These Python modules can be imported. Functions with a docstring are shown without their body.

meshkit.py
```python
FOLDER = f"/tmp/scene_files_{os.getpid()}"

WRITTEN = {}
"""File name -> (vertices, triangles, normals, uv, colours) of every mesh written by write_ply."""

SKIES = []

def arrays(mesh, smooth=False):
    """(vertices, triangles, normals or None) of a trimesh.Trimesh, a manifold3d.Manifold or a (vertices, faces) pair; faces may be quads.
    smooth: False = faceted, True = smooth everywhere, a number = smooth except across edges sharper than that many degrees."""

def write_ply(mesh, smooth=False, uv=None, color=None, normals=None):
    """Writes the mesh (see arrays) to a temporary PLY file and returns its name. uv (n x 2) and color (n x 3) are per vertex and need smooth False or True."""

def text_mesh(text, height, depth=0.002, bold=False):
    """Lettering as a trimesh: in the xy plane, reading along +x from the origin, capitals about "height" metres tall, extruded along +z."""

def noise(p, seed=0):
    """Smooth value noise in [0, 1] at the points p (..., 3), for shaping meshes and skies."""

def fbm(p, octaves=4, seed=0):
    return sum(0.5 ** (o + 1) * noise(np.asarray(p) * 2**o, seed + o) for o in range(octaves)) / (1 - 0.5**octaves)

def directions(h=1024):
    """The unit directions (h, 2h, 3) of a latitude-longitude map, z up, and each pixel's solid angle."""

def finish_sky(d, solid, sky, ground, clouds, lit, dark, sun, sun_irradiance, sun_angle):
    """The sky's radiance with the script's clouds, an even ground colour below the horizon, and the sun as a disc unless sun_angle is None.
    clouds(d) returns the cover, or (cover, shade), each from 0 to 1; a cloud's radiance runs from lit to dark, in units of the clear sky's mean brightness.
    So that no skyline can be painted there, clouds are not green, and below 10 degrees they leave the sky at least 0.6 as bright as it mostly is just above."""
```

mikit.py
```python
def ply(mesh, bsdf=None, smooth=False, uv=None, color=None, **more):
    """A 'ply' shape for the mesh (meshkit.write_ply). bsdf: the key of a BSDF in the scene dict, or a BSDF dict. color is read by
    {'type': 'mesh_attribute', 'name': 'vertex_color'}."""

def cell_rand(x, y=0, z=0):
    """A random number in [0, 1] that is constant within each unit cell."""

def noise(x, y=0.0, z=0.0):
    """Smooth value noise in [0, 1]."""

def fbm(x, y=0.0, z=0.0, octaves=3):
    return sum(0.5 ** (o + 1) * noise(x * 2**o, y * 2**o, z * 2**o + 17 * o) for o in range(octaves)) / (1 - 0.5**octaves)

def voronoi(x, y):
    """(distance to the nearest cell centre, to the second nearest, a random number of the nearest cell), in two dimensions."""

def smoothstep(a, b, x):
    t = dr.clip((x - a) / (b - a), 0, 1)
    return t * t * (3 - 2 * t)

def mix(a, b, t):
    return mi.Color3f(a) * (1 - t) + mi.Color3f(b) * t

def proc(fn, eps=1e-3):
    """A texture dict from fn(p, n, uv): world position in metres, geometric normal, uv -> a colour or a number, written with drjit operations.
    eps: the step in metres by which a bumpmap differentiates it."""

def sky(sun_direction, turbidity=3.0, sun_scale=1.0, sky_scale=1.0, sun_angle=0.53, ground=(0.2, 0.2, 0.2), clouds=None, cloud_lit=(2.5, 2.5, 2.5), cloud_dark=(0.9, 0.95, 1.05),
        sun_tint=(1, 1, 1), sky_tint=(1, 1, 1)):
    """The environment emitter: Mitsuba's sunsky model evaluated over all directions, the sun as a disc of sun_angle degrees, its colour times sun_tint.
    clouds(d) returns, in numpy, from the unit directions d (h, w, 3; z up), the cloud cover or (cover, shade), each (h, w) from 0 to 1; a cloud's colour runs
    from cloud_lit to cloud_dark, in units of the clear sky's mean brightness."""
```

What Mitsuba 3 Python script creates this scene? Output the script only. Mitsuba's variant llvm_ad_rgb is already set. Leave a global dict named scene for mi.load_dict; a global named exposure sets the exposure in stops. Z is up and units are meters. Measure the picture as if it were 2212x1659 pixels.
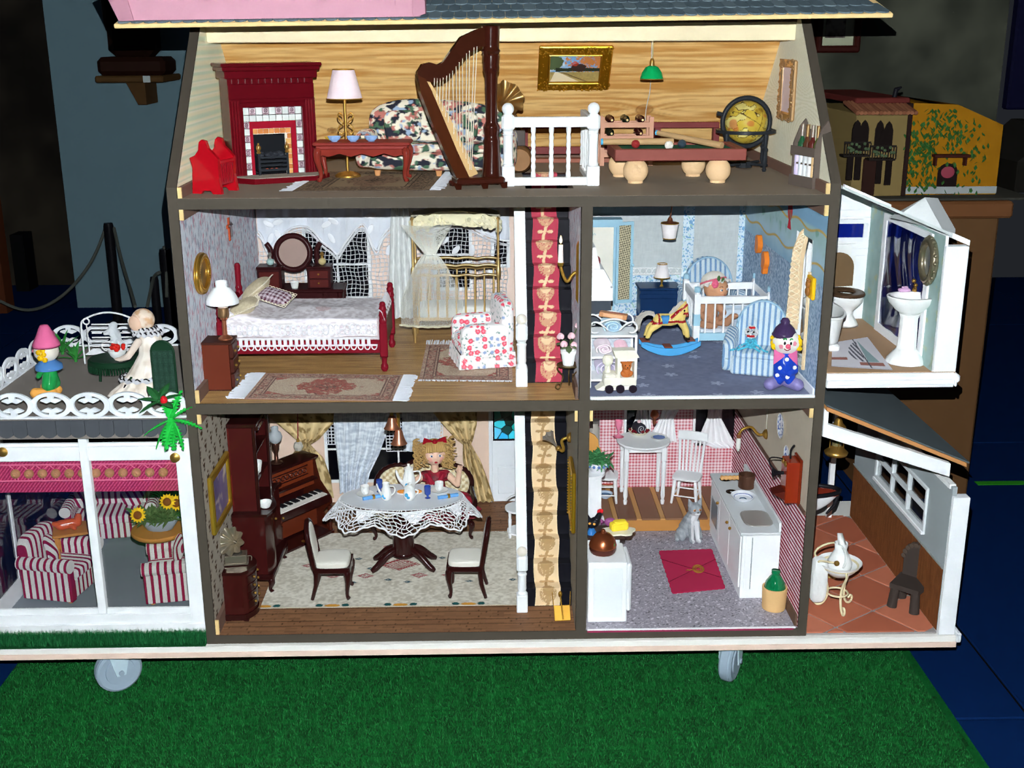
import math,random
import drjit as dr
import numpy as np,trimesh,manifold3d as m3,mitsuba as mi,mikit,meshkit
from shapely.geometry import Polygon
scene,labels={'type':'scene'},{}
V=np.array
# ---- camera -------------------------------------------------------------------------------------------------
FPX,PITCH,YAW,ROLL,EYE=2498.64,0.2944,0.0193,0.0041,V([0.3611,-1.3103,0.7366])
def _axes():
 cp,sp,cy,sy,cr,sr=math.cos(PITCH),math.sin(PITCH),math.cos(YAW),math.sin(YAW),math.cos(ROLL),math.sin(ROLL)
 F,R=V([sy*cp,cy*cp,-sp]),V([cy,-sy,0]);D=np.cross(F,R)
 return V([cr*R+sr*D,-sr*R+cr*D,F])
AX=_axes()
T4=mi.ScalarTransform4f
scene['camera']={'type':'perspective','fov':math.degrees(2*math.atan(1106/FPX)),'fov_axis':'x','near_clip':0.05,'far_clip':50.0,
 'to_world':T4().look_at(origin=EYE.tolist(),target=(EYE+AX[2]).tolist(),up=(-AX[1]).tolist())}
# ---- light: the camera's flash a little above the lens, and the dim room ---------------------------------------
exposure=0.75
scene['flash']={'type':'point','position':[0.363,-1.275,0.772],'intensity':{'type':'rgb','value':[6.1,6.5,6.7]}}
scene['room_glow']={'type':'constant','radiance':{'type':'rgb','value':[0.009,0.010,0.012]}}

# ---- helpers -------------------------------------------------------------------------------------------------
def at(px,py,**k):  # where the sight line of a photograph pixel meets a plane x=, y= or z=
 d=AX.T@V([(px-1106)/FPX,(py-829.5)/FPX,1.0]);(a,v),=k.items();i='xyz'.index(a)
 return EYE+d*(v-EYE[i])/d[i]
def lin(h):
 h=h.lstrip('#');c=V([int(h[i:i+2],16)for i in(0,2,4)])/255
 return np.where(c<=.04045,c/12.92,((c+.055)/1.055)**2.4)
_mats={}
def M(h,r=.55,metal=0,spec=.5,coat=0,name='m',sheen=0,trans=0):
 k=(h,r,metal,spec,coat,sheen,trans)
 if k not in _mats:
  key=f'material_{len(_mats):03d}';_mats[k]=key
  col={'type':'mesh_attribute','name':'vertex_color'}if h=='vc' else{'type':'rgb','value':(lin(h)if isinstance(h,str)else V(h)).tolist()}
  if metal==1:metal=.86
  if not metal and not sheen:r,spec=(r,spec*.2)if r>=.25 else(r*.6,spec)
  b={'type':'principled','base_color':col,'roughness':r,'specular':spec}
  if metal:b['metallic']=metal
  if sheen:b['sheen']=sheen
  scene[key]={'type':'twosided','bsdf':b}
 return _mats[k]
def GLASS(tint='#ffffff',thin=True):
 k=('glass',tint,thin)
 if k not in _mats:
  key=f'material_{len(_mats):03d}';_mats[k]=key
  t={'type':'rgb','value':lin(tint).tolist()}
  scene[key]={'type':'thindielectric','specular_transmittance':t}if thin else{'type':'dielectric','int_ior':1.45,'specular_transmittance':t}
 return _mats[k]
GOLD=lambda:M('#d9a94a',.28,1);BRASS=lambda:M('#c79a4c',.3,1);COPPER=lambda:M('#c47a58',.28,1);SILVER=lambda:M('#b9b6ae',.3,1)
WHITE=lambda:M('#e9edee',.4);MAHOG=lambda:M('#3c1314',.2);DARK=lambda:M('#17161a',.4);CERA=lambda:M('#eef0ee',.2,coat=.6)
_names,_cur=set(),{'k':None,'m':np.eye(4)}
def number(n):
 k,i=n,0
 while k in _names:i+=1;k=f'{n}_{i:03d}'
 _names.add(k);return k
def mat4(loc=(0,0,0),rz=0,s=1,rx=0,ry=0):
 m=trimesh.transformations.euler_matrix(math.radians(rx),math.radians(ry),math.radians(rz),'sxyz');m[:3,:3]*=s;m[:3,3]=loc;return m
def T(name,label,cat,group=None,loc=(0,0,0),rz=0,s=1,rx=0,ry=0,kind=None,m=None):
 k=number(name);labels[k]={'label':label,'category':cat}
 if group:labels[k]['group']=group
 if kind:labels[k]['kind']=kind
 _cur.update(k=k,m=m if m is not None else mat4(loc,rz,s,rx,ry));return k
def put(key,mesh,mat,smooth=30,color=None,m=None,**kw):
 if hasattr(mesh,'to_mesh'):
  q=mesh.to_mesh();mesh=trimesh.Trimesh(q.vert_properties[:,:3],q.tri_verts,process=False)
 elif isinstance(mesh,tuple):mesh,color=mesh
 if m is not None:mesh=mesh.copy();mesh.apply_transform(m)
 if color is not None and smooth not in(True,False):smooth=True
 if color is not None:color=np.clip(color,0,1)
 scene[key]=mikit.ply(mesh,mat,smooth,color=color,**kw)
def P(name,mesh,mat,smooth=30,parent=None,label=None,color=None,kind=None,**kw):
 k=number((parent or _cur['k'])+'__'+name)
 put(k,mesh,mat,smooth,color,_cur['m'],**kw)
 if label:labels.setdefault(k,{})['label']=label
 if kind:labels.setdefault(k,{})['kind']=kind
 return k
def P0(mesh,mat,smooth=30,color=None,**kw):put(_cur['k'],mesh,mat,smooth,color,_cur['m'],**kw)  # the thing's own mesh
def S(name,mesh,mat,smooth=30,label=None,color=None,parent=None):  # the setting
 k=number((parent+'__' if parent else '')+name);put(k,mesh,mat,smooth,color)
 if not parent:labels[k]={'kind':'structure'}
 if label:labels.setdefault(k,{})['label']=label
 return k
cat=lambda*a:trimesh.util.concatenate([x for y in a for x in(y if isinstance(y,(list,tuple))else[y])])
def mv(m,loc=(0,0,0),rz=0,s=1,rx=0,ry=0):
 m=m.copy();m.apply_transform(mat4(loc,rz,1 if np.ndim(s)else s,rx,ry)@(np.diag([*s,1])if np.ndim(s)else np.eye(4)));return m
def hull(p):return trimesh.convex.convex_hull(np.asarray(p,float))
def box(x0,x1,y0,y1,z0,z1,b=0):
 if not b:
  m=trimesh.creation.box(extents=(x1-x0,y1-y0,z1-z0));m.apply_translation(((x0+x1)/2,(y0+y1)/2,(z0+z1)/2));return m
 p=[]
 for x,sx in((x0,1),(x1,-1)):
  for y,sy in((y0,1),(y1,-1)):
   for z,sz in((z0,1),(z1,-1)):p+=[(x,y+sy*b,z+sz*b),(x+sx*b,y,z+sz*b),(x+sx*b,y+sy*b,z)]
 return hull(p)
def cbox(c,e,b=0):return box(c[0]-e[0]/2,c[0]+e[0]/2,c[1]-e[1]/2,c[1]+e[1]/2,c[2]-e[2]/2,c[2]+e[2]/2,b)
def lathe(prof,n=20,loc=(0,0,0),a0=0,sx=1,sy=1):  # prof: (radius, z); radius 0 closes
 p=V(prof,);t=np.arange(n)/n*2*np.pi+a0
 v=np.stack([np.outer(p[:,0],np.cos(t))*sx+loc[0],np.outer(p[:,0],np.sin(t))*sy+loc[1],np.repeat(p[:,1:2],n,1)+loc[2]],-1).reshape(-1,3)
 i,j=np.meshgrid(np.arange(len(p)-1),np.arange(n),indexing='ij');a,b=i*n+j,i*n+(j+1)%n
 f=np.stack([a,b,b+n,a+n],-1).reshape(-1,4);f=np.vstack([f[:,:3],f[:,[0,2,3]]])
 return trimesh.Trimesh(v,f,process=True)
def cyl(p0,p1,r0,r1=None,n=12):
 p0,p1=V(p0,float),V(p1,float);L=np.linalg.norm(p1-p0);r1=r0 if r1 is None else r1
 m=lathe([(0,0),(r0,0),(r1,L),(0,L)],n);m.apply_transform(trimesh.geometry.align_vectors([0,0,1],(p1-p0)/L));m.apply_translation(p0);return m
def spline(pts,n=40,closed=False):
 from scipy.interpolate import CubicSpline
 p=V(pts,float)
 if closed:p=np.vstack([p,p[:1]])
 d=np.r_[0,np.cumsum(np.maximum(np.linalg.norm(np.diff(p,axis=0),axis=1),1e-9)**.5)]
 q=CubicSpline(d,p,bc_type='periodic' if closed else 'natural')(np.linspace(0,d[-1],n+1 if closed else n));return q[:-1]if closed else q
def tube(pts,r,n=8,closed=False,flat=1):
 p=V(pts,float);N=len(p);r=np.broadcast_to(r,N)
 t=np.roll(p,-1,0)-np.roll(p,1,0)if closed else np.gradient(p,axis=0)
 t/=np.maximum(np.linalg.norm(t,axis=1,keepdims=True),1e-12);u=np.cross(t[0],[0,0,1]if abs(t[0][2])<.9 else[0,1,0]);U=[]
 for k in range(N):u=u-t[k]*(u@t[k]);u/=np.linalg.norm(u);U.append(u)
 U=V(U);W=np.cross(t,U);a=np.arange(n)/n*2*np.pi
 v=(p[:,None]+r[:,None,None]*(np.cos(a)[None,:,None]*U[:,None]+flat*np.sin(a)[None,:,None]*W[:,None])).reshape(-1,3)
 i,j=np.meshgrid(np.arange(N if closed else N-1),np.arange(n),indexing='ij');A,B=i*n+j,i*n+(j+1)%n;C,D=(A+n)%(N*n),(B+n)%(N*n)
 f=np.vstack([np.stack([A,B,D],-1).reshape(-1,3),np.stack([A,D,C],-1).reshape(-1,3)])
 if not closed:
  v=np.vstack([v,p[0],p[-1]]);k=np.arange(n);e=N*n
  f=np.vstack([f,np.stack([(k+1)%n,k,k*0+e],1),np.stack([(N-1)*n+k,(N-1)*n+(k+1)%n,k*0+e+1],1)])
 return trimesh.Trimesh(v,f,process=False)
def ball(c,r,n=2):
 m=trimesh.creation.icosphere(subdivisions=n);m.apply_scale(r);m.apply_translation(c);return m
def torus(R,r,n=24,k=8,c=(0,0,0)):a=np.arange(n)/n*2*np.pi;return tube(np.stack([R*np.cos(a)+c[0],R*np.sin(a)+c[1],a*0+c[2]],1),r,k,True)
def prism(poly,a,b,axis='y',holes=()):  # 'y': (x,z) extruded along y; 'x': (y,z) along x; 'z': (x,y) along z
 m=trimesh.creation.extrude_polygon(poly if isinstance(poly,Polygon)else Polygon(poly,holes),b-a);v=m.vertices.copy();v[:,2]+=a
 m=trimesh.Trimesh(v[:,[0,2,1]]if axis=='y' else v[:,[2,0,1]]if axis=='x' else v,m.faces,process=False)
 if axis=='y':m.faces=m.faces[:,::-1]
 return m
def gridmesh(fn,nu,nv,closed_u=False):  # fn(u, v in 0..1) -> x, y, z arrays
 u,v=np.meshgrid(np.arange(nu)/(nu if closed_u else nu-1),np.linspace(0,1,nv),indexing='ij')
 p=np.stack(np.broadcast_arrays(*fn(u,v),u)[:3],-1).reshape(-1,3)
 i,j=np.meshgrid(np.arange(nu if closed_u else nu-1),np.arange(nv-1),indexing='ij');a,b=i*nv+j,(i+1)%nu*nv+j
 return trimesh.Trimesh(p,np.vstack([np.stack([a,b,b+1],-1).reshape(-1,3),np.stack([a,b+1,a+1],-1).reshape(-1,3)]),process=False),u.ravel(),v.ravel()
def sheet(o,U,W,nu,nv,colf=None,h=None):  # a parallelogram as a grid; colf(s, t in metres) -> linear colours; h(s, t) -> height along the normal
 o,U,W=V(o,float),V(U,float),V(W,float);N=np.cross(U,W);N/=np.linalg.norm(N);lu,lw=np.linalg.norm(U),np.linalg.norm(W)
 def fn(u,v):
  p=o+u[...,None]*U+v[...,None]*W
  if h:p=p+np.asarray(h(u*lu,v*lw))[...,None]*N
  return p[...,0],p[...,1],p[...,2]
 m,u,v=gridmesh(fn,nu,nv)
 return(m,colf(u*lu,v*lw))if colf else m
def nz(x,y,s=1,seed=0,oct=2):return meshkit.fbm(np.stack([x*s,y*s,x*0+seed*7.3],-1),oct,seed)
def mixc(a,b,t):t=np.clip(np.asarray(t,float),0,1)[...,None];return np.asarray(a)*(1-t)+np.asarray(b)*t
def ss(a,b,x):t=np.clip((x-a)/(b-a),0,1);return t*t*(3-2*t)
def sofa_cushion(x0,x1,y0,y1,z0,z1,p=4,n=22):
 c,e=V([x0+x1,y0+y1,z0+z1])/2,V([x1-x0,y1-y0,z1-z0])/2
 m=trimesh.creation.icosphere(subdivisions=3);d=m.vertices
 m.vertices=d/((np.abs(d)**p).sum(1,keepdims=True)**(1/p))*e+c;return m
def skel(bones,res,it=8):  # bones: [(p0, r0, p1, r1)]: hulls joined to one smooth body
 mm=m3.Manifold()
 for p0,r0,p1,r1 in bones:
  q=[ball(p,r,1).vertices for p,r in((p0,r0),(p1,r1))];mm+=m3.Manifold.hull_points(np.vstack(q))
 q=mm.refine_to_length(res).to_mesh();t=trimesh.Trimesh(q.vert_properties[:,:3],q.tri_verts)
 trimesh.smoothing.filter_taubin(t,iterations=it);return t
def paint(m,*rules,base):  # vertex colours by rules (mask function of vertices, colour)
 v=m.vertices;c=np.tile(lin(base)if isinstance(base,str)else base,(len(v),1)).astype(float)
 for f,h in rules:k=f(v);c[k]=lin(h)
 return c
_mats['stripe']='stripe_cloth'
def _stripe(p,n,uv):  # woven stripes: uv.x counts stripes, uv.y picks red or blue
 a=uv.x-dr.floor(uv.x);k=mikit.smoothstep(.0,.05,a)*(1-mikit.smoothstep(.40,.45,a));q=1-.18*mikit.noise(p.x*1800,p.y*1800,p.z*1800)
 red,blue=mikit.mix(lin('#dcd8d4').tolist(),lin('#86143c').tolist(),k),mikit.mix(lin('#c6d6de').tolist(),lin('#6a8fb4').tolist(),k);return dr.select(uv.y<.5,red,blue)*q
scene['stripe_cloth']={'type':'twosided','bsdf':{'type':'principled','base_color':mikit.proc(_stripe),'roughness':.85,'specular':.3}}
def PS(name,mesh,a,blue=0,period=.0092,smooth=True,m=None):  # a striped part: stripes counted along the vector a
 t=mesh.vertices@V(a)/period;k=number(_cur['k']+'__'+name);q=mesh.copy();q.apply_transform(_cur['m']if m is None else _cur['m']@m);scene[k]=mikit.ply(q,'stripe_cloth',smooth,uv=np.stack([t,t*0+blue],1));return k
def near(p,r):p=V(p);return lambda v:np.linalg.norm(v-p,axis=1)<r
def taper_leaf(L,w,bend=.3,n=5):  # a leaf in x-z, root at the origin
 t=np.linspace(0,1,n);wd=w*np.sin(np.pi*np.clip(t*.9+.08,0,1))/2;wd[-1]=0
 top=np.stack([t*L,wd,-bend*L*t*t],1);bot=np.stack([t*L,-wd,-bend*L*t*t],1);mid=np.stack([t*L,wd*0,-bend*L*t*t+wd*.3],1)
 v=np.vstack([top,mid,bot]);f=[]
 for i in range(n-1):
  for a in(0,n):f+=[[a+i,a+i+1,a+n+i+1],[a+i,a+n+i+1,a+n+i]]
 return trimesh.Trimesh(v,f,process=False)
D,XL,XC,XD,XR,W=.43,.0111,.466,.4785,.7489,.76  # depth of the house; inner faces of its walls; its width
F1,F2,F3,C1,C2=.0115,.318,.56,.305,.548  # floors and ceilings
ZT,ZF=-.0752,-.080  # turf and museum floor
# ======== the museum room =====================================================================================
VC=lambda r=.7,**k:M('vc',r,**k)
S('floor',box(-3.5,4.5,-1.2,2.62,ZF-.02,ZF-.004),M('#05060a',.9))
for i,x in enumerate(np.arange(-2.972,3.1,1.0)):  # dark blue rubber tiles
 for j,y in enumerate(np.arange(-1.069,2.5,1.0)):
  S('tile',box(x+.002,x+.998,y+.002,min(y+.998,2.6),ZF-.004,ZF,.0012),M('#06204a',.8,spec=.15),False,parent='floor')
def plaster(a,b,s,seed):return lambda u,v:mixc(lin(a),lin(b),ss(.25,.75,nz(u,v,s,seed,4)))
S('wall_back',sheet((-3,2.6,ZF),(2.7,0,0),(0,0,2.6),140,140,plaster('#1d1a17','#403a30',6,1)),VC(.9))
S('wall_right',sheet((.62,1.35,ZF),(at(2168,120,y=1.35)[0]-.62,0,0),(0,0,1.9),110,130,plaster('#33362e','#5c5e50',9,2)),VC(.9))
px=at(190,650,z=ZF)[0]
S('wall_panel',box(px,.75,2.25,2.3,ZF,2.0),M('#75929c',.8))
S('trim_1',box(at(4,600,y=2.2)[0]-.02,at(26,600,y=2.2)[0]-.02,2.18,2.24,ZF,at(20,118,y=2.2)[2]),M('#5a2f1a',.7))
S('trim_2',box(at(27,560,y=2.5)[0],at(55,560,y=2.5)[0],2.5,2.58,ZF,at(30,508,y=2.5)[2]),M('#0c0c0e',.8))
# dark hanging blue screens beside the right wall
T('exhibit_screen','dark navy hanging screen panel at the end of the stone wall','screen')
q=at(2166,236,y=1.3);P0(box(q[0],q[0]+.4,1.28,1.31,q[2],q[2]+.8,.004),M('#0b0b2a',.7))
# bracket shelf on the wall panel, with a dark carved figure
yb=2.25
T('bracket_shelf','brown wooden bracket shelf on the grey wall panel holding a dark carving','shelf')
a,b=at(229,171,y=yb-.1),at(372,166,y=yb-.1);P('board',box(a[0],b[0],yb-.2,yb,a[2]-.006,a[2]+.012,.004),M('#5c4326',.7))
c,d,e=at(285,176,y=yb-.06),at(325,176,y=yb-.06),at(325,222,y=yb-.02)
P('bracket',prism([(c[0],c[2]),(d[0],d[2]),(d[0],e[2]),(c[0]+.03,e[2])],yb-.12,yb,'y'),M('#5a4024',.7))
P('tag',box(b[0]-.055,b[0]-.035,yb-.203,yb-.2,a[2]-.006,a[2]+.012),M('#c8d4d2',.6))
T('carving','dark brown carved figure standing on the bracket shelf','carving')
x0=(c[0]+d[0])/2+.01;zb=a[2]+.012
P('foot',box(x0-.1,x0+.09,yb-.17,yb-.03,zb,zb+.05,.012),M('#2c160e',.6))
P0(cat(box(x0-.07,x0+.06,yb-.16,yb-.05,zb+.05,zb+.15,.02),skel([((x0-.02,yb-.1,zb+.15),.07,(x0-.01,yb-.1,zb+.27),.085),((x0-.05,yb-.1,zb+.2),.04,(x0-.08,yb-.1,zb+.3),.045),((x0+.05,yb-.1,zb+.2),.04,(x0+.06,yb-.1,zb+.31),.045)],.015)),M('#24120c',.6))
# rope barrier
def barrier(top,bot,w,label):
 g=at(*bot,z=ZF);t=at(*top,y=g[1]);r=w/2/FPX*(g[1]+1.35)
 T('barrier_post',label,'post','posts of the rope barrier');P('pole',lathe([(0,0),(r,0),(r,t[2]-ZF-.01),(r*.85,t[2]-ZF),(0,t[2]-ZF)],16,(g[0],g[1],ZF)),DARK())
 P('foot',lathe([(0,0),(r*3,0),(r*3,.008),(r*1.2,.02),(0,.02)],20,(g[0],g[1],ZF)),DARK());P('hook',mv(torus(r*.5,.003),(g[0],g[1],t[2]-.02),rx=90),DARK());return g[1]
yp=barrier((236,482),(257,705),21,'tall black rope barrier post before the grey wall panel')
yq=barrier((353,538),(372,715),26,'black rope barrier post close to the doll house wall, left of the bedroom')
yr=barrier((338,598),(345,730),18,'short black barrier post, partly behind the one by the house wall')
def rope(pp,label):
 T('barrier_rope',label,'rope','ropes of the barrier');P0(tube(spline([at(x,y,y=yy)for x,y,yy in pp],40),.0045,6),M('#5b5f58',.8))
rope([(226,498,yp),(200,560,yp),(150,625,yp),(100,660,yp),(50,669,yp),(-10,645,yp)],'slack grey barrier rope sagging to the left from the tall post')
rope([(246,492,yp),(262,560,yp-.1),(280,620,yp-.25),(292,662,yp-.4)],'grey barrier rope running down right from the tall post behind the white swing')
rope([(318,662,yr-.2),(328,615,yr-.1),(338,592,yr),(346,588,yr)],'grey barrier rope running down left from the short post')
rope([(354,532,yq),(358,560,yq),(360,642,yq-.05)],'grey rope end hanging down the post by the house wall')
# framed print on the stone wall
T('framed_print','framed print with a cream mat on the dark stone wall at top right','picture')
y=1.31;a,b,c=at(1763,114,y=y),at(1858,114,y=y),at(1775,106,y=y)
P('frame',cat(box(a[0],b[0],y,y+.036,a[2],a[2]+.015,.004),box(a[0],b[0],y,y+.036,a[2]+.225,a[2]+.24,.004),box(a[0],a[0]+.013,y,y+.036,a[2],a[2]+.24,.004),box(b[0]-.013,b[0],y,y+.036,a[2],a[2]+.24,.004)),M('#3a1510',.5))
P('mat',box(a[0]+.01,b[0]-.01,y+.015,y+.03,a[2]+.01,a[2]+.23),M('#b9bda0',.7))
e,g=at(1786,82,y=y),at(1834,20,y=y)
P('print',sheet((e[0],y+.014,e[2]),(g[0]-e[0],0,0),(0,0,g[2]-e[2]),40,50,lambda u,v:mixc(lin('#a09a8c'),lin('#4a3c3a'),ss(.35,.7,nz(u,v,60,5,3)))),VC(.6))
# pedestal and the small yellow house on it
ya=at(2088,1078,z=ZF)[1];xr=at(2088,1078,z=ZF)[0];zt=at(2150,466,y=ya)[2]
T('display_pedestal','brown wooden display pedestal carrying the yellow model house','pedestal')
x1=at(1900,470,y=ya)[0]
P('body',box(x1+.02,xr,ya,ya+.55,ZF,zt,.004),M('#5e4228',.7));
P('top',box(x1-.12,at(2192,440,y=ya-.03)[0],ya-.03,ya+.6,zt,at(2100,436,y=ya-.03)[2],.004),M('#6a4428',.7))
T('floor_tape','thin green line of tape on the blue floor beside the pedestal','tape')
q=at(2110,1046,z=ZF);P0(box(q[0],q[0]+1.1,q[1]-.006,q[1]+.012,ZF+.0002,ZF+.0012),M('#2f8a22',.6))
zt=at(2100,436,y=ya-.03)[2]
Y=ya+.03
def hz(px,py,y=None):q=at(px,py,y=Y if y is None else y);return q[0],q[2]
T('model_house','ochre yellow model house with tiled canopy and balconies on the pedestal','model house')
xl,xm,xw=hz(1832,420)[0],hz(1945,420)[0],hz(2150,420)[0]
tops=[hz(1945,425)[1],hz(1945,222)[1],hz(2070,226)[1],hz(2155,270)[1]]
P('base_board',box(xl-.03,xw+.05,Y-.045,Y+.35,zt,zt+.004,.001),M('#3b3a34',.8))
P('side_wall',prism([(xm,zt+.004),(xw,zt+.004),(xw,tops[3]),(hz(2070,226)[0],tops[2]),(xm,tops[1])],Y,Y+.3,'y'),M('#96640f',.8))
P('stone_strip',box(xm+.004,xw,Y-.003,Y,zt+.006,zt+.018),M('#9aa0a0',.8))
ad=[hz(2020,425),hz(2062,425)];ar=(ad[1][0]-ad[0][0])/2;ac=(ad[0][0]+ad[1][0])/2;zs=hz(2040,372)[1]
arch=lambda r:[(ac-r,zt+.005),(ac+r,zt+.005)]+[(ac+r*math.cos(t),zs+r*.9*math.sin(t))for t in np.linspace(0,np.pi,12)]
P('arched_door',prism(arch(ar),Y-.002,Y+.004,'y'),M('#1a0f10',.5))
P('door_fanlight',ball((ac,Y-.002,zs),(ar*.7,.001,ar*.6)),M('#8a3a48',.5))
P('door_canopy',cat(box(ac-.03,ac+.03,Y-.018,Y,zs+.026,zs+.031,.001),box(ac-.027,ac-.024,Y-.012,Y,zs+.012,zs+.026),box(ac+.024,ac+.027,Y-.012,Y,zs+.012,zs+.026)),M('#3b1a14',.6))
zr=hz(1880,245)[1];zc=hz(1880,222)[1]
P('facade',box(xl,xm-.003,Y-.012,Y+.3,zt+.004,zr,.001),M('#7a6840',.8))
P('corner_post',box(xm-.004,xm+.003,Y-.016,Y+.02,zt+.004,tops[1],.001),M('#241512',.6))
for k,(u,v)in enumerate([(1850,292),(1866,292),(1899,293),(1918,295)]):
 q=hz(u,v,Y-.012);w=.0075;P('window',prism([(q[0]-w,q[1]-.026),(q[0]+w,q[1]-.026),(q[0]+w,q[1]+.01),(q[0]+w*.6,q[1]+.02),(q[0],q[1]+.025),(q[0]-w*.6,q[1]+.02),(q[0]-w,q[1]+.01)],Y-.0145,Y-.010,'y'),M('#17100e',.4))
for u,v in[(1835,362),(1852,362),(1897,370),(1918,373)]:
 q=hz(u,v,Y-.012);P('window',box(q[0]-.0055,q[0]+.0055,Y-.0145,Y-.01,q[1]-.021,q[1]+.021,.001),M('#17100e',.4))
q=hz(1876,382,Y-.012);P('front_door',box(q[0]-.011,q[0]+.011,Y-.015,Y-.01,zt+.005,q[1]+.03,.001),M('#2a1610',.5))
for u,v in[(1850,320),(1905,328)]:
 q=hz(u,v,Y-.03);k=P('balcony',cat(box(q[0]-.022,q[0]+.022,Y-.035,Y-.01,q[1]-.014,q[1]-.011),box(q[0]-.022,q[0]+.022,Y-.035,Y-.033,q[1]+.008,q[1]+.011),*[box(q[0]-.022+i*.0044,q[0]-.0206+i*.0044,Y-.0348,Y-.0334,q[1]-.012,q[1]+.009)for i in range(11)]),M('#1d1714',.5))
 P('balcony_flowers',cat(*[ball((q[0]+random.Random(i).uniform(-.02,.02),Y-.036,q[1]+random.Random(i+9).uniform(-.008,.008)),.0028,1)for i in range(14)]),M('#4a5a40',.8),parent=k)
rf=hz(1828,258,Y-.05)
for i in range(16):
 x=xl-.015+i*(xm-xl+.012)/16;w=(xm-xl+.012)/16
 P('roof_tile',cyl((x+w/2,Y-.055,zr+.004),(x+w/2,Y+.02,zc),w*.52,n=8),M('#8a5a40' if i%3 else '#7a4c36',.8))
P('upper_roof',box(xl+.0,xm+.002,Y+.0,Y+.3,zc-.002,zc+.008,.002),M('#5a2420',.7));q=hz(1946,195)
rg=random.Random(4);iv=[]
for i in range(420):
 t=rg.random();u=1950+t*170+rg.gauss(0,16);v=262+abs(t-.45)*150+rg.gauss(0,26)if rg.random()<.6 else 300+rg.random()*120
 if v>300 and rg.random()<.6:u=1945+rg.random()*70
 x,z=hz(min(max(u,1948),2145),min(max(v,235+max(0,u-2060)*.35),420));iv.append(mv(taper_leaf(.009,.006,.2,3),(x,Y-.003-.008*rg.random(),z),rz=rg.uniform(0,360),ry=rg.uniform(30,140)))
P('ivy',cat(*iv),M('#2f5a28',.7),False,kind='stuff');
P('finial_bird',skel([((q[0]-.003,Y+.02,zc+.008),.004,(q[0]-.001,Y+.02,q[1]),.004),((q[0]-.001,Y+.02,q[1]),.004,(q[0]+.007,Y+.02,q[1]+.004),.0015)],.002),M('#15141a',.5))
T('model_shed','small dark gabled model building right of the yellow model house','model house')
x0=xw+.055;P('walls',box(x0,x0+.12,Y+.05,Y+.2,zt,zt+.06,.001),M('#15130f',.8))
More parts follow.
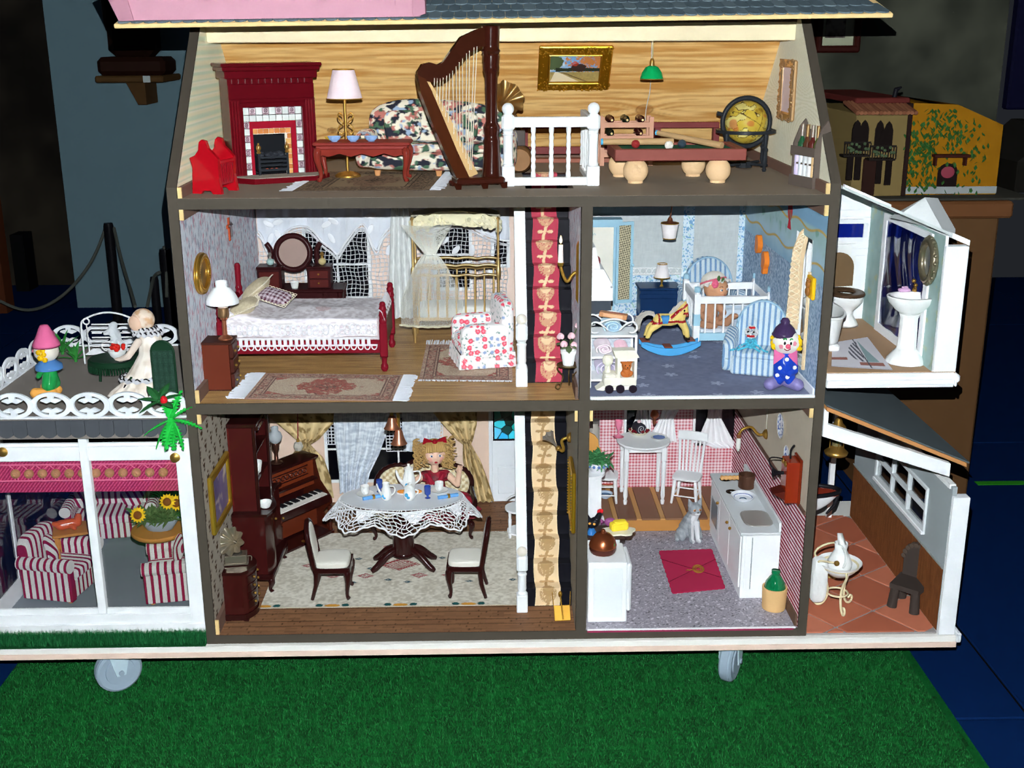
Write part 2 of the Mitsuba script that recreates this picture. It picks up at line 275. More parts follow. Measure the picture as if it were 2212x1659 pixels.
P('roof',prism([(x0-.01,zt+.055),(x0+.13,zt+.055),(x0+.075,zt+.115),(x0+.055,zt+.115)],Y+.03,Y+.22,'y'),M('#1b1916',.8));P('window',cyl((x0+.045,Y+.051,zt+.04),(x0+.045,Y+.047,zt+.04),.01),M('#3a342c',.6))
# green turf mat
T('turf_mat','green artificial turf mat that the doll house stands on','mat')
P('backing',box(-.282,.932,-.95,.6,ZF,ZT-.001),M('#0a120c',.9))
P('pile',sheet((-.282,-.95,ZT-.001),(1.214,0,0),(0,1.55,0),200,210,lambda u,v:mixc(lin('#093a18'),lin('#12692c'),nz(u,v,400,3,2)*.6+nz(u,v,25,4,3)*.5)),VC(.9,spec=.1),kind='stuff')
rs=np.random.RandomState(3);N=2600
bx,by=rs.rand(N)*.06,rs.rand(N)*.06;an=rs.rand(N)*6.28;L=.0016+rs.rand(N)*.0022;tl=rs.rand(N,2)*.0026-.0013
c0=np.stack([bx,by,bx*0],1);d=np.stack([np.cos(an),np.sin(an),an*0],1)*.0003
tv=np.stack([c0-d,c0+d,c0+np.stack([tl[:,0],tl[:,1],L],1)],1).reshape(-1,3);tf=np.arange(3*N).reshape(-1,3)
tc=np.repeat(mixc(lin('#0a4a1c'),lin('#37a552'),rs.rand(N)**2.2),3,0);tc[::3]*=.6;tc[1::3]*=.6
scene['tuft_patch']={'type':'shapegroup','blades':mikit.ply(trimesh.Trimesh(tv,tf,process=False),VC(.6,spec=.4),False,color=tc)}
T('turf_grass','short bright green plastic grass blades covering the turf mat','grass',kind='stuff')
n=0
for i in range(20):
 for j in range(15):
  n+=1;x,y=-.28+i*.06,-.35+j*.06
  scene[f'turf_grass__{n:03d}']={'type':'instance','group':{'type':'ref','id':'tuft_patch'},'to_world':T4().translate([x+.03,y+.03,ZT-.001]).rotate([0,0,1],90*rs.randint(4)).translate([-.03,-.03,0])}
# ======== the doll house: carcass ================================================================================
EDGE=M('#433d35',.7)
PITCHL,RIDGE=1.02,(.215,.79)
HOUSE=T('dollhouse','large open-fronted wooden doll house with attic, two storeys and slate roof','doll house')
side=[(0,0),(D,0),(D,.5725),RIDGE,(0,.5725)]
P('side_wall',prism(side,0,XL,'x'),EDGE,False)
dz0,dz1=.3795,.5065  # a doorway from the nursery to the bathroom, in the right wall
door=[(.055,.338),(.13,.338),(.13,.498),(.055,.498)]
P('side_wall',prism(side,XR,W,'x',[door]),EDGE,False)
P('divider_wall',box(XC,XD,0,D,F1,C1),EDGE,False);P('divider_wall',box(XC+.0005,XD+.0005,0,D,F2,C2),EDGE,False)
for z0,z1,n in((0,F1,'ground_floor'),(C1,F2,'middle_floor')):P(n,box(XL,XR,.0002,D,z0,z1),EDGE,False)
hx0,hx1,hy0,hy1=.405,.462,.03,.235  # stair opening in the attic floor
P('attic_floor',prism([(XL,.0002),(XR,.0002),(XR,D),(XL,D)],C2,F3,'z',[[(hx0,.07),(hx1,.07),(hx1,hy1),(hx0,hy1)]]),EDGE,False)
P('back_wall',box(0,W,D,D+.009,0,.5725),M('#8a8378',.8),False)
tn=(RIDGE[1]-.5725)/(D-RIDGE[0])
def pine(u,v):
 w=v+.006*nz(u,v*6,8,11,3)
 for kx,ky,r in((.572,.085,.02),(.125,.045,.016),(.29,.16,.008),(.447,.14,.01)):g=np.exp(-(((u-kx)/r/1.7)**2+((v-ky)/r)**2));w=w+g*.02*np.sign(v-ky)*.6
 g=nz(u*.05,w,260,6,3);c=mixc(lin('#c08a48'),lin('#e3bb7a'),ss(.3,.68,g));c=mixc(c,lin('#a87438'),ss(.62,.74,nz(u*.04,w,520,9,2))*.4)
 for kx,ky,r in((.572,.085,.011),(.447,.14,.004),(.125,.045,.006)):
  d=np.sqrt(((u-kx))**2+((v-ky)*1.2)**2)/r;c=mixc(c,lin('#8a5528'),np.exp(-(d/1.0)**4)*.75);c=mixc(c,lin('#7a4a20'),np.exp(-((d-1.05)/.12)**2)*.6)
 return c
Lr=math.hypot(D-RIDGE[0],RIDGE[1]-.5725)
P('back_roof',cat(prism([(D,.5725),(D+.012,.5725),(RIDGE[0]+.006,RIDGE[1]+.006),RIDGE],0,W,'x')),M('#6b5a44',.7),False)
P('pine_panel',sheet((XL,D-.0008,.5717),(XR-XL,0,0),(0,RIDGE[0]-D,RIDGE[1]-.5725),480,140,pine),VC(.45),label='knotty varnished pine panel under the rear roof slope')
bz0,bz1=at(1100,90,y=.2)[2],at(1100,50,y=.2)[2]
P('attic_boards',prism([(XL,.0006),(XR,.0006),(XR,D),(XL,D)],F3+.00005,F3+.0003,'z',[[(hx0,.07),(hx1,.07),(hx1,hy1),(hx0,hy1)]]),M('#7a6f62',.6),False)
P('skirting',box(XL,XR,D-.004,D-.0005,F3+.0004,.574),M('#6b5348',.6),False)
P('ridge_beam',box(XL,XR,.2,.214,bz0,bz1+.004,.001),M('#e8d9b4',.5),label='pale cream wooden ridge beam')
P('ridge_rail',box(XL,XR,.196,.2005,bz0+.022,bz1+.004,.001),M('#3a2a24',.6),label='dark brown rail along the ridge beam')
# raised front roof flap
ez=at(1100,50,y=-.03)[2]
rl,rr=at(248,74,y=-.03)[0],at(1928,46,y=-.03)[0];tr=mat4((.38,0,ez),ry=-.55)@mat4((-.38,-.03,0),rx=math.degrees(math.atan2(.806-ez,.245)))
k=P('front_roof',box(rl,rr,0,.25,0,.0045,.0006).apply_transform(tr),M('#dfbf86',.6),False,label='raised front roof board with raw wood edge')
rt=60
for i in range(rt):
 for j in range(3):
  w=(rr-rl-.004)/rt;x=rl+.002+(i+.5*(j%2))*w
  if x+w>rr:continue
  a=np.linspace(np.pi,2*np.pi,7);poly=[(x+w/2+w/2*.98*math.cos(t),.008+.008*math.sin(t))for t in a]+[(x+w*.99,.06),(x+w*.01,.06)]
  g=prism(poly,0,.0015,'z');g=mv(g,(0,.001+j*.032,.0047),rx=-2);g.apply_transform(tr);P('slate',g,M('#4f5d64' if(i*7+j*3)%4 else '#5c6a70',.6),False,parent=k)
pk=[at(262,62,y=-.022),at(908,36,y=-.022),at(906,-60,y=-.03),at(222,-50,y=-.03)]
for i in(0,1):pk[i][2]=ez+.006+(pk[i][0]-.38)*.0096
b0,b1=pk[0],pk[1]
P('dormer',hull([(*q[:2],q[2]+.002)for q in pk]+[(q[0],q[1]+.1,q[2]+.02)for q in pk]),M('#b48492',.6),False,label='pink painted dormer front on the raised roof')
a,b=at(892,37,y=-.024),at(919,30,y=-.024)
P('dormer_trim',hull([(a[0],-.026,a[2]),(b[0],-.026,b[2]),(b[0]-.001,-.026,b[2]+.06),(a[0]-.001,-.026,a[2]+.06),(a[0],0,a[2]),(b[0],0,b[2]),(b[0],0,b[2]+.06),(a[0],0,a[2]+.06)]),M('#a07280',.6),False)
a,b=at(258,62,y=-.024),at(290,62,y=-.024);a[2]=b[2]=ez+.0062+(a[0]-.38)*.0096;c,d=at(212,-40,y=-.032),at(262,-40,y=-.032)
P('dormer_trim',hull([(*q[:2],q[2]+.0015)for q in(a,b,c,d)]+[(q[0],q[1]+.03,q[2]+.006)for q in(a,b,c,d)]),M('#a07280',.6),False)
# plinth on castors
P('plinth',box(-.31,.951,-.0066,D+.01,-.0148,-.0002,.0008),M('#e6e4de',.6),False,label='white painted plinth board')
P('plinth_strip',box(-.31,.951,-.0085,-.0066,-.0148,-.0075,.0004),M('#e2c9b8',.6),False,label='pinkish raw edge strip of the plinth')
q=at(2055,1366,y=-.004);P('plinth_end',box(.951,.957,-.008,.36,-.009,.0045,.0015),WHITE())
def castor(x,y,rz,label):
 T('castor',label,'castor',None,(x,y,ZT),rz);r=.029;g=M('#8898a6',.4)
 w=mv(lathe([(0,-.0095),(.018,-.0095),(.0185,-.0075),(r-.003,-.0085),(r,-.006),(r,.006),(r-.003,.0085),(.0185,.0075),(.018,.0095),(0,.0095)],36),rx=90,loc=(0,0,r))
 P('wheel',w,g);P('tread',mv(lathe([(r-.002,-.004),(r+.0005,-.0035),(r+.0005,.0035),(r-.002,.004)],36),rx=90,loc=(0,0,r)),M('#8796a4',.5))
 for s in(-1,1):
  y0=s*.0125;P('fork',prism([(-.006,r-.004),(.006,r-.004),(.014,.0595),(-.014,.0595)],y0-.001,y0+.001,'y'),M('#a9bcc6',.35));P('axle_bolt',cyl((0,y0+s*.001,r),(0,y0+s*.0028,r),.0035),g)
 P('mounting_plate',box(-.019,.019,-.016,.016,.0585,.0604,.0005),g)
qa,qb=at(252,1450,y=.018),at(1580,1440,y=.018)
castor(qa[0]+.001,.022,34,'grey castor wheel under the left end of the doll house');castor(qb[0],.026,62,'grey castor wheel turned sideways under the right half of the doll house')
def px2(poly,y):return[tuple(at(a,b,y=y)[[0,2]])for a,b in poly]
# ======== linings of the doll house rooms ========================================================================
_cur.update(k=HOUSE,m=np.eye(4))
def wallL(x,z0,z1,y1,f,n,name='wallpaper',y0=.0012):P(name,sheet((x,y0,z0),(0,y1-y0,0),(0,0,z1-z0),n,int(n*(z1-z0)/(y1-y0))+2,f),VC(.75))
def stripes(u,v):return mixc(mixc(lin('#ddd6b4'),lin('#c4cdb0'),ss(-.2,.2,np.sin(v*2*np.pi/.0082))),lin('#e2dcc2'),ss(.75,.95,np.sin(v*2*np.pi/.0041)))
def gable(x,f,nv=60):
 def fn(u,v):
  z=.5608+v*(.775-.5608);y0=np.maximum(.0012,(z-.5725)/PITCHL+.002);y1=np.minimum(D-.001,D-(z-.5725)/tn-.002)
  return x+u*0,y0+u*(y1-y0),z
 m,u,v=gridmesh(fn,120,nv*2);p=m.vertices;return m,f(p[:,1],p[:,2])
P('wallpaper',gable(XL+.0005,stripes),VC(.7),label='pale wallpaper with thin cream and green stripes')
P('wallpaper',gable(XR-.0005,lambda u,v:mixc(lin('#d6d3bf'),lin('#c9c6ac'),ss(-.3,.6,np.sin(u*2*np.pi/.0022)))),VC(.7))
fleck=lambda u,v:mixc(mixc(lin('#bcc0c8'),lin('#8b8f9e'),ss(.5,.68,nz(u,v*.45,330,2,2))),lin('#b07f8c'),ss(.57,.68,nz(u,v*.5,240,5,2))*.9)
wallL(XL+.0005,F2,C2,D,fleck,280)
def fleur(u,v):
 c=np.tile(lin('#8f867a'),(len(u),1));p=.029
 for o in(0,.5):
  a=(u/p+o)%1-.5;b=(v/(p*1.4)+o)%1-.5
  m=((np.abs(a)<.10)&(np.abs(b)<.20)&(np.abs(np.abs(b)-.1)>.03))|((np.abs(a)<.17)&(np.abs(b-.02)<.045));c[m]=lin('#3e2c22')
 a,b=(u/p*2)%1-.5,(v/p*1.43+.25)%1-.5;c[(np.abs(a)<.06)&(np.abs(b)<.07)]=lin('#5e4a3c');return c
wallL(XL+.0005,F1,C1,D,fleur,300)
wallL(XC-.0005,F2,C2,D,fleck,300);wallL(XC-.0005,F1,C1,D,lambda u,v:np.tile(lin('#7f776b'),(len(u),1)),40)
for x in(XL+.0011,XR-.0011):  # skirtings and cornices with pale end grain
 s=1 if x<.3 else-1;a,b=sorted((x-s*.0006,x+s*.004))
 br,en=M('#6b5348',.6),M('#d9bb82',.6)
 for z0,z1,n in((F3+.0004,F3+.0125,'skirting'),(F2+.0004,F2+.016,'skirting'),(F1+.0004,F1+.02,'skirting'),(C1-.0125,C1-.0002,'cornice'),(C2-.0125,C2-.0002,'cornice')):
  if s<0 and n=='skirting' and z0<.5:continue
  k=P(n,box(a,b,.004,D-.002,z0,z1),br,False);P('end_grain',box(a,b,.0014,.0041,z0,z1),en,False,parent=k)
for x0,x1 in((XC-.0046,XC-.001),(XD+.001,XD+.0046)):P('cornice',box(x0,x1,.0014,.0041,C1-.014,C1-.0002),M('#d9bb82',.6),False)
P('skirting',box(XC-.0042,XC-.001,.002,.06,F2+.0004,F2+.016),M('#5f4a40',.6),False)
def oak(u,v):g=nz(u,v*12,30,3,3);return mixc(lin('#8f6c44'),lin('#b8925f'),ss(.25,.8,g*.7+.3*(.5+.5*np.sin((v+.004*nz(u,v,20,2))*900))))
P('oak_floor',sheet((XL,0.0003,F2+.0005),(XC-XL,0,0),(0,D,0),190,170,oak),VC(.4),label='varnished oak floor of the bedroom')
def woven(u,v):
 r=np.floor(v/.0042);a=(u/.0155+.5*(r%2)+.13*np.sin(r*5))%1;b=(v/.0042)%1
 c=mixc(lin('#6d4c38'),lin('#8a6346'),nz(np.floor(u/.0155+.5*(r%2))*.013,r*.011,90,3));e=np.maximum(ss(.86,.98,b),ss(.95,1,a));return mixc(c,lin('#33221a'),e*.8)
P('woven_floor',sheet((XL,.0003,F1+.0005),(XC-XL,0,0),(0,D,0),270,270,woven),VC(.6),label='brown basket-weave floor covering of the living room')
def star_carpet(u,v):
 c=mixc(lin('#5e647c'),lin('#72788e'),nz(u,v,160,4,3));i=np.floor(u/.045);j=np.floor(v/.04);h=np.sin(i*12.9+j*78.2)*43758.5;h-=np.floor(h);g=np.sin(i*3.9+j*8.2)*4758.5;g-=np.floor(g)
 a,b=(u/.045-i-.3-.4*h)*.045,(v/.04-j-.3-.4*g)*.04;r=np.hypot(a,b);t=np.arctan2(b,a)+h*3;return mixc(c,lin('#a9b0c4'),(r<.009*np.abs(np.cos(2.5*t))**.7)*(h>.45)*.55)
P('nursery_carpet',sheet((XD,.0003,F2+.0005),(XR-XD,0,0),(0,D,0),240,300,star_carpet),VC(.9),label='blue carpet with pale star flowers')
P('threshold',box(XD+.001,XR-.0005,-.001,.0035,F2+.0002,F2+.004,.0006),M('#e8ebee',.5))
P('threshold',box(XR-.003,XR-.0006,.003,.2,F2+.0002,F2+.011,.0006),M('#dfe4ea',.4))
def lino(u,v):n1=nz(u,v,520,4,1);n2=nz(u,v,470,7,1);c=mixc(lin('#8b8791'),lin('#a19ca6'),nz(u,v,150,2,2));c=mixc(c,lin('#4a4850'),ss(.72,.82,n1)*.8);return mixc(c,lin('#d5d0da'),ss(.76,.86,n2)*.8)
P('kitchen_lino',sheet((XD,.0003,F1+.0005),(XR-XD,0,0),(0,.31,0),250,270,lino),VC(.4),label='grey-lilac speckled linoleum')
P('threshold',box(XD+.002,XR-.003,-.0012,.002,F1-.0005,F1+.0018,.0005),M('#e9e4ea',.5));P('threshold',box(XD+.002,XR-.006,-.0016,-.0010,F1-.002,F1+.0002),M('#8c2a4a',.6),False)
# back walls ----------------------------------------------------------------------------------------------------
def rect(px0,py0,px1,py1,y):a,b=at(px0,py1,y=y),at(px1,py0,y=y);return a[0],b[0],a[2],b[2]
plain=lambda h,s=25,d=.9:(lambda u,v:mixc(lin(h),lin(h)*d,nz(u,v,s,3,3)))
P('wallpaper',sheet((XL,D-.001,F2),(XC-XL,0,0),(0,0,C2-F2),60,40,plain('#e3cdc0')),VC(.7))
P('wallpaper',sheet((XL,D-.001,F1),(XC-XL,0,0),(0,0,C1-F1),60,40,plain('#dcc2b0')),VC(.7))
def window(x0,x1,z0,z1,y,nx=1,nzz=1,fr=.005,pane='#05060c',mat=None,name='window'):
 bars=[box(x0-fr,x0,y-.004,y,z0-fr,z1+fr),box(x1,x1+fr,y-.004,y,z0-fr,z1+fr),box(x0,x1,y-.004,y,z0-fr,z0),box(x0,x1,y-.004,y,z1,z1+fr)]
 bars+=[box(x0+(x1-x0)*i/nx-fr*.3,x0+(x1-x0)*i/nx+fr*.3,y-.0035,y,z0,z1)for i in range(1,nx)]+[box(x0,x1,y-.0035,y,z0+(z1-z0)*i/nzz-fr*.3,z0+(z1-z0)*i/nzz+fr*.3)for i in range(1,nzz)]
 k=P(name,cat(*bars),WHITE(),False)
 for i in range(nx):
  for j in range(nzz):P('pane',box(x0+(x1-x0)*i/nx+fr*.3*(i>0),x0+(x1-x0)*(i+1)/nx-fr*.3*(i<nx-1),y-.002,y-.0008,z0+(z1-z0)*j/nzz+fr*.3*(j>0),z0+(z1-z0)*(j+1)/nzz-fr*.3*(j<nzz-1)),mat or M(pane,.15),False,parent=k)
 return k
yb=D-.0015
window(*rect(668,500,792,640,yb),yb,2,2);window(*rect(945,478,1012,620,yb),yb,1,2);window(*rect(1068,498,1094,570,yb),yb)
window(*rect(712,900,935,1035,yb),yb,3,2)
# white back door with stained glass
x0,x1,z0,z1=rect(1064,880,1136,1090,yb);z0=F1+.001
k=P('back_door',cat(box(x0,x1,yb-.005,yb,z0,z1,.0008),box(x0-.005,x0,yb-.007,yb,z0,z1),box(x0+.009,x1-.003,yb-.0062,yb-.0045,z0+.014,z0+.06,.001),box(x0+.007,x1,yb-.0055,yb-.0045,z0+.012,z0+.062)),M('#e4e9ee',.45),False)
a,b,c,d=rect(1068,885,1124,948,yb-.006)
P('door_window_frame',cat(box(a-.002,b+.002,yb-.0068,yb-.005,c-.003,c),box(a-.002,a,yb-.0068,yb-.005,c,d),box(b,b+.002,yb-.0068,yb-.005,c,d)),DARK(),False,parent=k)
def stained(u,v):q=[(.004,.01),(.014,.004),(.02,.014),(.03,.006),(.036,.02),(.01,.026),(.024,.03),(.004,.038),(.034,.036),(.018,.042)];dd=np.stack([np.hypot(u-x,v-y)for x,y in q]);o=np.sort(dd,0);i=dd.argmin(0);cc=V([lin(h)for h in('#5fc8f0','#2fb2e6','#0b3f3c','#3fd0e8','#1aa6a0','#38c8d8','#0a2a22','#148f88','#1db0a8','#0c3a30')])[i];return mixc(cc,[0,0,.005],ss(.0016,.0006,o[1]-o[0]))
P('stained_glass',sheet((a,yb-.0061,c),(b-a,0,0),(0,0,d-c),60,70,stained),VC(.2),parent=k,label='blue and turquoise stained glass')
# nursery back wall: grey cloth panels, blue sprig strips, lace border
def cloth(u,v):return mixc(lin('#a9b0b2'),lin('#c2c8c8'),.5*nz(u*8,v,120,3)+.5*nz(u,v*8,120,5))
def sprig(u,v):n=nz(u,v,520,6,1);m=nz(u,v,450,9,1);return mixc(mixc(lin('#cfdde6'),lin('#6f9fc4'),ss(.58,.7,n)),lin('#9cc0b8'),ss(.7,.8,m))
P('wallpaper',sheet((XD,D-.001,F2),(XR-XD,0,0),(0,0,C2-F2),160,130,cloth),VC(.8),label='grey woven cloth wall covering')
for a,b in((1470,1502),(1588,1622)):x0,x1,z0,z1=rect(a,440,b,640,D-.002);P('sprig_strip',sheet((x0,D-.0018,F2),(x1-x0,0,0),(0,0,C2-F2),50,320,sprig),VC(.7),label='wallpaper strip with small blue sprigs')
x0,x1,z0,z1=rect(1350,594,1470,680,D-.002);P('sprig_strip',sheet((XD,D-.0016,F2),(x1-XD,0,0),(0,0,z1-F2),180,160,sprig),VC(.7),label='wallpaper dado with small blue sprigs')
zl=rect(1363,578,1463,592,D-.002);k=P('lace_border',cat(*[mv(torus(.0042,.0007,12,5),(zl[0]+i*.0095-.02,D-.003,(zl[2]+zl[3])/2),rx=90)for i in range(11)],box(zl[0]-.03,zl[1]+.006,D-.0035,D-.0025,zl[3]-.001,zl[3]+.0006),box(zl[0]-.03,zl[1]+.006,D-.0035,D-.0025,zl[2]-.0006,zl[2]+.001)),M('#e6e8e8',.7))
# nursery right wall: speckled paper below, painted seascape border above, doorway to the bathroom
def speck(u,v):return mixc(lin('#6d86a3'),lin('#a3b6c9'),ss(.3,.7,nz(u,v,420,4,2)))
def sea(u,v):
 h=v/(C2-.438);c=mixc(lin('#6f9cba'),lin('#a3bcc8'),ss(.0,.5,h+.15*nz(u,v,50,3)));c=mixc(c,lin('#98b4b4'),ss(.4,.7,h+.2*nz(u,v,60,4)));c=mixc(c,lin('#7a9fba'),ss(.66,.72,h))
 for k in(.3,.66):c=mixc(c,lin('#b59a58'),ss(.02,.008,np.abs(h-k-.03*np.sin(u*60))))
 f=((u-.17)/.012)**2+((h-.72)/.12)**2;c=mixc(c,lin('#b3303c'),f<1);c=mixc(c,lin('#b3303c'),(np.abs(u-.17)<.05*(.66-h)+.002)&(h>.5)&(h<.66));return mixc(c,lin('#4f8a6c'),ss(.62,.8,nz(u,v,70,8,2))*.5*(h>.35)*(h<.75))
def right_wall(z0,z1,f,n):  # with the doorway left open
 for y0,y1,a,b in((.0012,.055,z0,z1),(.13,D,z0,z1),(.055,.13,max(z0,.498),z1),(.055,.13,z0,min(z1,.338))):
  if b-a>.001:P('wallpaper',sheet((XR-.0005,y0,a),(0,y1-y0,0),(0,0,b-a),int((y1-y0)*900)+2,int((b-a)*900)+2,(lambda y0,a:lambda u,v:f(u+y0,v+a-z0))(y0,a)),VC(.75))
right_wall(F2,.452,speck,1);right_wall(.452,C2,lambda u,v:sea(u,v+.014),1)
yk=XR-.002
def braid(y0,y1,z0,z1,w):
 t=np.linspace(0,1,60);o=[]
 for k in range(3):a=t*38+k*2.1;o.append(tube(np.stack([yk-.0012+.0008*np.cos(a),y0+(y1-y0)*t+w*.42*np.sin(a),z0+(z1-z0)*t],1),.0009,5))
 return cat(prism([(y0-w/2,z0),(y0+w/2,z0),(y1+w/2,z1),(y1-w/2,z1)],yk,yk+.0012,'x'),*o)
rb=px2([(1741,489),(1727,502),(1712,540),(1704,620),(1697,690),(1699,706),(1722,712),(1730,640),(1736,560),(1748,505)],.1);P('braid_trim',prism(rb,.0992,.1,'y'),M('#c9b08c',.7),False,label='wide gold braid hanging at the nursery doorway')
cl_=spline([(*at(a,b,y=.0985)[[0,2]],0)for a,b in((1741,500),(1722,545),(1715,630),(1711,700))],70)[:,:2];P('braid_cord',cat(*[tube(np.stack([cl_[:,0]+.0075*np.linspace(.5,1.1,70)*np.sin(np.arange(70)*.55+o),cl_[:,0]*0+.0985,cl_[:,1]],1),.0009,5)for o in(0,2.1,4.2)]),M('#e6d6b8',.6),True)
P('braid_trim',braid(.053,.053,.338,.46,.004),M('#d9c3a0',.7))
P('door_jamb',cat(box(XR-.001,W+.001,.1285,.13,.338,.498),box(XR-.001,W+.001,.055,.0565,.338,.498),box(XR-.001,W+.001,.055,.13,.3365,.338)),WHITE(),False)
# kitchen walls -----------------------------------------------------------------------------------------------------
def gingham(u,v,p=.0052):a,b=(u/p)%1<.5,(v/p)%1<.5;t=(a*1.+b*1.)/2;return mixc(lin('#ecd9dc'),lin('#b02a45'),t**1.1*.92)
P('wallpaper',sheet((XD,D-.001,F1),(XR-XD,0,0),(0,0,C1-F1),270,290,gingham),VC(.8),label='red and white gingham wall covering')
def ging2(u,v):a,b=(u/.009)%1<.4,(v/.0060)%1<.5;return mixc(mixc(lin('#ead0d4'),lin('#7c1830'),b*1.),lin('#8a2238'),a*.12)
P('wallpaper',sheet((XR-.0006,.0012,F1),(0,D-.002,0),(0,0,.1665-F1),60,300,ging2),VC(.7),label='red and white gingham dado')
wallL(XR-.0005,.1665,C1,D,plain('#b3a796',200,.93),90)
P('dado_rail',box(XR-.003,XR-.0004,.002,D-.002,.1655,.1695),M('#5b4238',.6),False)
P('skirting',box(XR-.0036,XR-.0004,.004,.3,F1+.0005,F1+.016),M('#5f4a3c',.6),False)
wallL(XD+.0005,F1,C1,D,plain('#b3a796',200,.93),60)
for a,b in((1352,1402),(1500,1555),(1440,1448)):
 if b-a>20:window(*rect(a,860,b,950,yb),yb,1,1,.004)
P('window',box(*rect(1500,880,1598,962,yb)[:2],yb-.002,yb,*rect(1500,880,1598,962,yb)[2:]),M('#06070d',.2),False)
def swag(px,name,label=None):  # gathered white kitchen curtain, from pixel outline left / right per height
 rows=V([[*at(a,c,y=yb-.006)[[0,2]],at(b,c,y=yb-.006)[0]]for a,b,c in px])
 def fn(u,v):
  t=v*(len(rows)-1);x0,z,x1=[np.interp(t,range(len(rows)),rows[:,i])for i in range(3)];return x0+u*(x1-x0),yb-.006-.0018*np.sin(u*34)*(.4+v),z
 P(name,gridmesh(fn,60,16)[0],M('#e8e8ea',.7),True)
swag([(1378,1398,880),(1372,1400,905),(1352,1410,950)],'curtain');swag([(1432,1470,880),(1425,1455,905),(1395,1462,955)],'curtain');swag([(1530,1560,880),(1528,1556,900),(1505,1585,955),(1545,1592,968)],'curtain')
# plank platform
py0,zp=.302,.0335
P('platform_front',box(XD+.002,XR-.003,py0,py0+.004,F1+.0005,zp-.002,.0004),M('#b07a42',.5),label='varnished wooden step of the raised kitchen platform')
x=XD+.002;i=0
while x<XR-.004:
 w=min(.0275,XR-.004-x);P('plank',box(x,x+w,py0-.002,D-.002,zp-.003,zp,.0004),M(['#7d5a46','#86614a','#75523f'][i%3],.45),False);x+=w
 if x<XR-.012:P('plank_strip',box(x+.0006,x+.0078,py0-.002,D-.002,zp-.003,zp-.0002,.0003),M('#b98a55',.45),False)
 x+=.0084;i+=1
# staircases -----------------------------------------------------------------------------------------------------
def runner_pat(bg,fl,dk):
 def f(u,v):
  p=.047;s=(v/p)%1;c=np.tile(lin(bg),(len(u),1));a=(u-.0165)/.0165
  c=mixc(c,lin(fl),np.abs(a-.12*np.sin(s*6.28))<.12);c=mixc(c,lin(fl),(np.hypot((np.abs(a)-.38)/.24,(s-.93)/.045)<1)|((np.abs(s-.945)<.02)&(np.abs(a)<.4)))
  r=np.hypot(a/.68,(s-.38)/.30);c=mixc(c,lin(dk),(r<1)&(nz(u,v,900,3)>.35));c=mixc(c,lin(fl),(np.hypot(a/.45,(s-.5)/.2)<1));c=mixc(c,lin(dk),np.abs(np.hypot(a/.3,(s-.58)/.1)-1)<.2)
  return mixc(c,lin(bg)*1.15,ss(.86,.95,np.abs(a))*.6)
 return f
def stairs(label,y0,z0,z1,n,run,pat,lab2,group=None):
 T('staircase',label,'stairs');xa,xb=.4045,XC-.0012;rise=(z1-z0)/n;ups=[]
 for i in range(n):P('step',box(xa,xb,y0+i*run,y0+(i+1)*run+.001,z0+.0005,z0+(i+1)*rise,.0006),M('#14141a',.35,coat=.3),False)
 L=[(y0,z0+.001)]
 for i in range(n):L+=[(y0+i*run,z0+(i+1)*rise),(y0+(i+1)*run,z0+(i+1)*rise)]
 L=V(L);d=np.r_[0,np.cumsum(np.hypot(*np.diff(L,axis=0).T))];N=int(d[-1]/.0011);s=np.linspace(0,d[-1],N)
 yy,zz=np.interp(s,d,L[:,0])-.0011,np.interp(s,d,L[:,1])+.0009;wob=.0012*np.sin(s*70)
 m,u,v=gridmesh(lambda u,v:(.4165+wob[None,:]*0+u*.033+np.interp(v,np.linspace(0,1,N),wob),np.interp(v,np.linspace(0,1,N),yy),np.interp(v,np.linspace(0,1,N),zz)),34,N)
 P('runner',(m,pat(u*.033,v*d[-1])),VC(.9),True,label=lab2)
 sl=rise/run;h=.062;ya,za=y0-.006,z0+.075
 e=min((z1-.03-za)/sl,.3);P('handrail',hull([(x,ya+t*e+o,za+t*e*sl+q)for x in(xa-.012,xa+.002)for t in(0,1)for o,q in((0,0),(-.003,.006))]),WHITE(),False)
 for i in range(1,n,1):
  yb2,zb2=y0+(i+.5)*run,z0+(i+1)*rise;zt2=za+(yb2-ya)*sl
  if zt2<z1-.004:P('baluster',lathe([(0,0),(.0022,0),(.0022,.012),(.0015,.016),(.0023,.03),(.0015,.045),(.0022,zt2-zb2),(0,zt2-zb2)],8,(xa-.004,yb2,zb2)),WHITE())
 P('stringer',prism([(y0,z0+.0005),(y0+n*run,z0+.0005),(y0+n*run,z1),(y0,z0+rise)],xa-.0015,xa,'x'),WHITE(),False)
 zn=z0+.0004;H=za-z0+.004;P('newel_post',cat(cbox((xa-.005,ya-.005,zn+.012),(.0145,.0145,.024),.001),lathe([(.0058,.024),(.0066,.026),(.005,.029),(.0058,.032),(.0055,.05),(.0066,.053),(.005,.055),(.006,.058)],14,(xa-.005,ya-.005,zn)),cbox((xa-.005,ya-.005,zn+.058+(H-.058)/2),(.0145,.0145,H-.058),.0025)),WHITE())
 P('newel_ball',ball((xa-.005,ya-.005,zn+H+.0055),.0066,3),M('#e6dfd2',.4))
stairs('steep black staircase with a red flowered runner beside the bedroom',.072,F2,C2+.012,9,.018,runner_pat('#a03a4a','#d4b894','#b98e70'),'red stair runner woven with beige roses')
stairs('steep black staircase with a beige flowered runner beside the living room',.066,F1,C1,11,.018,runner_pat('#d9c09a','#a5855a','#a98a60'),'beige stair runner woven with brown roses')
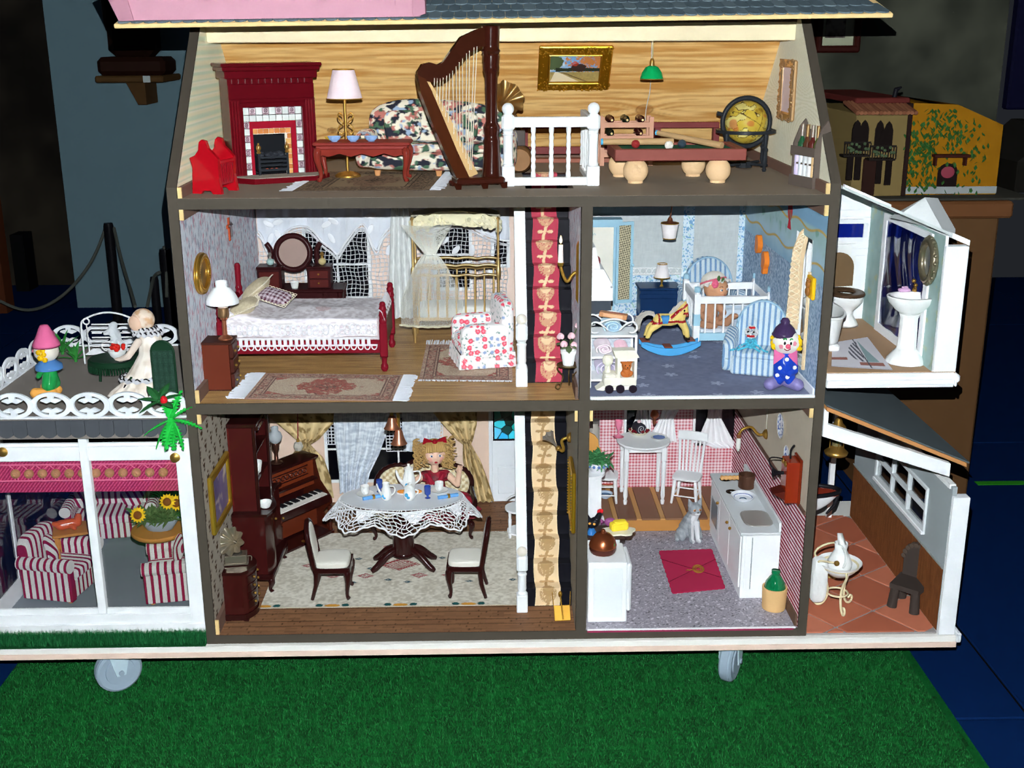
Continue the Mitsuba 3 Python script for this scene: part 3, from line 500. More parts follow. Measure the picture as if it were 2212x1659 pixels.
# curtains of the bedroom -----------------------------------------------------------------------------------------
yl=D-.016
T('bedroom_curtain','wide white sheer and lace curtain across the bedroom back wall','curtain')
hem=[(556,500),(566,510),(580,540),(590,530),(606,512),(632,492),(660,490),(680,502),(700,525),(718,540),(728,550),(738,538),(760,505),(783,484),(795,505),(814,540),(824,515),(845,490),(865,482),(895,486),(925,500),(950,495),(985,480),(1020,490),(1055,510),(1100,520)]
hs=spline([(*at(a,b,y=yl)[[0,2]],0)for a,b in hem],150)[:,:2]
def fn(u,v):zt=np.interp(u*(hs[-1,0]-hs[0,0])+hs[0,0],hs[:,0],hs[:,1]);x=hs[0,0]+u*(hs[-1,0]-hs[0,0]);return x,yl+.002*np.sin(x*160)+.001*np.sin(x*370),zt+v*(C2-.0005-zt)
P('sheer',gridmesh(fn,260,8)[0],M('#cfd4dc',.5),True,label='white sheer cloth above the lace')
hp=np.stack([hs[:,0],yl-.002+.002*np.sin(hs[:,0]*160),hs[:,1]],1)
P('lace_edge',cat(tube(hp,.0017,6),tube(hp+[0,-.0005,-.005],.001,5),tube(hp+[0,0,-.0075],.0007,5)),M('#e4e6ea',.6),True)
rg=random.Random(6);net=[];xx=np.arange(hs[0,0],hs[-1,0],.0062)
for x in xx:
 zt=np.interp(x,hs[:,0],hs[:,1]);zz=np.linspace(F2+.004,zt,14);net.append(tube(np.stack([x+.0015*np.sin(zz*150+x*50)+V([rg.uniform(-.0008,.0008)for _ in zz]),zz*0+yl,zz],1),.00055,4))
for z in np.arange(F2+.01,C2-.03,.0065):
 ok=np.interp(xx,hs[:,0],hs[:,1])>z;i=0
 while i<len(xx):
  j=i
  while j<len(xx)and ok[j]:j+=1
  if j-i>2:net.append(tube(np.stack([xx[i:j],xx[i:j]*0+yl,z+.001*np.sin(xx[i:j]*200+z*90)],1),.00055,4))
  i=j+1
P('lace_net',cat(*net),M('#dcdfe4',.7),True,kind='stuff',label='open white lace net')
lf=[]
for a,b,r in((600,480,20),(580,484,-30),(705,485,30),(720,478,150),(716,515,-60),(800,495,60),(800,466,10),(585,515,70),(600,508,110),(840,540,70),(880,560,20),(860,560,160),(868,585,90),(850,520,120),(890,520,60),(985,540,50),(1005,570,20),(1040,560,160),(1020,540,90),(960,520,40),(1060,590,100),(1045,500,60)):
 x,z=at(a,b,y=yl-.004)[[0,2]];lf.append(mv(ball((0,0,0),(.0085,.0008,.0042),2),(x,yl-.004,z),ry=-r))
P('embroidered_leaf',cat(*lf),M('#e8ebf0',.35),True,kind='stuff',label='satin stitched white leaves')
# lace fold hanging over at the left of the crib
T('lace_drape','gathered white lace drape beside the bed foot, left of the gold crib','curtain')
def fn(u,v):a,b=at(830,500,y=D-.03),at(905,500,y=D-.03);w=.5+.5*v;x=a[0]+(b[0]-a[0])*(.5+(u-.5)*w);return x,D-.03-.005*np.sin(u*30)*(.4+.6*v),C2-.03-v*(C2-.03-F2-.006)
T_=gridmesh(fn,80,30);P0(T_[0],VC(.8),True,color=mixc(lin('#b8bcbc'),lin('#e6e8e6'),nz(T_[1]*.08,T_[2]*.2,300,3)))
# living room curtains ----------------------------------------------------------------------------------------------
def drape(name,label,rows,y,amp,k,colf,n=110,m=60,g=None):
 T(name,label,'curtain',g);R=V([[*at(a,c,y=y)[[0,2]],at(b,c,y=y)[0]]for a,b,c in rows]);N=len(rows)
 def fn(u,v):
  t=v*(N-1);x0,z,x1=[np.interp(t,range(N),R[:,i])for i in range(3)];w=(x1-x0)/(x1-x0).max();return x0+u*(x1-x0),y-amp*np.sin(u*k)*(1.3-w)-.012*(1-w),z
 q,u,v=gridmesh(fn,n,m);P0(q,VC(.75),True,color=colf(u,v))
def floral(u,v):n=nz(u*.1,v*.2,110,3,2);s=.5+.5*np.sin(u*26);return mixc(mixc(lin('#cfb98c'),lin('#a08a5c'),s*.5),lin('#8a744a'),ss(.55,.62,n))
drape('floral_curtain','tied beige floral curtain left of the living room window, behind the piano',[(575,722,890),(600,720,915),(640,690,945),(655,672,955),(625,700,985),(600,715,1030),(600,722,1075)],D-.02,.004,26,floral)
drape('floral_curtain','tied beige floral curtain right of the living room window, beside the white door',[(935,1030,890),(955,1030,915),(985,1022,945),(1000,1018,954),(1000,1038,990),(1010,1056,1040),(1015,1068,1082)],D-.02,.004,26,floral)
def gauze(u,v):return mixc(lin('#a9b3c0'),lin('#e2e8ee'),ss(.3,.7,.6*nz(u*.02,v*.3,420,3)+.4*nz(u*.3,v*.02,300,3)))
drape('gauze_curtain','bluish white gauze curtain at the living room window, left panel',[(718,842,888),(722,838,930),(728,820,980),(733,800,1020),(735,790,1062)],D-.012,.004,44,gauze,130)
drape('gauze_curtain','bluish white gauze curtain at the living room window, right panel behind the doll',[(868,952,888),(868,952,930),(872,945,975)],D-.012,.003,36,gauze,90,30)
T('window_lace','narrow white lace edging with square holes at the living room window','lace')
def rl2(a,b,y0,y1):x0,x1,z0,z1=rect(a,y0,b,y1,D-.009);n=max(2,int((x1-x0)/.005));m=max(2,int((z1-z0)/.005));return[box(x0+(x1-x0)*i/n-.0007,x0+(x1-x0)*i/n+.0007,D-.0095,D-.0085,z0,z1)for i in range(n+1)]+[box(x0,x1,D-.0095,D-.0085,z0+(z1-z0)*i/m-.0007,z0+(z1-z0)*i/m+.0007)for i in range(m+1)]
for r_ in((703,735,895,960),(835,872,895,975),(925,955,895,945)):P('lace_strip',cat(*rl2(*r_)),M('#d9dee6',.7),False)
# ======== ATTIC ================================================================================================
RED=lambda:M('#8e0f1c',.22,coat=.7)
g=at(447,420,z=F3)
T('magazine_rack','glossy bright red magazine rack beside the attic fireplace','magazine rack',None,(g[0],g[1]+.001,F3),-17)
pan=[(-.019,0),(-.008,0),(-.005,.004),(.005,.004),(.008,0),(.019,0),(.0165,.02),(.0172,.04),(.012,.046),(.0055,.052),(.003,.0605),(-.002,.062),(-.0055,.059),(-.007,.05),(-.012,.044),(-.019,.041),(-.0162,.03)]
for y in(0,.036):P('end_panel',prism([(x,z)for x,z in pan],y,y+.005,'y'),M('#9c0a17',.2),False)
P('shelf',box(-.0155,.0155,.005,.038,.010,.0125),RED(),False)
for s in(-1,1):
 for i in range(6):P('slat',box(s*.0155-.001,s*.0155+.001,.0075+i*.005,.0105+i*.005,.0125,.034),RED(),False)
 P('rail',box(s*.0155-.0016,s*.0155+.0016,.005,.038,.034,.0385,.001),M('#a8101e',.2,coat=.8))
g=at(598,388,z=F3)
T('fireplace','glossy dark red mahogany fireplace with printed tiles and a coal grate','fireplace',None,(g[0],g[1]-.001,F3),25)
FB=M('#500710',.2);w,h,d=.054,.143,.042
op=[(-.0385,.004),(.0385,.004),(.0385,.092),(-.0385,.092)]
P('surround',prism([(-w,0),(w,0),(w,h-.012),(-w,h-.012)],0,d,'y',[op]),FB,False)
P('mantel_shelf',cat(box(-w-.009,w+.009,-.012,d+.002,h-.004,h,.001),box(-w-.007,w+.007,-.010,d+.001,h-.009,h-.004,.001),box(-w-.004,w+.004,-.006,d,h-.0185,h-.009,.0008)),FB,False)
P('frieze',box(-w,w,-.0025,0,.100,h-.025,.0006),FB,False)
for i in range(12):P('dentil',box(-w+.005+i*.0083,-w+.010+i*.0083,-.005,-.0,h-.0245,h-.0185,.0005),FB,False)
for s in(-1,1):
 P('pilaster',cat(*[cyl((s*(w-.011+k*.0035),-.0015,.006),(s*(w-.011+k*.0035),-.0015,.098),.0019,n=8)for k in range(3)],box(s*w-.001 if s>0 else-w,s*w if s>0 else-w+.001,-.003,0,0,.1)),M('#5e0a14',.2))
P('hood_frame',cat(box(-.040,.040,-.003,.001,.09,.0965,.001),box(-.0415,-.0375,-.003,.001,.004,.095),box(.0375,.0415,-.003,.001,.004,.095)),FB,False)
ts=.0073
tile_m=[M('#d5dbd8',.25),M('#c9b7bd',.25),M('#dfe0d8',.25)]
def tl(x,z,w_,h_,i):
 if i:k=P('tile',box(x+.0003,x+w_-.0003,.0012,.0035,z+.0003,z+h_-.0003,.0003),tile_m[1],False);P('motif',cat(mv(torus(w_*.24,.0004,10,4),(x+w_/2,.0011,z+h_/2),rx=90),box(x+w_*.12,x+w_*.88,.0009,.0014,z+h_*.12,z+h_*.2),box(x+w_*.12,x+w_*.88,.0009,.0014,z+h_*.8,z+h_*.88),ball((x+w_/2,.0012,z+h_/2),(w_*.1,.0004,w_*.1),1)),M('#5a3848',.5),parent=k)
 else:P('tile',box(x+.0003,x+w_-.0003,.0012,.0035,z+.0003,z+h_-.0003,.0003),tile_m[0],False)
for i in range(9):tl(-.0375+i*.00833,.0805,.00833,.0105,i%2);tl(-.0375+i*.00833,.0725,.00833,.008,0)
for i in range(8):
 for s in(-.0375,.0295):tl(s,.005+i*.00845,.008,.00845,i%2)
P('inner_arch',cat(box(-.0295,.0295,.003,.006,.064,.0725),box(-.0295,-.0255,.003,.006,.004,.064),box(.0235,.0295,.003,.006,.004,.066)),M('#8a1426',.25,coat=.7),False)
for i in range(7):P('brick',box(-.0255+i*.007,-.0192+i*.007,.0045,.008,.0575,.0633,.0004),M('#b5703a' if i%3 else '#c98a4e',.6),False)
for i in range(8):P('brick',box(.0165+.002*(i%2),.0232,.0045,.008,.006+i*.0064,.0118+i*.0064,.0004),M('#b5703a' if i%2 else '#c9a05e',.6),False)
P('brick_joint',cat(box(-.0255,.0237,.006,.009,.0565,.0642),box(.0158,.0237,.006,.009,.004,.0575)),M('#ded5c6',.7),False)
P('firebox',cat(box(-.0385,.0385,d-.004,d-.001,.004,.09),box(-.0258,-.0246,.006,d-.003,.004,.058),box(-.0258,.02,.008,d-.003,.0572,.0585),box(-.0258,.024,.004,d-.003,.0035,.0045)),M('#101216',.7),False)
gm=M('#1d2126',.5)
P('grate',cat(*[box(-.022,.014,-.006,-.0045,.0125+i*.005,.0148+i*.005)for i in range(4)],*[box(x-.0013,x+.0013,-.0068,-.004,0.0045,.034)for x in(-.022,.014)],*[box(x-.001,x+.001,-.006,.014,.012,.03)for x in(-.022,.014)],box(-.022,.014,-.006,.014,.0115,.013)),gm,False)
rg=random.Random(2)
for i in range(13):P('coal',ball((rg.uniform(-.018,.010),rg.uniform(-.002,.010),.031+rg.uniform(-.002,.003)),(.0042,.0036,.0032),1),M('#2a2d33',.5),False)
for i in range(3):P('ember',ball((-.012+i*.006,-.003,.0135),(.003,.002,.0016),1),M('#c2301a',.5),False,emitter={'type':'area','radiance':{'type':'rgb','value':[.5,.06,.02]}})
for x in(-.022,.014):P('finial',lathe([(.0022,0),(.003,.0015),(.0018,.003),(.0032,.006),(.0028,.009),(.0012,.0105),(.0014,.012),(0,.0135)],12,(x,-.0055,.034)),BRASS())
P('hearth',cat(prism([(-w-.006,.01),(-w-.006,-.010),(-w+.016,-.040),(w-.012,-.040),(w+.012,-.012),(w+.012,.01)],0,.0066,'z')),M('#5a0812',.25,coat=.6),False)
P('hearth_stone',prism([(-w+.0,.001),(-w-.0,-.010),(-w+.018,-.037),(w-.014,-.037),(w+.009,-.012),(w+.009,.001)],.0066,.0074,'z'),M('#8b8278',.7),False)
# floor lamp
g=at(752,383,z=F3);yl2=g[1]
T('floor_lamp','brass floor lamp with a pale pink shade behind the coffee table','floor lamp',None,(g[0],g[1],F3));H=at(752,150,y=yl2)[2]-F3;hb=at(752,213,y=yl2)[2]-F3
P('base',lathe([(0,0),(.0165,0),(.0165,.003),(.012,.006),(.004,.008),(0,.008)],24),BRASS());P('pole',lathe([(0,.007),(.0017,.007),(.0017,hb+.01),(0,hb+.01)],10),BRASS())
for s in(-1,1):P('scroll',tube(spline([(s*.002,0,.058),(s*.006,0,.055),(s*.009,0,.058),(s*.008,0,.064),(s*.003,0,.068),(s*.008,0,.073),(s*.0095,0,.078),(s*.007,0,.0805),(s*.004,0,.078)],40),.0009,6),GOLD(),True)
P('lamp_shade',lathe([(.0225,hb),(.0135,H),(.0128,H),(.0218,hb+.0005),(.0225,hb)],32),M('#f2dfe4',.5),True,label='pale pink lamp shade with gold rims')
P('rim',torus(.0224,.0008,32,6,(0,0,hb)),GOLD(),True);P('rim',torus(.0134,.0007,32,6,(0,0,H)),GOLD(),True)
P('bulb',ball((0,0,hb+.02),.006),M('#fff0d0',.5),emitter={'type':'area','radiance':{'type':'rgb','value':[9,5.5,2.2]}})
# coffee table
g=at(785,394,z=F3);ct=(g[0],g[1]+.02,F3)
T('coffee_table','reddish wooden coffee table with curved legs in the attic','coffee table',None,ct,-1);CT=M('#74281f',.2);hx,hy,hz_=.055,.022,.049
P('table_top',cat(box(-hx-.005,hx+.005,-hy-.005,hy+.005,hz_-.004,hz_,.0015),box(-hx-.001,hx+.001,-hy-.002,hy+.002,hz_-.0085,hz_-.004,.001)),M('#7c2c26',.5),False)
ap=[(-hx,hz_-.0085)]+[(hx,hz_-.0085),(hx,hz_-.017)]+[(hx*(1-i/8),hz_-.0135-.003*abs(math.sin(i*.785))-.001*(i%4==2))for i in range(1,16)]+[(-hx,hz_-.017)]
for y in(-hy,hy-.002):P('apron',prism(ap,y,y+.002,'y'),CT,False)
for s in(-hx,hx-.002):P('apron',box(s,s+.002,-hy,hy,hz_-.016,hz_-.0085),CT,False)
def cab_leg(x,y,h,r=.004,out=1):  # cabriole leg
 sx,sy=(1 if x>0 else-1),(1 if y>0 else-1);t=V([0,.12,.3,.55,.8,.93,1.0]);o=V([0,.5,.55,.1,-.3,.1,.55])*r*1.1*out;rr=V([1,1.15,1,.7,.5,.62,.7])*r
 return tube(spline([(x+sx*a*.8,y+sy*a*.8,h*(1-b)+.0003+r*.5*(b==1))for a,b in zip(o,t)],18),np.interp(np.linspace(0,1,18),t,rr),8)
for sx in(-1,1):
 for sy in(-1,1):P('leg',cab_leg(sx*(hx-.002),sy*(hy-.002),hz_-.008,.0045),CT,True)
def bowl(r,h,t=.0006,foot=.45):return[(0,t),(r*foot,.0),(r*foot,.0008),(r*.75,h*.35),(r,h),(r-t,h),(r*.7,h*.4),(r*.3,h*.18),(0,h*.16)]
for i,(u,lab)in enumerate(((718,'small blue bowl on the coffee table, left one beside the yellow dish'),(759,'small blue bowl in the middle of the coffee table, by the lamp pole'),(798,'small blue bowl on the coffee table, right one nearest the sofa'))):
 q=at(u,309,z=F3+hz_);T('blue_bowl',lab,'bowl','blue bowls on the coffee table',(q[0],ct[1]-.008,F3+hz_));P0(lathe(bowl(.0085,.0065),22),M('#8fb0dc',.3))
T('yellow_dish','small yellow dish behind the blue bowls on the coffee table','dish',None,(at(715,300,y=ct[1])[0],ct[1]+.012,F3+hz_));P0(lathe(bowl(.010,.004),18),M('#c9a93a',.4))
# rugs
def fringe(o,U,W,n,r=.0007,seed=1,col='#dfe3e8'):
 rg=random.Random(seed);o,U,W=V(o,float),V(U,float),V(W,float);t=[]
 for i in range(n):
  a=o+U*(i+rg.random()*.5)/n;e=a+W*rg.uniform(.8,1.1)+U*rg.uniform(-.012,.012);t.append(tube([a+[0,0,.0006],(a+e)/2+[0,0,.0008],e+[0,0,.0004]],r,4))
 return cat(*t)
def persian(bg,rd,dk,cr,L,Wd):
 def f(u,v):
  c=np.tile(lin(bg),(len(u),1));eu,ev=np.minimum(u,L-u),np.minimum(v,Wd-v);e=np.minimum(eu,ev)
  n=nz(u,v,420,3,1);c=mixc(c,lin(cr),(n>.62));a,b=np.abs(u-L/2)/(L/2),np.abs(v-Wd/2)/(Wd/2)
  med=a*1.7+b*1.0<.82+.08*np.sin(a*40);fld=e>Wd*.17
  c2=mixc(lin(cr),lin(rd),med&(nz(u,v,300,8,2)>.36));c2=mixc(c2,lin(dk),med&(nz(u,v,480,5,1)>.66));cor=(a*.9+b*1.0>1.12);c2=mixc(c2,lin(rd),cor&(nz(u,v,350,4,1)>.4));c2=mixc(c2,lin(dk),((a*1.7+b<.3)&(nz(u,v,400,9)>.5)))
  c=mixc(c,c2,fld);c=mixc(c,lin(dk),(np.abs(e-Wd*.17)<.0009)|(np.abs(e-Wd*.045)<.0007)|(np.abs(e-Wd*.14)<.0006));br=(e>Wd*.05)&(e<Wd*.135);c=mixc(c,lin(dk),br&(nz(u,v,600,2,1)>.56));return mixc(c,lin(rd),(br&(nz(u,v,500,6,1)>.66))*.8)
 return f
q0,q1=at(632,414,z=F3),at(928,412,z=F3);y1=at(700,372,z=F3)[1]
T('attic_rug','flat dull brown rug with white fringe under the coffee table','rug',None,(q0[0],q0[1],F3+.0004));L=q1[0]-q0[0]
P('pile',sheet((0,0,.0006),(L,0,0),(.012,y1-q0[1],0),200,120,persian('#5a4c40','#6b5444','#3a302a','#75644f',L,y1-q0[1])),VC(.9));P('backing',prism([(0,0),(L,0),(L+.012,y1-q0[1]),(.012,y1-q0[1])],-.0004,.0004,'z'),M('#4a4038',.9),False)
P('fringe',fringe((0,0.001,0),(.012,y1-q0[1]-.01,0),(-.015,-.001,0),34),M('#c9ccd2',.8),True,kind='stuff');P('fringe',fringe((L,0.001,0),(.012,y1-q0[1]-.01,0),(.016,.0,0),34,seed=4),M('#c9ccd2',.8),True,kind='stuff')
# floral sofa
def fine(m,l=.0022):v,f=trimesh.remesh.subdivide_to_size(m.vertices,m.faces,l,max_iter=12);return trimesh.Trimesh(v,f,process=True)
def flor3(v,s=110):
 n1=meshkit.fbm(v*s,2,1);n2=meshkit.fbm(v*s+9,2,4);n3=meshkit.fbm(v*s*1.2+30,2,8);c=np.tile(lin('#23242e'),(len(v),1));c=mixc(c,lin('#d9d2bf'),n1>.455);c=mixc(c,lin('#8d9fb4'),(n2>.655));c=mixc(c,lin('#a8685e'),(n3>.57)&(n1>.42));return mixc(c,lin('#3f5c46'),(n2<.40)&(n1<.56))
g=at(868,384,z=F3)
T('sofa','floral sofa with dark ground and rose and cream flowers in the attic','sofa',None,(g[0]+.045,g[1]+.035,F3),-6);sl=.098
def cush(*a,n=4):
 return fine(sofa_cushion(*a),.0035)
for nme,m in(('seat_base',cush(-sl,sl,-.036,.036,.007,.032,)),('seat_cushion',cush(-sl+.014,sl-.014,-.038,.02,.03,.043)),('backrest',cush(-sl+.004,sl-.004,.012,.04,.02,.094)),('arm',cush(-sl-.006,-sl+.018,-.036,.036,.01,.058)),('arm',cush(sl-.018,sl+.006,-.036,.036,.01,.058))):
 if nme=='backrest':
  v=m.vertices;k=v[:,2]>.05;v[k,2]=.05+(v[k,2]-.05)*(.74+.26*np.cos(np.clip((v[k,0]+.03)/(sl*1.15),-1.5,1.5))**2*1.1);m.vertices=v
 P(nme,m,VC(.8),True,color=flor3(m.vertices))
for x in(-.075,.005,.082):P('foot',lathe([(0,0),(.003,0),(.0045,.008),(0,.008)],12,(x,-.026,0)),M('#c08a5a',.5))
for x,rz in((-.045,20),(.03,-12)):m=mv(cush(-.024,.024,-.007,.007,-.02,.02),(x,.0,.062),rz=rz,rx=-14);P('throw_cushion',m,VC(.8),True,color=flor3(m.vertices+.5))
# harp
g=at(1062,403,z=F3);yh=g[1]
hx_=at(1062,300,y=yh)[0];T('harp','tall dark brown wooden harp standing at the attic edge left of the railing','harp',m=mat4((hx_,yh,0),13)@mat4((-hx_,-yh,0)));HB=M('#30110a',.2)
xc,zt=at(1062,300,y=yh)[0],at(1062,52,y=yh)[2];pxm=1/(at(1000,300,y=yh)[0]-at(999,300,y=yh)[0]);u=lambda n:n/pxm
zz=lambda py:at(1062,py,y=yh)[2]-F3
prof=[(0,0.008),(u(24),.008),(u(26),zz(383)),(u(22),zz(378)),(u(21),zz(370)),(u(17),zz(312)),(u(19),zz(306)),(u(17),zz(300)),(u(15),zz(292)),(u(18),zz(276)),(u(16),zz(270)),(u(12),zz(262)),(u(14),zz(160)),(u(17),zz(152)),(u(18),zz(146)),(u(17),zz(140)),(u(19),zz(122)),(u(17),zz(116)),(u(20),zz(110)),(u(17),zz(104)),(u(18),zz(98)),(u(19),zz(62)),(u(20),zz(56)),(0,zz(54))]
P('column',lathe(prof,24,(xc,yh,F3)),HB,40)
def zp2(pts):return[(880+a/4.147,30+b/4.147)for a,b in pts]
nk=zp2([(700,115),(600,150),(470,210),(380,330),(310,430),(260,455),(190,435),(120,450),(75,520),(80,600),(140,590),(215,605),(290,590),(360,545),(420,470),(490,390),(560,335),(640,290),(700,290)])
P('neck',prism(Polygon([(x,z)for x,z in px2(nk,yh)]).buffer(.0004),yh-.006,yh+.006,'y'),M('#2e1107',.2),30)
sb=zp2([(72,540),(100,700),(200,960),(330,1260),(420,1455),(540,1462),(430,1230),(290,900),(190,670),(140,575)])
P('sound_box',prism(px2(sb,yh),yh-.011,yh+.011,'y'),M('#3c1a0a',.2),False)
sb2=zp2([(140,575),(190,670),(290,900),(430,1230),(540,1462),(625,1425),(500,1190),(360,900),(240,680),(180,585)])
P('sound_board',prism(px2(sb2,yh),yh-.003,yh+.008,'y'),M('#b59464',.5),False)
tops=[(225,570),(250,570),(277,572),(303,565),(335,548),(362,528),(388,505),(420,468),(448,430),(478,395),(515,352),(541,328),(583,300),(610,290)]
bots=[(222,640),(246,765),(270,800),(296,865),(325,915),(348,965),(400,1070),(430,1130),(455,1180),(482,1235),(510,1290),(530,1335),(545,1390),(560,1392)]
for(a,b),(c,d)in zip(tops,bots):(x0,z0),(x1,z1)=px2(zp2([(a,b),(c,d)]),yh-.004);P('string',cyl((x0,yh-.006,z0),(x1,yh-.006,z1),.0006,n=5),M('#d9cdb8',.4,),True)
P('base',cat(box(at(980,395,y=yh)[0],at(1085,395,y=yh)[0],yh-.018,yh+.018,F3+.005,F3+.013,.002)),HB)
for x in(982,1040,1082):
 q=at(x,400,y=yh)[0]
 for s in(-1,1):P('foot',hull([(q-.005,yh+s*.014,F3+.007),(q+.005,yh+s*.014,F3+.007),(q-.003,yh+s*.021,F3+.0003),(q+.003,yh+s*.021,F3+.0003),(q,yh+s*.012,F3+.0003)]),HB)
# gramophone with petal horn
def petal_horn(n,R,L,mat,name='horn',lobes=8,parent=None):
 t=np.linspace(0,1,14);r0=.12+.88*t**2.2
 def fn(uu,vv):a=uu*2*np.pi;r=R*(.10+.90*vv**2)*(1+.10*vv**2*np.cos(lobes*a));return r*np.cos(a),r*np.sin(a),L*(vv-.12*vv**2*np.abs(np.cos(lobes*a/2)))
 return gridmesh(fn,96,16,True)[0]
g=at(1122,378,z=F3)
T('gramophone','wooden gramophone with a fluted brass flower horn behind the attic railing','gramophone',None,(g[0],g[1],F3))
P('cabinet',cat(mv(lathe([(0,-.02),(.014,-.02),(.0185,0),(.014,.02),(0,.02)],24),rx=90,loc=(0,.02,.0188))),M('#7d5a38',.5));P('band',mv(lathe([(.0188,-.006),(.0192,0),(.0188,.006)],24),rx=90,loc=(0,.02,.0188)),DARK());P('neck_block',box(-.011,.008,.012,.028,.036,.056,.001),M('#4a4340',.6));P('arm',tube(spline([(0,.02,.055),(-.004,.02,.07),(-.012,.022,.085),(-.014,.02,.094)],16),.003,8),M('#5a4026',.4,0),True)
q=at(1092,212,y=g[1])
m=petal_horn(0,.0225,.03,0);P('horn',mv(m,(q[0]-g[0]-.008,.018,q[2]-F3-.012),rx=62,rz=28),M('#a8814a',.3,1),True,label='fluted brass horn')
# white landing railing
g1,g2=at(1098,402,z=F3),at(1280,401,z=F3);yr1=(g1[1]+g2[1])/2
T('landing_railing','white turned railing around the attic stair opening','railing');NEW=lambda H:cat(cbox((0,0,.012),(.0155,.0155,.024),.0012),lathe([(.0062,.024),(.0068,.026),(.0058,.028),(.0058,.07*H/.1),(.0068,.072*H/.1),(.0058,.074*H/.1),(.0064,.077*H/.1)],14),cbox((0,0,(.077*H/.1+H)/2),(.0155,.0155,H-.077*H/.1),.003))
H=at(1098,247,y=yr1)[2]-F3
for x in(g1[0],g2[0]):
 k=P('newel_post',mv(NEW(H),(x,yr1,F3+.0003)),WHITE());P('ball',ball((x,yr1,F3+H+.0062),.0072,3),WHITE(),True,parent=k)
zt2,zb2=H-.003,.001
P('top_rail',box(g1[0]+.007,g2[0]-.007,yr1-.005,yr1+.005,F3+zt2-.012,F3+zt2,.001),WHITE());P('bottom_rail',box(g1[0]+.007,g2[0]-.007,yr1-.004,yr1+.004,F3+.0008,F3+.0105,.0006),WHITE())
bal=lambda h:lathe([(0,0),(.003,0)]+[(.0022+.0009*(i%2),h*i/14)for i in range(1,14)]+[(.003,h),(0,h)],10)
for uu in(1152,1191,1228):P('baluster',mv(bal(zt2-.0225),(at(uu,320,y=yr1)[0],yr1,F3+.0105)),WHITE())
for x in(g1[0],g2[0]):
 P('side_rail',box(x-.004,x+.004,yr1+.007,hy1+.012,F3+zt2-.011,F3+zt2-.001,.001),WHITE());P('side_sill',box(x-.004,x+.004,yr1+.007,hy1+.012,F3+.0006,F3+.007),WHITE())
 for i in range(5):P('baluster',mv(bal(zt2-.0185),(x,yr1+.03+i*.033,F3+.007)),WHITE())
# painting on the sloping pine panel
ang=math.degrees(math.atan2(D-RIDGE[0],RIDGE[1]-.5725));ca,sa=math.cos(math.radians(ang)),math.sin(math.radians(ang))
def on_slope(px_,py_):
 e=at(px_,py_,y=0);d=e-EYE;n=V([0,ca,sa]);p0=V([0,D,.5725]);t=((p0-EYE)@n)/(d@n);return EYE+d*t
q=on_slope(1241,143);a=on_slope(1163,143);b=on_slope(1320,143);c=on_slope(1241,96);d=on_slope(1241,190)
T('landscape_painting','ornate gold-framed autumn landscape painting on the pine panel','painting',None,(q-V([0,ca,sa])*.0012).tolist(),0,1,ang);w,h=(b[0]-a[0])/2,np.linalg.norm(c-d)/2
GF=M('#c98f1f',.25,1)
def fr_rect(w,h,t,y0,y1,b=.001):return cat(box(-w,w,y0,y1,h-t,h,b),box(-w,w,y0,y1,-h,-h+t,b),box(-w,-w+t,y0,y1,-h,h,b),box(w-t,w,y0,y1,-h,h,b))
P('frame',fr_rect(w,h,.0145,-.005,0,.0015),GF)
rg=random.Random(8);P('carving',cat(*[ball((rg.uniform(-w,w),-.0052,s*rg.uniform(h-.013,h-.001)),rg.uniform(.0008,.0018),1)for i in range(90)for s in(-1,1)],*[ball((s*rg.uniform(w-.013,w-.001),-.0052,rg.uniform(-h,h)),rg.uniform(.0006,.0013),1)for i in range(26)for s in(-1,1)]),M('#e0aa35',.2,1),True,kind='stuff',label='gilded leaf carving')
P('inner_bead',fr_rect(w-.0135,h-.0135,.0022,-.0065,-.003,.0008),M('#d8a233',.25,1))
iw,ih=w-.0155,h-.0155
def landscape(u,v):
 x,y=u/(2*iw),v/(2*ih);n=nz(u,v,160,2,3);n2=nz(u,v,400,5,2);c=mixc(lin('#6f9cc4'),lin('#c9d2cc'),ss(.5,.95,n+.25*(1-x)));c=mixc(c,lin('#b8743e'),ss(.38,.5,n2*.5+.5*n+.25*(x-.55)-.35*np.abs(y-.75))*(x>.3));c=mixc(c,lin('#4d5a3c'),((np.hypot((x-.06)/.2,(y-.72)/.28)<.8+.4*n2)))
 c=mixc(c,lin('#2c3226'),(np.abs(y-.42-.05*n)<.06)&(x>.12));c=mixc(c,lin('#3a2b26'),(np.hypot((x-.58)/.16,(y-.52)/.15)<.7+.5*n2));c=mixc(c,lin('#b03a2a'),(np.hypot((x-.5)/.09,(y-.66)/.1)<.5+.7*n2)*.7);g=y<.36;c=mixc(c,mixc(lin('#b59a5c'),lin('#8a7a48'),n2),g);c=mixc(c,lin('#d9cba8'),g&(np.abs(x-.14-.5*(.36-y)-.0)<.03+.75*(.36-y)));return mixc(c,lin('#5a4630'),(g&(np.abs(x-.24-1.45*(.36-y))<.03))*.8)
P('canvas',sheet((-iw,-.0025,-ih),(2*iw,0,0),(0,0,2*ih),130,80,landscape),VC(.4),label='painted autumn road under trees')
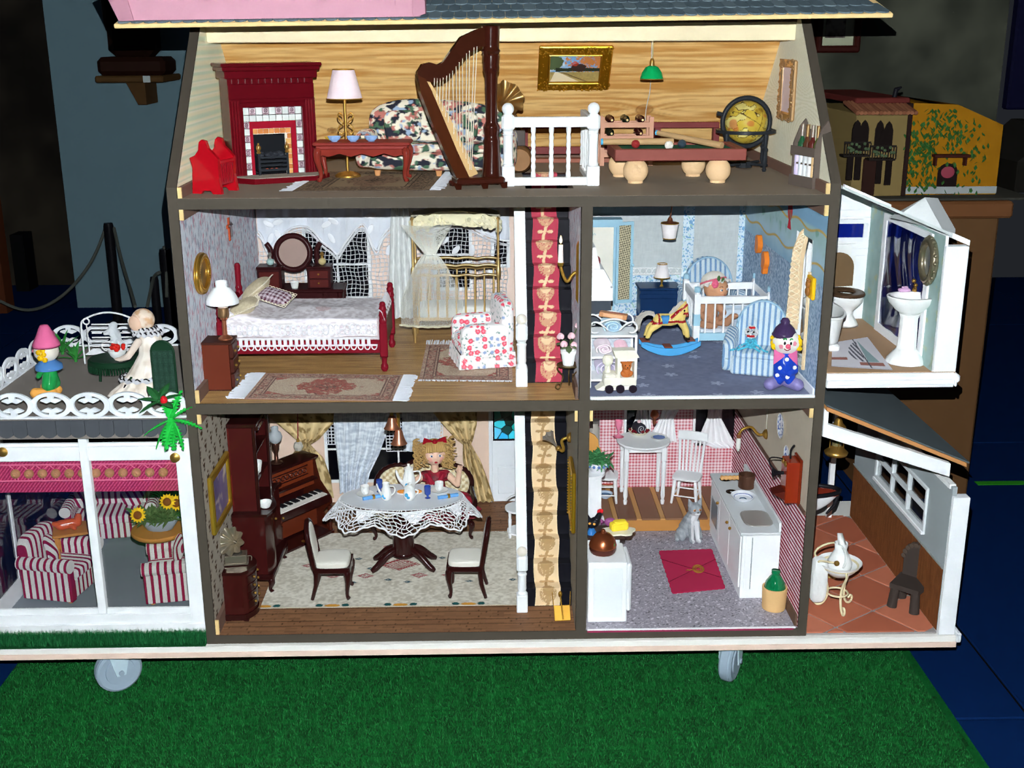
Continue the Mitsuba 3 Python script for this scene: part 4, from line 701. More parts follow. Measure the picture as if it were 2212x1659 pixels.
# green pendant lamp
xg=at(1413,150,y=.185)[0];zb=at(1413,172,y=.185)[2];zs=at(1413,143,y=.185)[2];zc2=at(1413,127,y=.185)[2]
T('pendant_lamp','green enamel pendant lamp hanging over the billiard table','pendant lamp',None,(xg,.205,0));r=24/1640
P('lamp_shade',lathe([(r,zb),(r*1.0,zb+.001),(r*.86,zb+.008),(r*.55,zb+.0145),(r*.25,zs),(r*.22,zs),(r*.5,zb+.0135),(r*.8,zb+.0075),(r*.94,zb),(r,zb)],28),M('#0a8f4e',.25,coat=.5),True)
P('rim',torus(r*.98,.0006,28,6,(0,0,zb)),GOLD(),True);P('socket',lathe([(0,zs-.001),(.0035,zs-.001),(.0032,zc2-.004),(.0018,zc2),(0,zc2)],12),BRASS());P('cord',tube(spline([(0,0,zc2),(.0004,0,zc2+.01),(0,0,bz0+.002)],10),.0009,6),M('#cbb98a',.6),True)
T('lamp_wire','thin white electric wire running down the pine panel under the green lamp','wire');P0(tube(spline([on_slope(a,b)-V([0,.0015,.0015])for a,b in((1408,84),(1407,120),(1405,172),(1403,198),(1396,230),(1393,270))],40),.0008,5),M('#c9c2b8',.6),True)
# reddish rail and skirting along the back
RW=M('#6b3030',.55)
g=at(1300,340,z=F3);x0,x1=at(1128,280,y=.36)[0],at(1552,280,y=.36)[0]
T('long_bench','long low reddish wooden frame along the attic back wall','bench');zt_=at(1400,264,y=.36)[2];zl_=at(1400,276,y=.36)[2]
P('top_rail',box(x0,x1,.354,.366,zl_,zt_,.0006),RW,False);P('bottom_rail',box(x0,x1,.356,.364,F3+.012,F3+.022,.0005),RW,False);P('sill',box(x0,x1,.350,.37,F3+.0004,F3+.006,.0005),M('#8a5444',.55),False)
for x in(x0,at(1413,300,y=.36)[0],x1-.008):P('post',box(x,x+.008,.353,.367,F3+.006,zl_),RW,False)
# wine rack
g=at(1352,358,z=F3);yw=g[1]
T('wine_rack','small reddish wooden wine rack holding dark bottles behind the billiard table','wine rack',None,(g[0],yw,F3),0);PW=M('#b98a72',.5);hw=54/1600
for s in(-1,1):
 for y in(0,.03):P('post',box(s*hw-.003,s*hw+.003,y-.003,y+.003,.0002,.066),PW,False)
for z in(.012,.034,.052):
 for y in(-.0008,.0308):P('rail',box(-hw+.003,hw-.003,y-.0022,y+.0022,z,z+.007),PW,False)
pl=[]
for i,(x,z)in enumerate(((-.022,.0605),(-.001,.0605),(.02,.0605),(-.022,.0425),(.018,.0425))):
 T('wine_bottle',['dark red wine bottle lying in the wine rack, top left','dark green wine bottle lying in the wine rack, top middle','dark red wine bottle lying in the wine rack, top right','dark green wine bottle lying low in the wine rack, left','dark red wine bottle lying low in the wine rack, right'][i],'bottle','wine bottles in the attic rack',(g[0]+x,yw-.012,F3+z+.0022),0,1,-90)
 P('bottle',lathe([(0,0),(.0024,0),(.0024,.010),(.0052,.017),(.0052,.042),(0,.042)],16),M('#3c1418' if i in(0,2,4)else '#1c2a20',.2,coat=.5));P('cork',cyl((0,0,-.0006),(0,0,.0),.0016),M('#d9c48a',.6))
# billiard table
g=at(1452,345,z=F3);yb1=at(1450,395,z=F3)[1];zb_,zt_=at(1450,347,y=yb1-.012)[2],at(1450,322,y=yb1-.012)[2]
xa,xb=at(1329,330,y=yb1-.014)[0],at(1613,330,y=yb1-.014)[0];yB=yb1+.085
T('billiard_table','reddish wooden billiard table on ball legs with a green felt bed','billiard table');BW=M('#7a4038',.5)
for a in((xa,xb,yb1-.014,yb1-.004),(xa,xb,yB-.01,yB),(xa,xa+.010,yb1-.004,yB-.01),(xb-.010,xb,yb1-.004,yB-.01)):P('side_rail',box(*a,zb_,zt_,.0008),BW)
P('bed',box(xa+.010,xb-.010,yb1-.004,yB-.01,zb_+.004,zt_-.003),M('#1f4a38',.9),False,label='green felt bed')
for u_,yy in((1373,yb1),(1551,yb1),(1340,yB-.018),(1497,yB-.018)):
 r=(zb_-F3)/2+.0012;x=at(u_,370,y=yy)[0];P('leg',lathe([(0,.0002),(r*.6,.0002)]+[(r*math.sin(t),r-r*math.cos(t))for t in np.linspace(.65,2.5,14)]+[(0,zb_-F3+.0002)],28,(x,yy,F3)),M('#dcb98e',.5),label='round pale wooden ball leg')
def cue(p0,p1,r0,r1,lab,tip):
 T('billiard_cue',lab,'cue','cues on the billiard table');v=V(p1)-V(p0);P('shaft',cyl(p0,p1,r0,r1,14),M('#a98a62',.5));P('tip',cyl(p0,V(p0)-v/np.linalg.norm(v)*.0025,r0*1.02,n=14),M(tip,.7))
z_=zt_
cue((at(1421,295,y=yB-.02)[0],yB-.02,z_+.013),(at(1560,310,y=yb1-.006)[0],yb1-.006,z_+.0032),.0032,.0042,'pale wooden cue with blue tip lying across the right of the billiard table','#4fb0dc')
cue((at(1300,305,y=yB-.03)[0],yB-.045,z_+.0046),(at(1450,308,y=yB-.03)[0],yB-.047,z_+.0046),.0038,.0042,'grey-brown wooden cue lying along the back left of the billiard table','#4fb0dc')
for u_,v_,h_,lab in((1443,312,'#eae6dc','white billiard ball on the green felt'),(1380,316,'#8a2a2a','dark red billiard ball on the green felt'),(1471,309,'#2c3a44','dark blue-black billiard ball under the cue')):
 q=at(u_,v_+2,z=z_-.003+.0045);T('billiard_ball',lab,'ball','billiard balls',(q[0],yb1+.012 if h_=='#eae6dc' else yb1+.03,z_-.003+.0054));P0(ball((0,0,0),.0053,3),M(h_,.2,coat=.5),True)
# globe
g=at(1618,366,z=F3);gy=g[1]
T('globe','antique yellow globe in a dark four-legged stand in the attic corner','globe',None,(at(1610,300,y=gy)[0],gy,F3),0);GB=M('#23262a',.35,coat=.3);pm=1/(at(1610,300,y=gy)[0]-at(1609,300,y=gy)[0]);R=45/pm;zr_=at(1610,283,y=gy)[2]-F3;zc_=at(1612,264,y=gy)[2]-F3
s_=trimesh.creation.icosphere(subdivisions=5,radius=R);n1=meshkit.fbm(s_.vertices*70+5,3,3);c_=mixc(lin('#b39a3a'),lin('#8a6c22'),ss(.55,.75,meshkit.fbm(s_.vertices*120,2,9)));c_=mixc(c_,lin('#c9c07a'),ss(.5,.56,n1)*.7);c_=mixc(c_,lin('#3a2c1a'),np.abs(n1-.53)<.012);c_=mixc(c_,lin('#a8522a'),ss(.66,.72,meshkit.fbm(s_.vertices*60+40,2,6))*.7)
vv=s_.vertices/R;c_=mixc(c_,lin('#5a4420'),(np.abs(vv@V([.5,.2,.84]))<.012)|(np.abs(vv@V([.8,.5,-.33]))<.012));P('sphere',mv(s_,(0,0,zc_)),VC(.4),True,color=c_,label='yellow globe with old brown map')
mr=mv(torus(R*1.13,.0032,48,8),(0,0,zc_),rx=90,ry=0,rz=0);P('meridian_ring',mr,GB,True);P('horizon_ring',lathe([(R*1.2,zr_-.002),(R*1.42,zr_-.002),(R*1.42,zr_+.002),(R*1.2,zr_+.002),(R*1.2,zr_-.002)],40),GB)
for s,z in((-1,.34),(1,-.36)):P('pivot',cyl((s*R*1.1,0,zc_+z*R),(s*R*1.42,0,zc_+z*R*1.25),.0028),GB)
for a in(35,125,215,305):
 x,y=R*1.28*math.cos(math.radians(a)),R*1.28*math.sin(math.radians(a));P('leg',lathe([(0,.0003),(.002,.0003),(.0032,.003),(.0018,.006),(.0036,.012),(.003,.026),(.0042,.029),(.0022,.032),(.0035,.046),(.0025,zr_-.001),(0,zr_-.001)],12,(x,y,0)),GB)
P('stretcher',cat(cyl((-R*.9,-R*.9,.008),(R*.9,R*.9,.008),.002),cyl((-R*.9,R*.9,.008),(R*.9,-R*.9,.008),.002),lathe([(0,.003),(.011,.003),(.011,.011),(0,.011)],8)),GB)
# gold mirror on the right gable
a,b=at(1684,262,x=XR-.002),at(1729,124,x=XR-.002)
T('wall_mirror','narrow ornate gold-framed mirror on the right attic wall','mirror',None,(XR-.0008,(a[1]+b[1])/2+.006,(at(1706,262,x=XR)[2]+at(1706,126,x=XR)[2])/2),-90);w,h=abs(a[1]-b[1])/2*.82,(at(1706,128,x=XR)[2]-at(1706,260,x=XR)[2])/2
GF2=M('#d8b184',.25,1);P('frame',fr_rect(w,h,.010,-.006,0,.0018),GF2);rg=random.Random(3);P('carving',cat(*[ball((s*rg.uniform(w-.009,w),-.0055,rg.uniform(-h,h)),rg.uniform(.0012,.0024),1)for i in range(26)for s in(-1,1)],*[ball((rg.uniform(-w,w),-.0055,s*rg.uniform(h-.009,h)),rg.uniform(.0012,.0026),1)for i in range(22)for s in(-1,1)]),GF2,True,kind='stuff');P('mirror_glass',box(-w+.009,w-.009,-.003,-.0015,-h+.009,h-.009),M('#d6c4ca',.3),False)
# bottle crate at the right wall
g=at(1716,405,z=F3);cx=(g[0],g[1]+.001,F3)
T('bottle_crate','rough grey-brown wooden crate rack by the right attic wall','crate',None,(at(1735,404,z=F3)[0]-.002,at(1735,404,z=F3)[1]+.001,F3),-72);CW=M('#574d46',.85)
sd=[(-.0,0),(.018,0),(.018,.076),(.014,.08),(.006,.074),(.002,.058),(0,.056)]
for x in(-.024,.022):P('side',prism([(y,z)for y,z in((0,0.0003),(.019,.0003),(.019,.07),(.015,.078),(.008,.07),(0,.05))],x,x+.002,'x'),CW,False)
P('back',box(-.022,.022,.017,.019,.0003,.066),CW,False);P('shelf',box(-.022,.022,0.001,.017,.026,.028),CW,False)
for z0,z1 in((.0003,.013),(.037,.047)):P('front_slat',box(-.0255,.0255,-.002,.0,z0,z1),CW,False)
cm=mat4((at(1735,404,z=F3)[0]-.002,at(1735,404,z=F3)[1]+.001,F3),-72)
for i in range(4):
 T('small_bottle',f"{['dark green', 'brown', 'dark red-brown', 'olive green'][i]} bottle with foil neck in the attic crate",'bottle','bottles in the attic crate',m=cm@mat4((-.0165+i*.011,.0075,.0282)));P('body',lathe([(0,0),(.0048,0),(.0048,.022),(.0022,.028),(.002,.03)],14),M(['#1d4a2e','#4a2a1c','#4a1c18','#3c4a1c'][i],.15,coat=.5));P('foil',lathe([(.002,.03),(.0021,.043),(.0024,.044),(0,.044)],12),M('#c9a06e' if i%2 else '#d8c8b8',.3,1))
for i in range(5):
 T('newspaper_roll',f"rolled paper with {['cream', 'white', 'white', 'grey', 'lilac'][i]} edge in the lower attic crate, {['farthest', 'second', 'middle', 'fourth', 'nearest'][i]} from the pine wall" if 0 else f"{['cream', 'white', 'pale grey', 'bluish white', 'lilac-edged'][i]} rolled newspaper standing in the lower part of the attic crate",'newspaper','newspapers in the attic crate',m=cm@mat4((.018-i*.009,.004,.0005)));P0(lathe([(0,0),(.0038,0),(.0038,.0355-.004*0),(0,.0355)],12),M(['#d9b888','#dfe0e0','#cfd2d4','#d8dde4','#c4b8d4'][i],.6))
# ======== BEDROOM ==============================================================================================
CR=lambda:M('#6e1220',.3,coat=.4)
yv=(at(490,497,x=XL)[1]);a,b=at(491,470,x=XL+.001),at(491,523,x=XL+.001)
T('crucifix','small reddish wooden crucifix on the bedroom wall','crucifix');yv=a[1]
P('upright',box(XL+.0012,XL+.0035,yv-.003,yv+.003,b[2],a[2],.0004),M('#a8482a',.5));zc=a[2]-(a[2]-b[2])*.36
P('crossbar',box(XL+.0012,XL+.0035,yv-.012,yv+.012,zc-.0025,zc+.0025,.0004),M('#a8482a',.5));P('figure',cat(cyl((XL+.005,yv-.008,zc+.001),(XL+.005,yv+.008,zc+.001),.0012),cyl((XL+.005,yv,zc+.002),(XL+.005,yv,zc-.014),.0014),ball((XL+.005,yv,zc+.004),.0018,1)),M('#6b6468',.4,.6))
a,b,c,d=at(414,590,x=XL),at(447,590,x=XL),at(432,540,x=XL),at(432,640,x=XL)
T('oval_mirror','oval gold-framed mirror on the bedroom wall','mirror',None,(XL+.0008,(a[1]+b[1])/2,(c[2]+d[2])/2),90);ry,rz_=abs(b[1]-a[1])/2*.86,(c[2]-d[2])/2*.88
def oval(s,n=40):t=np.arange(n)/n*6.283;return np.stack([ry*s*np.cos(t),t*0,rz_*s*np.sin(t)],1)
P('frame',tube(oval(.92)+[0,-.003,0],.0036,8,True),M('#c7953a',.3,1),True);P('rim',tube(oval(1)+[0,-.001,0],.0018,6,True),M('#c7953a',.3,1),True);P('beading',cat(*[ball((x,-.0062,z),.0011,1)for x,_,z in oval(.80,44)]),M('#d8a850',.25,1),True);P('glass',prism(oval(.85)[:,[0,2]],-.002,-.0008,'y'),M('#c9b48a',.15,1),False)
# bedside chest and its oil lamp
g=at(497,846,z=F2);T('bedside_chest','reddish wooden bedside chest with three drawers under the white lamp','chest of drawers',None,(g[0]-.022,g[1]+.0005,F2+.0006),0)
hn=at(490,741,y=g[1])[2]-F2;w=.0238;dp=.034;SD=M('#5a2618',.45);DT=M('#3a1c14',.5)
P('body',box(-w,w,0,dp,.002,hn-.003),SD,False);P('top',box(-w-.0015,w+.004,-.0015,dp+.0015,hn-.003,hn,.0006),DT);P('gallery',box(-w-.0015,-w+.001,-.001,dp,hn,hn+.0125,.0005),DT)
for i in range(3):
 z0,z1=.004+i*(hn-.006)/3,.002+(i+1)*(hn-.006)/3
 k=P('drawer',box(w,w+.0045,.002,dp-.002,z0,z1,.0008),M('#43201a',.35));
 for y in(.008,dp-.008):P('knob',ball((w+.0062,y,(z0+z1)/2),.0017,1),BRASS(),True,parent=k)
P('plinth',box(-w,w+.002,0.001,dp,0,.003),DT,False)
lx=at(487,733,z=F2+hn);T('oil_lamp','copper oil lamp with a white glass dome shade on the bedside chest','lamp',None,(lx[0],lx[1],F2+hn));Hh=at(487,607,y=lx[1])[2]-F2-hn;hd,hm=at(487,655,y=lx[1])[2]-F2-hn,at(487,620,y=lx[1])[2]-F2-hn;r=34/1720
P('base',lathe([(0,0),(.0085,0),(.0085,.002),(.006,.004),(.003,.006),(.0026,.024),(.0045,.0255),(.0045,.0285),(0,.0285)],20),COPPER());P('burner',lathe([(0,.0285),(.0065,.0285),(.007,.031),(.0065,hd-.006),(.0045,hd-.004),(0,hd-.004)],20),M('#8a6a4a',.4,.8));P('globe',lathe([(.006,hd-.005),(.0075,hd-.001),(.006,hd+.004)],20),M('#f0dcd0',.4),True)
P('lamp_shade',lathe([(r,hd),(r*.98,hd+.004),(r*.82,hd+.011),(r*.52,hm-.001),(r*.36,hm),(r*.36,Hh),(r*.32,Hh),(r*.32,hm-.001),(r*.5,hm-.002),(r*.8,hd+.010),(r*.95,hd),(r,hd)],32),M('#eef2f4',.25,coat=.4),True,label='white milk glass dome shade')
# bed
g1,g2=at(838,802,z=F2),at(450,758,z=F2);y0,xR=g1[1],g1[0];sc=1/(at(800,700,y=y0)[0]-at(799,700,y=y0)[0]);xLb=at(474,700,y=y0+.01)[0];Wb=.12
T('bed','dark red wooden bed with turned posts','bed',None,(0,y0,F2),0)
def post(x,y,z1,hk):P('post',cat(lathe([(0,0.0003),(.0028,.0003),(.0048,.004),(.0048,.008),(.0032,.011),(.0034,.018),(.0052,.02)],14,(x,y,0)),cbox((x,y,(.02+hk)/2),(.0098,.0098,hk-.02),.0014),lathe([(.0046,hk),(.0052,hk+.003),(.0042,hk+.006),(.0054,hk+.010),(.004,hk+.0145),(.005,hk+.018),(.0036,hk+.022),(.0042,z1-.004),(.003,z1-.001),(0,z1)],14,(x,y,0))),CR())
zf=at(838,651,y=y0)[2]-F2;zB1=at(650,690,y=y0-.006)[2]-F2;zs0=at(700,763,y=y0)[2]-F2;zs1=zs0+.017;zk=at(838,697,y=y0)[2]-F2
zh=at(533,567,y=y0+Wb)[2]-F2
post(xR-.004,0,zf,zk);post(xR-.004,Wb,zf,zk);post(xLb+.004,0,zh,zk+.004);post(xLb+.004,Wb,zh,zk+.004)
P('footboard',box(xR-.007,xR-.002,.005,Wb-.005,zs0+.004,zk+.008,.001),M('#5a4034',.45));hb=[(.005,zs0),(Wb-.005,zs0),(Wb-.005,zk+.012)]+[(Wb/2+(Wb/2-.005)*math.cos(t),zk+.012+.012*math.sin(t))for t in np.linspace(.05,3.09,12)]+[(.005,zk+.012)]
P('headboard',prism(hb,xLb+.002,xLb+.006,'x'),CR(),False);
for y in(-.002,Wb-.003):P('side_rail',box(xLb+.008,xR-.008,y,y+.005,zs0,zs1,.0008),CR())
P('mattress',box(xLb+.009,xR-.010,.004,Wb-.004,zs0+.008,zB1-.0015,.004),M('#cfc4c8',.7))
T('bedspread','white lace bedspread with crocheted edge over the dark red bed','bedspread',None,(0,y0,F2))
x0,x1=xLb+.012,xR-.011;zt=zB1;zl_=zB1-.0495
def top_h(x,y):s=(x-x0)/(x1-x0);return zt+.007*np.exp(-((s-.62)/.22)**2-((y-.035)/.035)**2)+.004*np.sin(s*17)*np.exp(-((y-.05)/.03)**2)*.6+.01*np.exp(-(s/.2)**2)
def sp(u,v):
 x=x0+u*(x1-x0);y=np.where(v<.62,Wb-.005-v/.62*(Wb-.001),-.0065-.001*np.sin(u*60)*(v-.62));d=np.maximum(v-.62,0)/.38;zz=np.where(v<.62,top_h(x,y),top_h(x,0)*(1-d)+(.026+zl_+.002*np.sin(u*9))*d);return x,y-.003*np.sin(np.clip(d*9,0,1.57)),zz
m,u,v=gridmesh(sp,200,90);c=mixc(lin('#c9c2c6'),lin('#e6e2e6'),ss(.35,.65,nz(u*.17,v*.13,260,3,2)));c=mixc(c,lin('#cf9d9d'),((np.hypot((u-.62)/.05,(v-.42)/.08)<1)&(np.sin(u*330+v*120)>.1))*.7);c=mixc(c,lin('#efe9f2'),ss(.05,.02,np.abs(v-.66))*.6)
P('cloth',(m,c),VC(.5),True)
loop=[]
for r_,z in((.0032,.0395+zl_),(.0032,.0335+zl_)):
 n=int((x1-x0)/.0068)
 for i in range(n):loop.append(tube([(x0+(i+.5)*(x1-x0)/n+.0029*math.cos(t),-.0103,z+.0036*math.sin(t))for t in np.arange(12)/12*6.283],.00065,4,True))
P('crochet',cat(*loop),M('#eef0f4',.6),True,kind='stuff',label='crocheted loops along the bedspread side');lo=[];n=26
for i in range(n):x=x0+(i+.5)*(x1-x0)*.96/n;lo.append(box(x-.0022,x+.0022,-.0098,-.0088,.0165+zl_,.026+zl_))
P('openwork',cat(*lo,box(x0,x1,-.0100,-.0086,.0245+zl_,.0262+zl_),box(x0,x1,-.0100,-.0086,.0148+zl_,.017+zl_)),M('#e2e2e8',.6),False,kind='stuff')
P('scallop_edge',cat(*[tube([(x0+(i+.5)*(x1-x0)/22+.0034*math.cos(t),-.0094,.0148+zl_+.0048*math.sin(t))for t in np.linspace(np.pi,2*np.pi,9)],.0009,5)for i in range(22)]),M('#eef0f4',.6),True,kind='stuff')
P('foot_drape',gridmesh(lambda u,v:(x1-.002+.014*np.clip(v*2,0,1)*0+.012*v,-.006+u*(Wb*.9),zt+.012*np.sin(v*3.1)-.004*v+.002*np.sin(u*40)),60,12)[0],M('#dcdce0',.6),True)
def pillow(name,lab,cx,cy,cz,e,rz,ry,rx,col):
 T(name,lab,'pillow',None,(cx,y0+cy,F2+cz+zl_),rz,1,rx,ry);m=sofa_cushion(-e[0],e[0],-e[1],e[1],-e[2],e[2],3.2);v=m.vertices;k=1-np.maximum(np.abs(v[:,0]/e[0]),np.abs(v[:,1]/e[1]))**3*.75;m.vertices[:,2]*=k
 P('cover',m.subdivide(),VC(.8),True,color=col(m.subdivide().vertices));rg=random.Random(1);P('lace_trim',cat(*[torus(.0022,.0007,8,4,(s*e[0],y,0))for s in(-1,1)for y in np.linspace(-e[1],e[1],9)],*[torus(.0022,.0007,8,4,(x,s*e[1],0))for s in(-1,1)for x in np.linspace(-e[0],e[0],10)]),M('#e6ddc9',.7),True,kind='stuff')
cream=lambda v:mixc(lin('#cfc3a6'),lin('#a99c80'),meshkit.fbm(v*500,2,3));plaid=lambda v:mixc(mixc(lin('#c9bcc4'),lin('#4a1c30'),((np.floor(v[:,0]/.0028)%2)+(np.floor(v[:,1]/.0028)%2))/2),lin('#4a1c30'),.1)
pillow('cream_pillow','cream lace pillow lying flat at the bed head nearest the oil lamp',xLb+.03,.018,.0605,(.020,.026,.009),8,-22,0,cream);pillow('cream_pillow','cream lace pillow propped against the bed head behind the plaid one',xLb+.036,.078,.071,(.021,.028,.010),0,-38,0,cream);pillow('plaid_pillow','small plaid pillow of dark red checks on the bed',xLb+.066,.050,.068,(.022,.014,.006),-22,12,22,plaid)
# dressing table with round mirror
yd=.31;z_t=at(650,626,y=yd)[2];DM=M('#2e1012',.3,coat=.3)
T('dressing_table','dark mahogany dressing table with a round tilting mirror behind the bed','dressing table');xa,xb=at(560,620,y=yd)[0],at(742,630,y=yd)[0]
P('table_top',box(xa,xb,yd,yd+.05,z_t-.005,z_t,.0015),DM)
for x in(xa+.006,xb-.006):
 for y in(yd+.006,yd+.044):P('leg',lathe([(0,0),(.0025,0),(.004,.02),(.003,.04),(.0045,z_t-F2-.006),(0,z_t-F2-.006)],10,(x,y,F2+.0006)),DM)
P('apron',box(xa+.004,xb-.004,yd+.004,yd+.046,z_t-.018,z_t-.005),DM,False)
zc_=at(650,580,y=yd+.01)[2]
for u0,u1,nd in((556,608,1),(664,714,2)):
 a,b=at(u0,600,y=yd+.008)[0],at(u1,600,y=yd+.008)[0];k=P('drawer_box',cat(box(a,b,yd+.008,yd+.034,z_t,zc_,.0008),box(a-.001,b+.001,yd+.006,yd+.035,zc_,zc_+.003,.0008)),DM)
 for i in range(nd):z0=z_t+.002+i*(zc_-z_t-.003)/nd;q=P('drawer',box(a+.003,b-.003,yd+.005,yd+.009,z0,z0+(zc_-z_t-.006)/nd,.0008),M('#4a1c1a',.3),parent=k)
 for i in range(nd):P('knob',ball(((a+b)/2,yd+.0035,z_t+.002+(i+.5)*(zc_-z_t-.003)/nd),.0016,1),BRASS(),True,parent=k)
q=at(633,546,y=yd+.03);R=(676-592)/2/(1/(at(633,546,y=yd+.03)[0]-at(632,546,y=yd+.03)[0]));
P('mirror_frame',mv(torus(R*.87,R*.15,40,10),(q[0],yd+.03,q[2]),rx=84),DM,True);P('mirror_glass',mv(lathe([(0,-.001),(R*.8,-.001),(R*.8,.001),(0,.001)],40),(q[0],yd+.03,q[2]),rx=84),M('#8f7a72',.3),False)
for s in(-1,1):P('mirror_post',tube(spline([(q[0]+s*R*.85,yd+.036,z_t),(q[0]+s*R*1.22,yd+.036,q[2]-.02),(q[0]+s*R*1.18,yd+.036,q[2]+.002),(q[0]+s*R*1.4,yd+.036,q[2]+.013)],16),np.linspace(.005,.0035,16),8),DM,True)
for u_,v_,h_,lab in((585,582,'#8ea8a4','tiny glass perfume bottle with silver top on the left drawer of the dressing table'),(697,582,'#b8a878','tiny amber perfume bottle with gold top on the right drawer of the dressing table')):
 g=at(u_,v_,y=yd+.02);T('perfume_bottle',lab,'bottle',None,(g[0],yd+.02,zc_+.003));P('body',ball((0,0,.0052),(.0055,.0055,.0052),3),M(h_,.15,spec=.8,coat=.6),True);P('stopper',lathe([(0,.0098),(.0022,.0098),(.0018,.013),(.003,.0155),(.002,.018),(0,.0195)],12),M('#d8d4cc' if u_<600 else '#c79a4c',.2,1))
g=at(637,620,y=yd+.012);T('white_cup','tiny white cup on the dressing table top below the mirror','cup',None,(g[0],yd+.012,z_t));P0(lathe([(0,.001),(.004,0),(.0045,.0005),(.0062,.009),(.0056,.009),(.0042,.0015),(0,.0015)],20),CERA())
# crib with canopy
g=at(908,742,z=F2);yc=g[1];cw=.118;xl=at(896,700,y=yc)[0];GC=M('#d9b878',.3,1);zb0=at(900,690,y=yc)[2];zm=at(900,588,y=yc)[2]
T('canopy_crib','gold metal canopy crib draped with cream net and flower trim','crib');cd=.055;ztop=at(897,478,y=yc)[2]
pp=[(xl,yc),(xl+cw,yc),(xl,yc+cd),(xl+cw,yc+cd)]
for x,y in pp:P('post',lathe([(0,0),(.0016,0),(.0024,.01),(.0035,.017),(.004,.022),(.0018,.026),(.0018,zm-F2-.01),(.0034,zm-F2-.006),(.0034,zm-F2+.004),(.0018,zm-F2+.008),(.0014,ztop-F2),(.0028,ztop-F2+.003),(0,ztop-F2+.006)],10,(x,y,F2+.0006)),GC)
wav=lambda y,z,a:tube([(xl+t*cw,y,z+a*abs(math.sin(t*4*np.pi)))for t in np.linspace(0,1,40)],.0021,6)
for y in(yc,yc+cd):P('top_rail',wav(y,zm+.008,.002),GC,True);P('middle_rail',wav(y,zm-.006,.002),GC,True);P('lower_rail',box(xl,xl+cw,y-.0015,y+.0015,zb0-.002,zb0+.002),GC,False)
for i in range(9):
 for y in(yc,yc+cd):P('spindle',cyl((xl+cw*(i+.5)/9,y,zb0),(xl+cw*(i+.5)/9,y,zm-.004),.0013,n=6),GC)
for x in(xl,xl+cw):P('end_rail',cat(cyl((x,yc,zm+.002),(x,yc+cd,zm+.002),.0018),cyl((x,yc,zb0),(x,yc+cd,zb0),.0018),*[cyl((x,yc+cd*(i+.5)/5,zb0),(x,yc+cd*(i+.5)/5,zm),.0012,n=6)for i in range(5)]),GC)
P('mattress',sofa_cushion(xl+.003,xl+cw-.003,yc+.003,yc+cd-.003,zb0-.002,zb0+.018,6),M('#d4d4d0',.7),True)
def can(u,v):a=u*2*np.pi;ex,ey=cw/2*1.05,cd/2*1.12;q=np.sign(np.cos(a))*np.abs(np.cos(a))**.5,np.sign(np.sin(a))*np.abs(np.sin(a))**.5;return xl+cw/2+q[0]*ex,yc+cd/2+q[1]*ey,ztop+.004+.009*np.sin((q[0]+1)/2*np.pi)-v*.018-.002*np.sin(a*12)
P('valance',gridmesh(can,90,6,True)[0],M('#d6cfae',.8),True);rg=random.Random(5);fl=[]
for i in range(230):
 u_=rg.random();x,y,z=can(np.array(u_),np.array(rg.uniform(.3,1.05)));fl.append(mv(ball((0,0,0),(.0032,.0032,.0012),1),(float(x),float(y)-.001,float(z)),rx=rg.uniform(40,120),rz=rg.uniform(0,180)))
P('flower_trim',cat(*fl),M('#dcd6b8',.8),True,kind='stuff',label='cream lace flowers along the canopy')
P('canopy_top',gridmesh(lambda u,v:(xl-.002+u*(cw+.004),yc-.002+v*(cd+.004),ztop+.005+.009*np.sin(u*np.pi)),30,10)[0],M('#d8d3bd',.8),True)
# net veil as open threads
zn=at(925,548,y=yc)[2];xn=at(930,548,y=yc)[0];xs0,xs1=at(868,690,y=yc)[0],at(1000,680,y=yc)[0];vt=[];zt_=ztop-.004;zb_=zb0-.006
def vx(u,v):
 k=(zt_-zn)/(zt_-zb_);w=np.where(v<k,1-(v/k)*.8,.2+.8*np.clip((v-k)/(1-k)*1.5,0,1)**.7);c=np.where(v<k,xl+.02+(xn-xl-.02)*(v/k),xn+((xs0+xs1)/2-xn)*(v-k)/(1-k));hwid=np.where(v<k,.035,(xs1-xs0)/2);return c+(u-.5)*2*hwid*w,yc-.008-.012*np.sin(u*np.pi)*np.clip(w,.2,1)+.002*np.sin(u*40),zt_+v*(zb_-zt_)
vv=np.linspace(0,1,26)
for u_ in np.linspace(0,1,46):vt.append(tube(np.stack(vx(u_+0*vv,vv),1),.00032,3))
uu=np.linspace(0,1,30)
for v_ in np.linspace(0,1,72):vt.append(tube(np.stack(vx(uu,v_+0*uu),1),.00026,3))
P('net_veil',cat(*vt),M('#e2e2d8',.8),False,kind='stuff',label='cream net veil gathered at the middle')
P('veil_ribbon',tube(np.stack(vx(uu,.0*uu+(zt_-zn)/(zt_-zb_)),1)+[0,-.001,0],.0012,5),M('#e6e6de',.6),True)
P('hem_lace',cat(*[torus(.003,.0009,8,4,tuple(np.array(vx(np.array(x),np.array(1.0)))+[0,-.001,0]))for x in np.linspace(0,1,26)]),M('#d9d2b4',.8),True,kind='stuff')
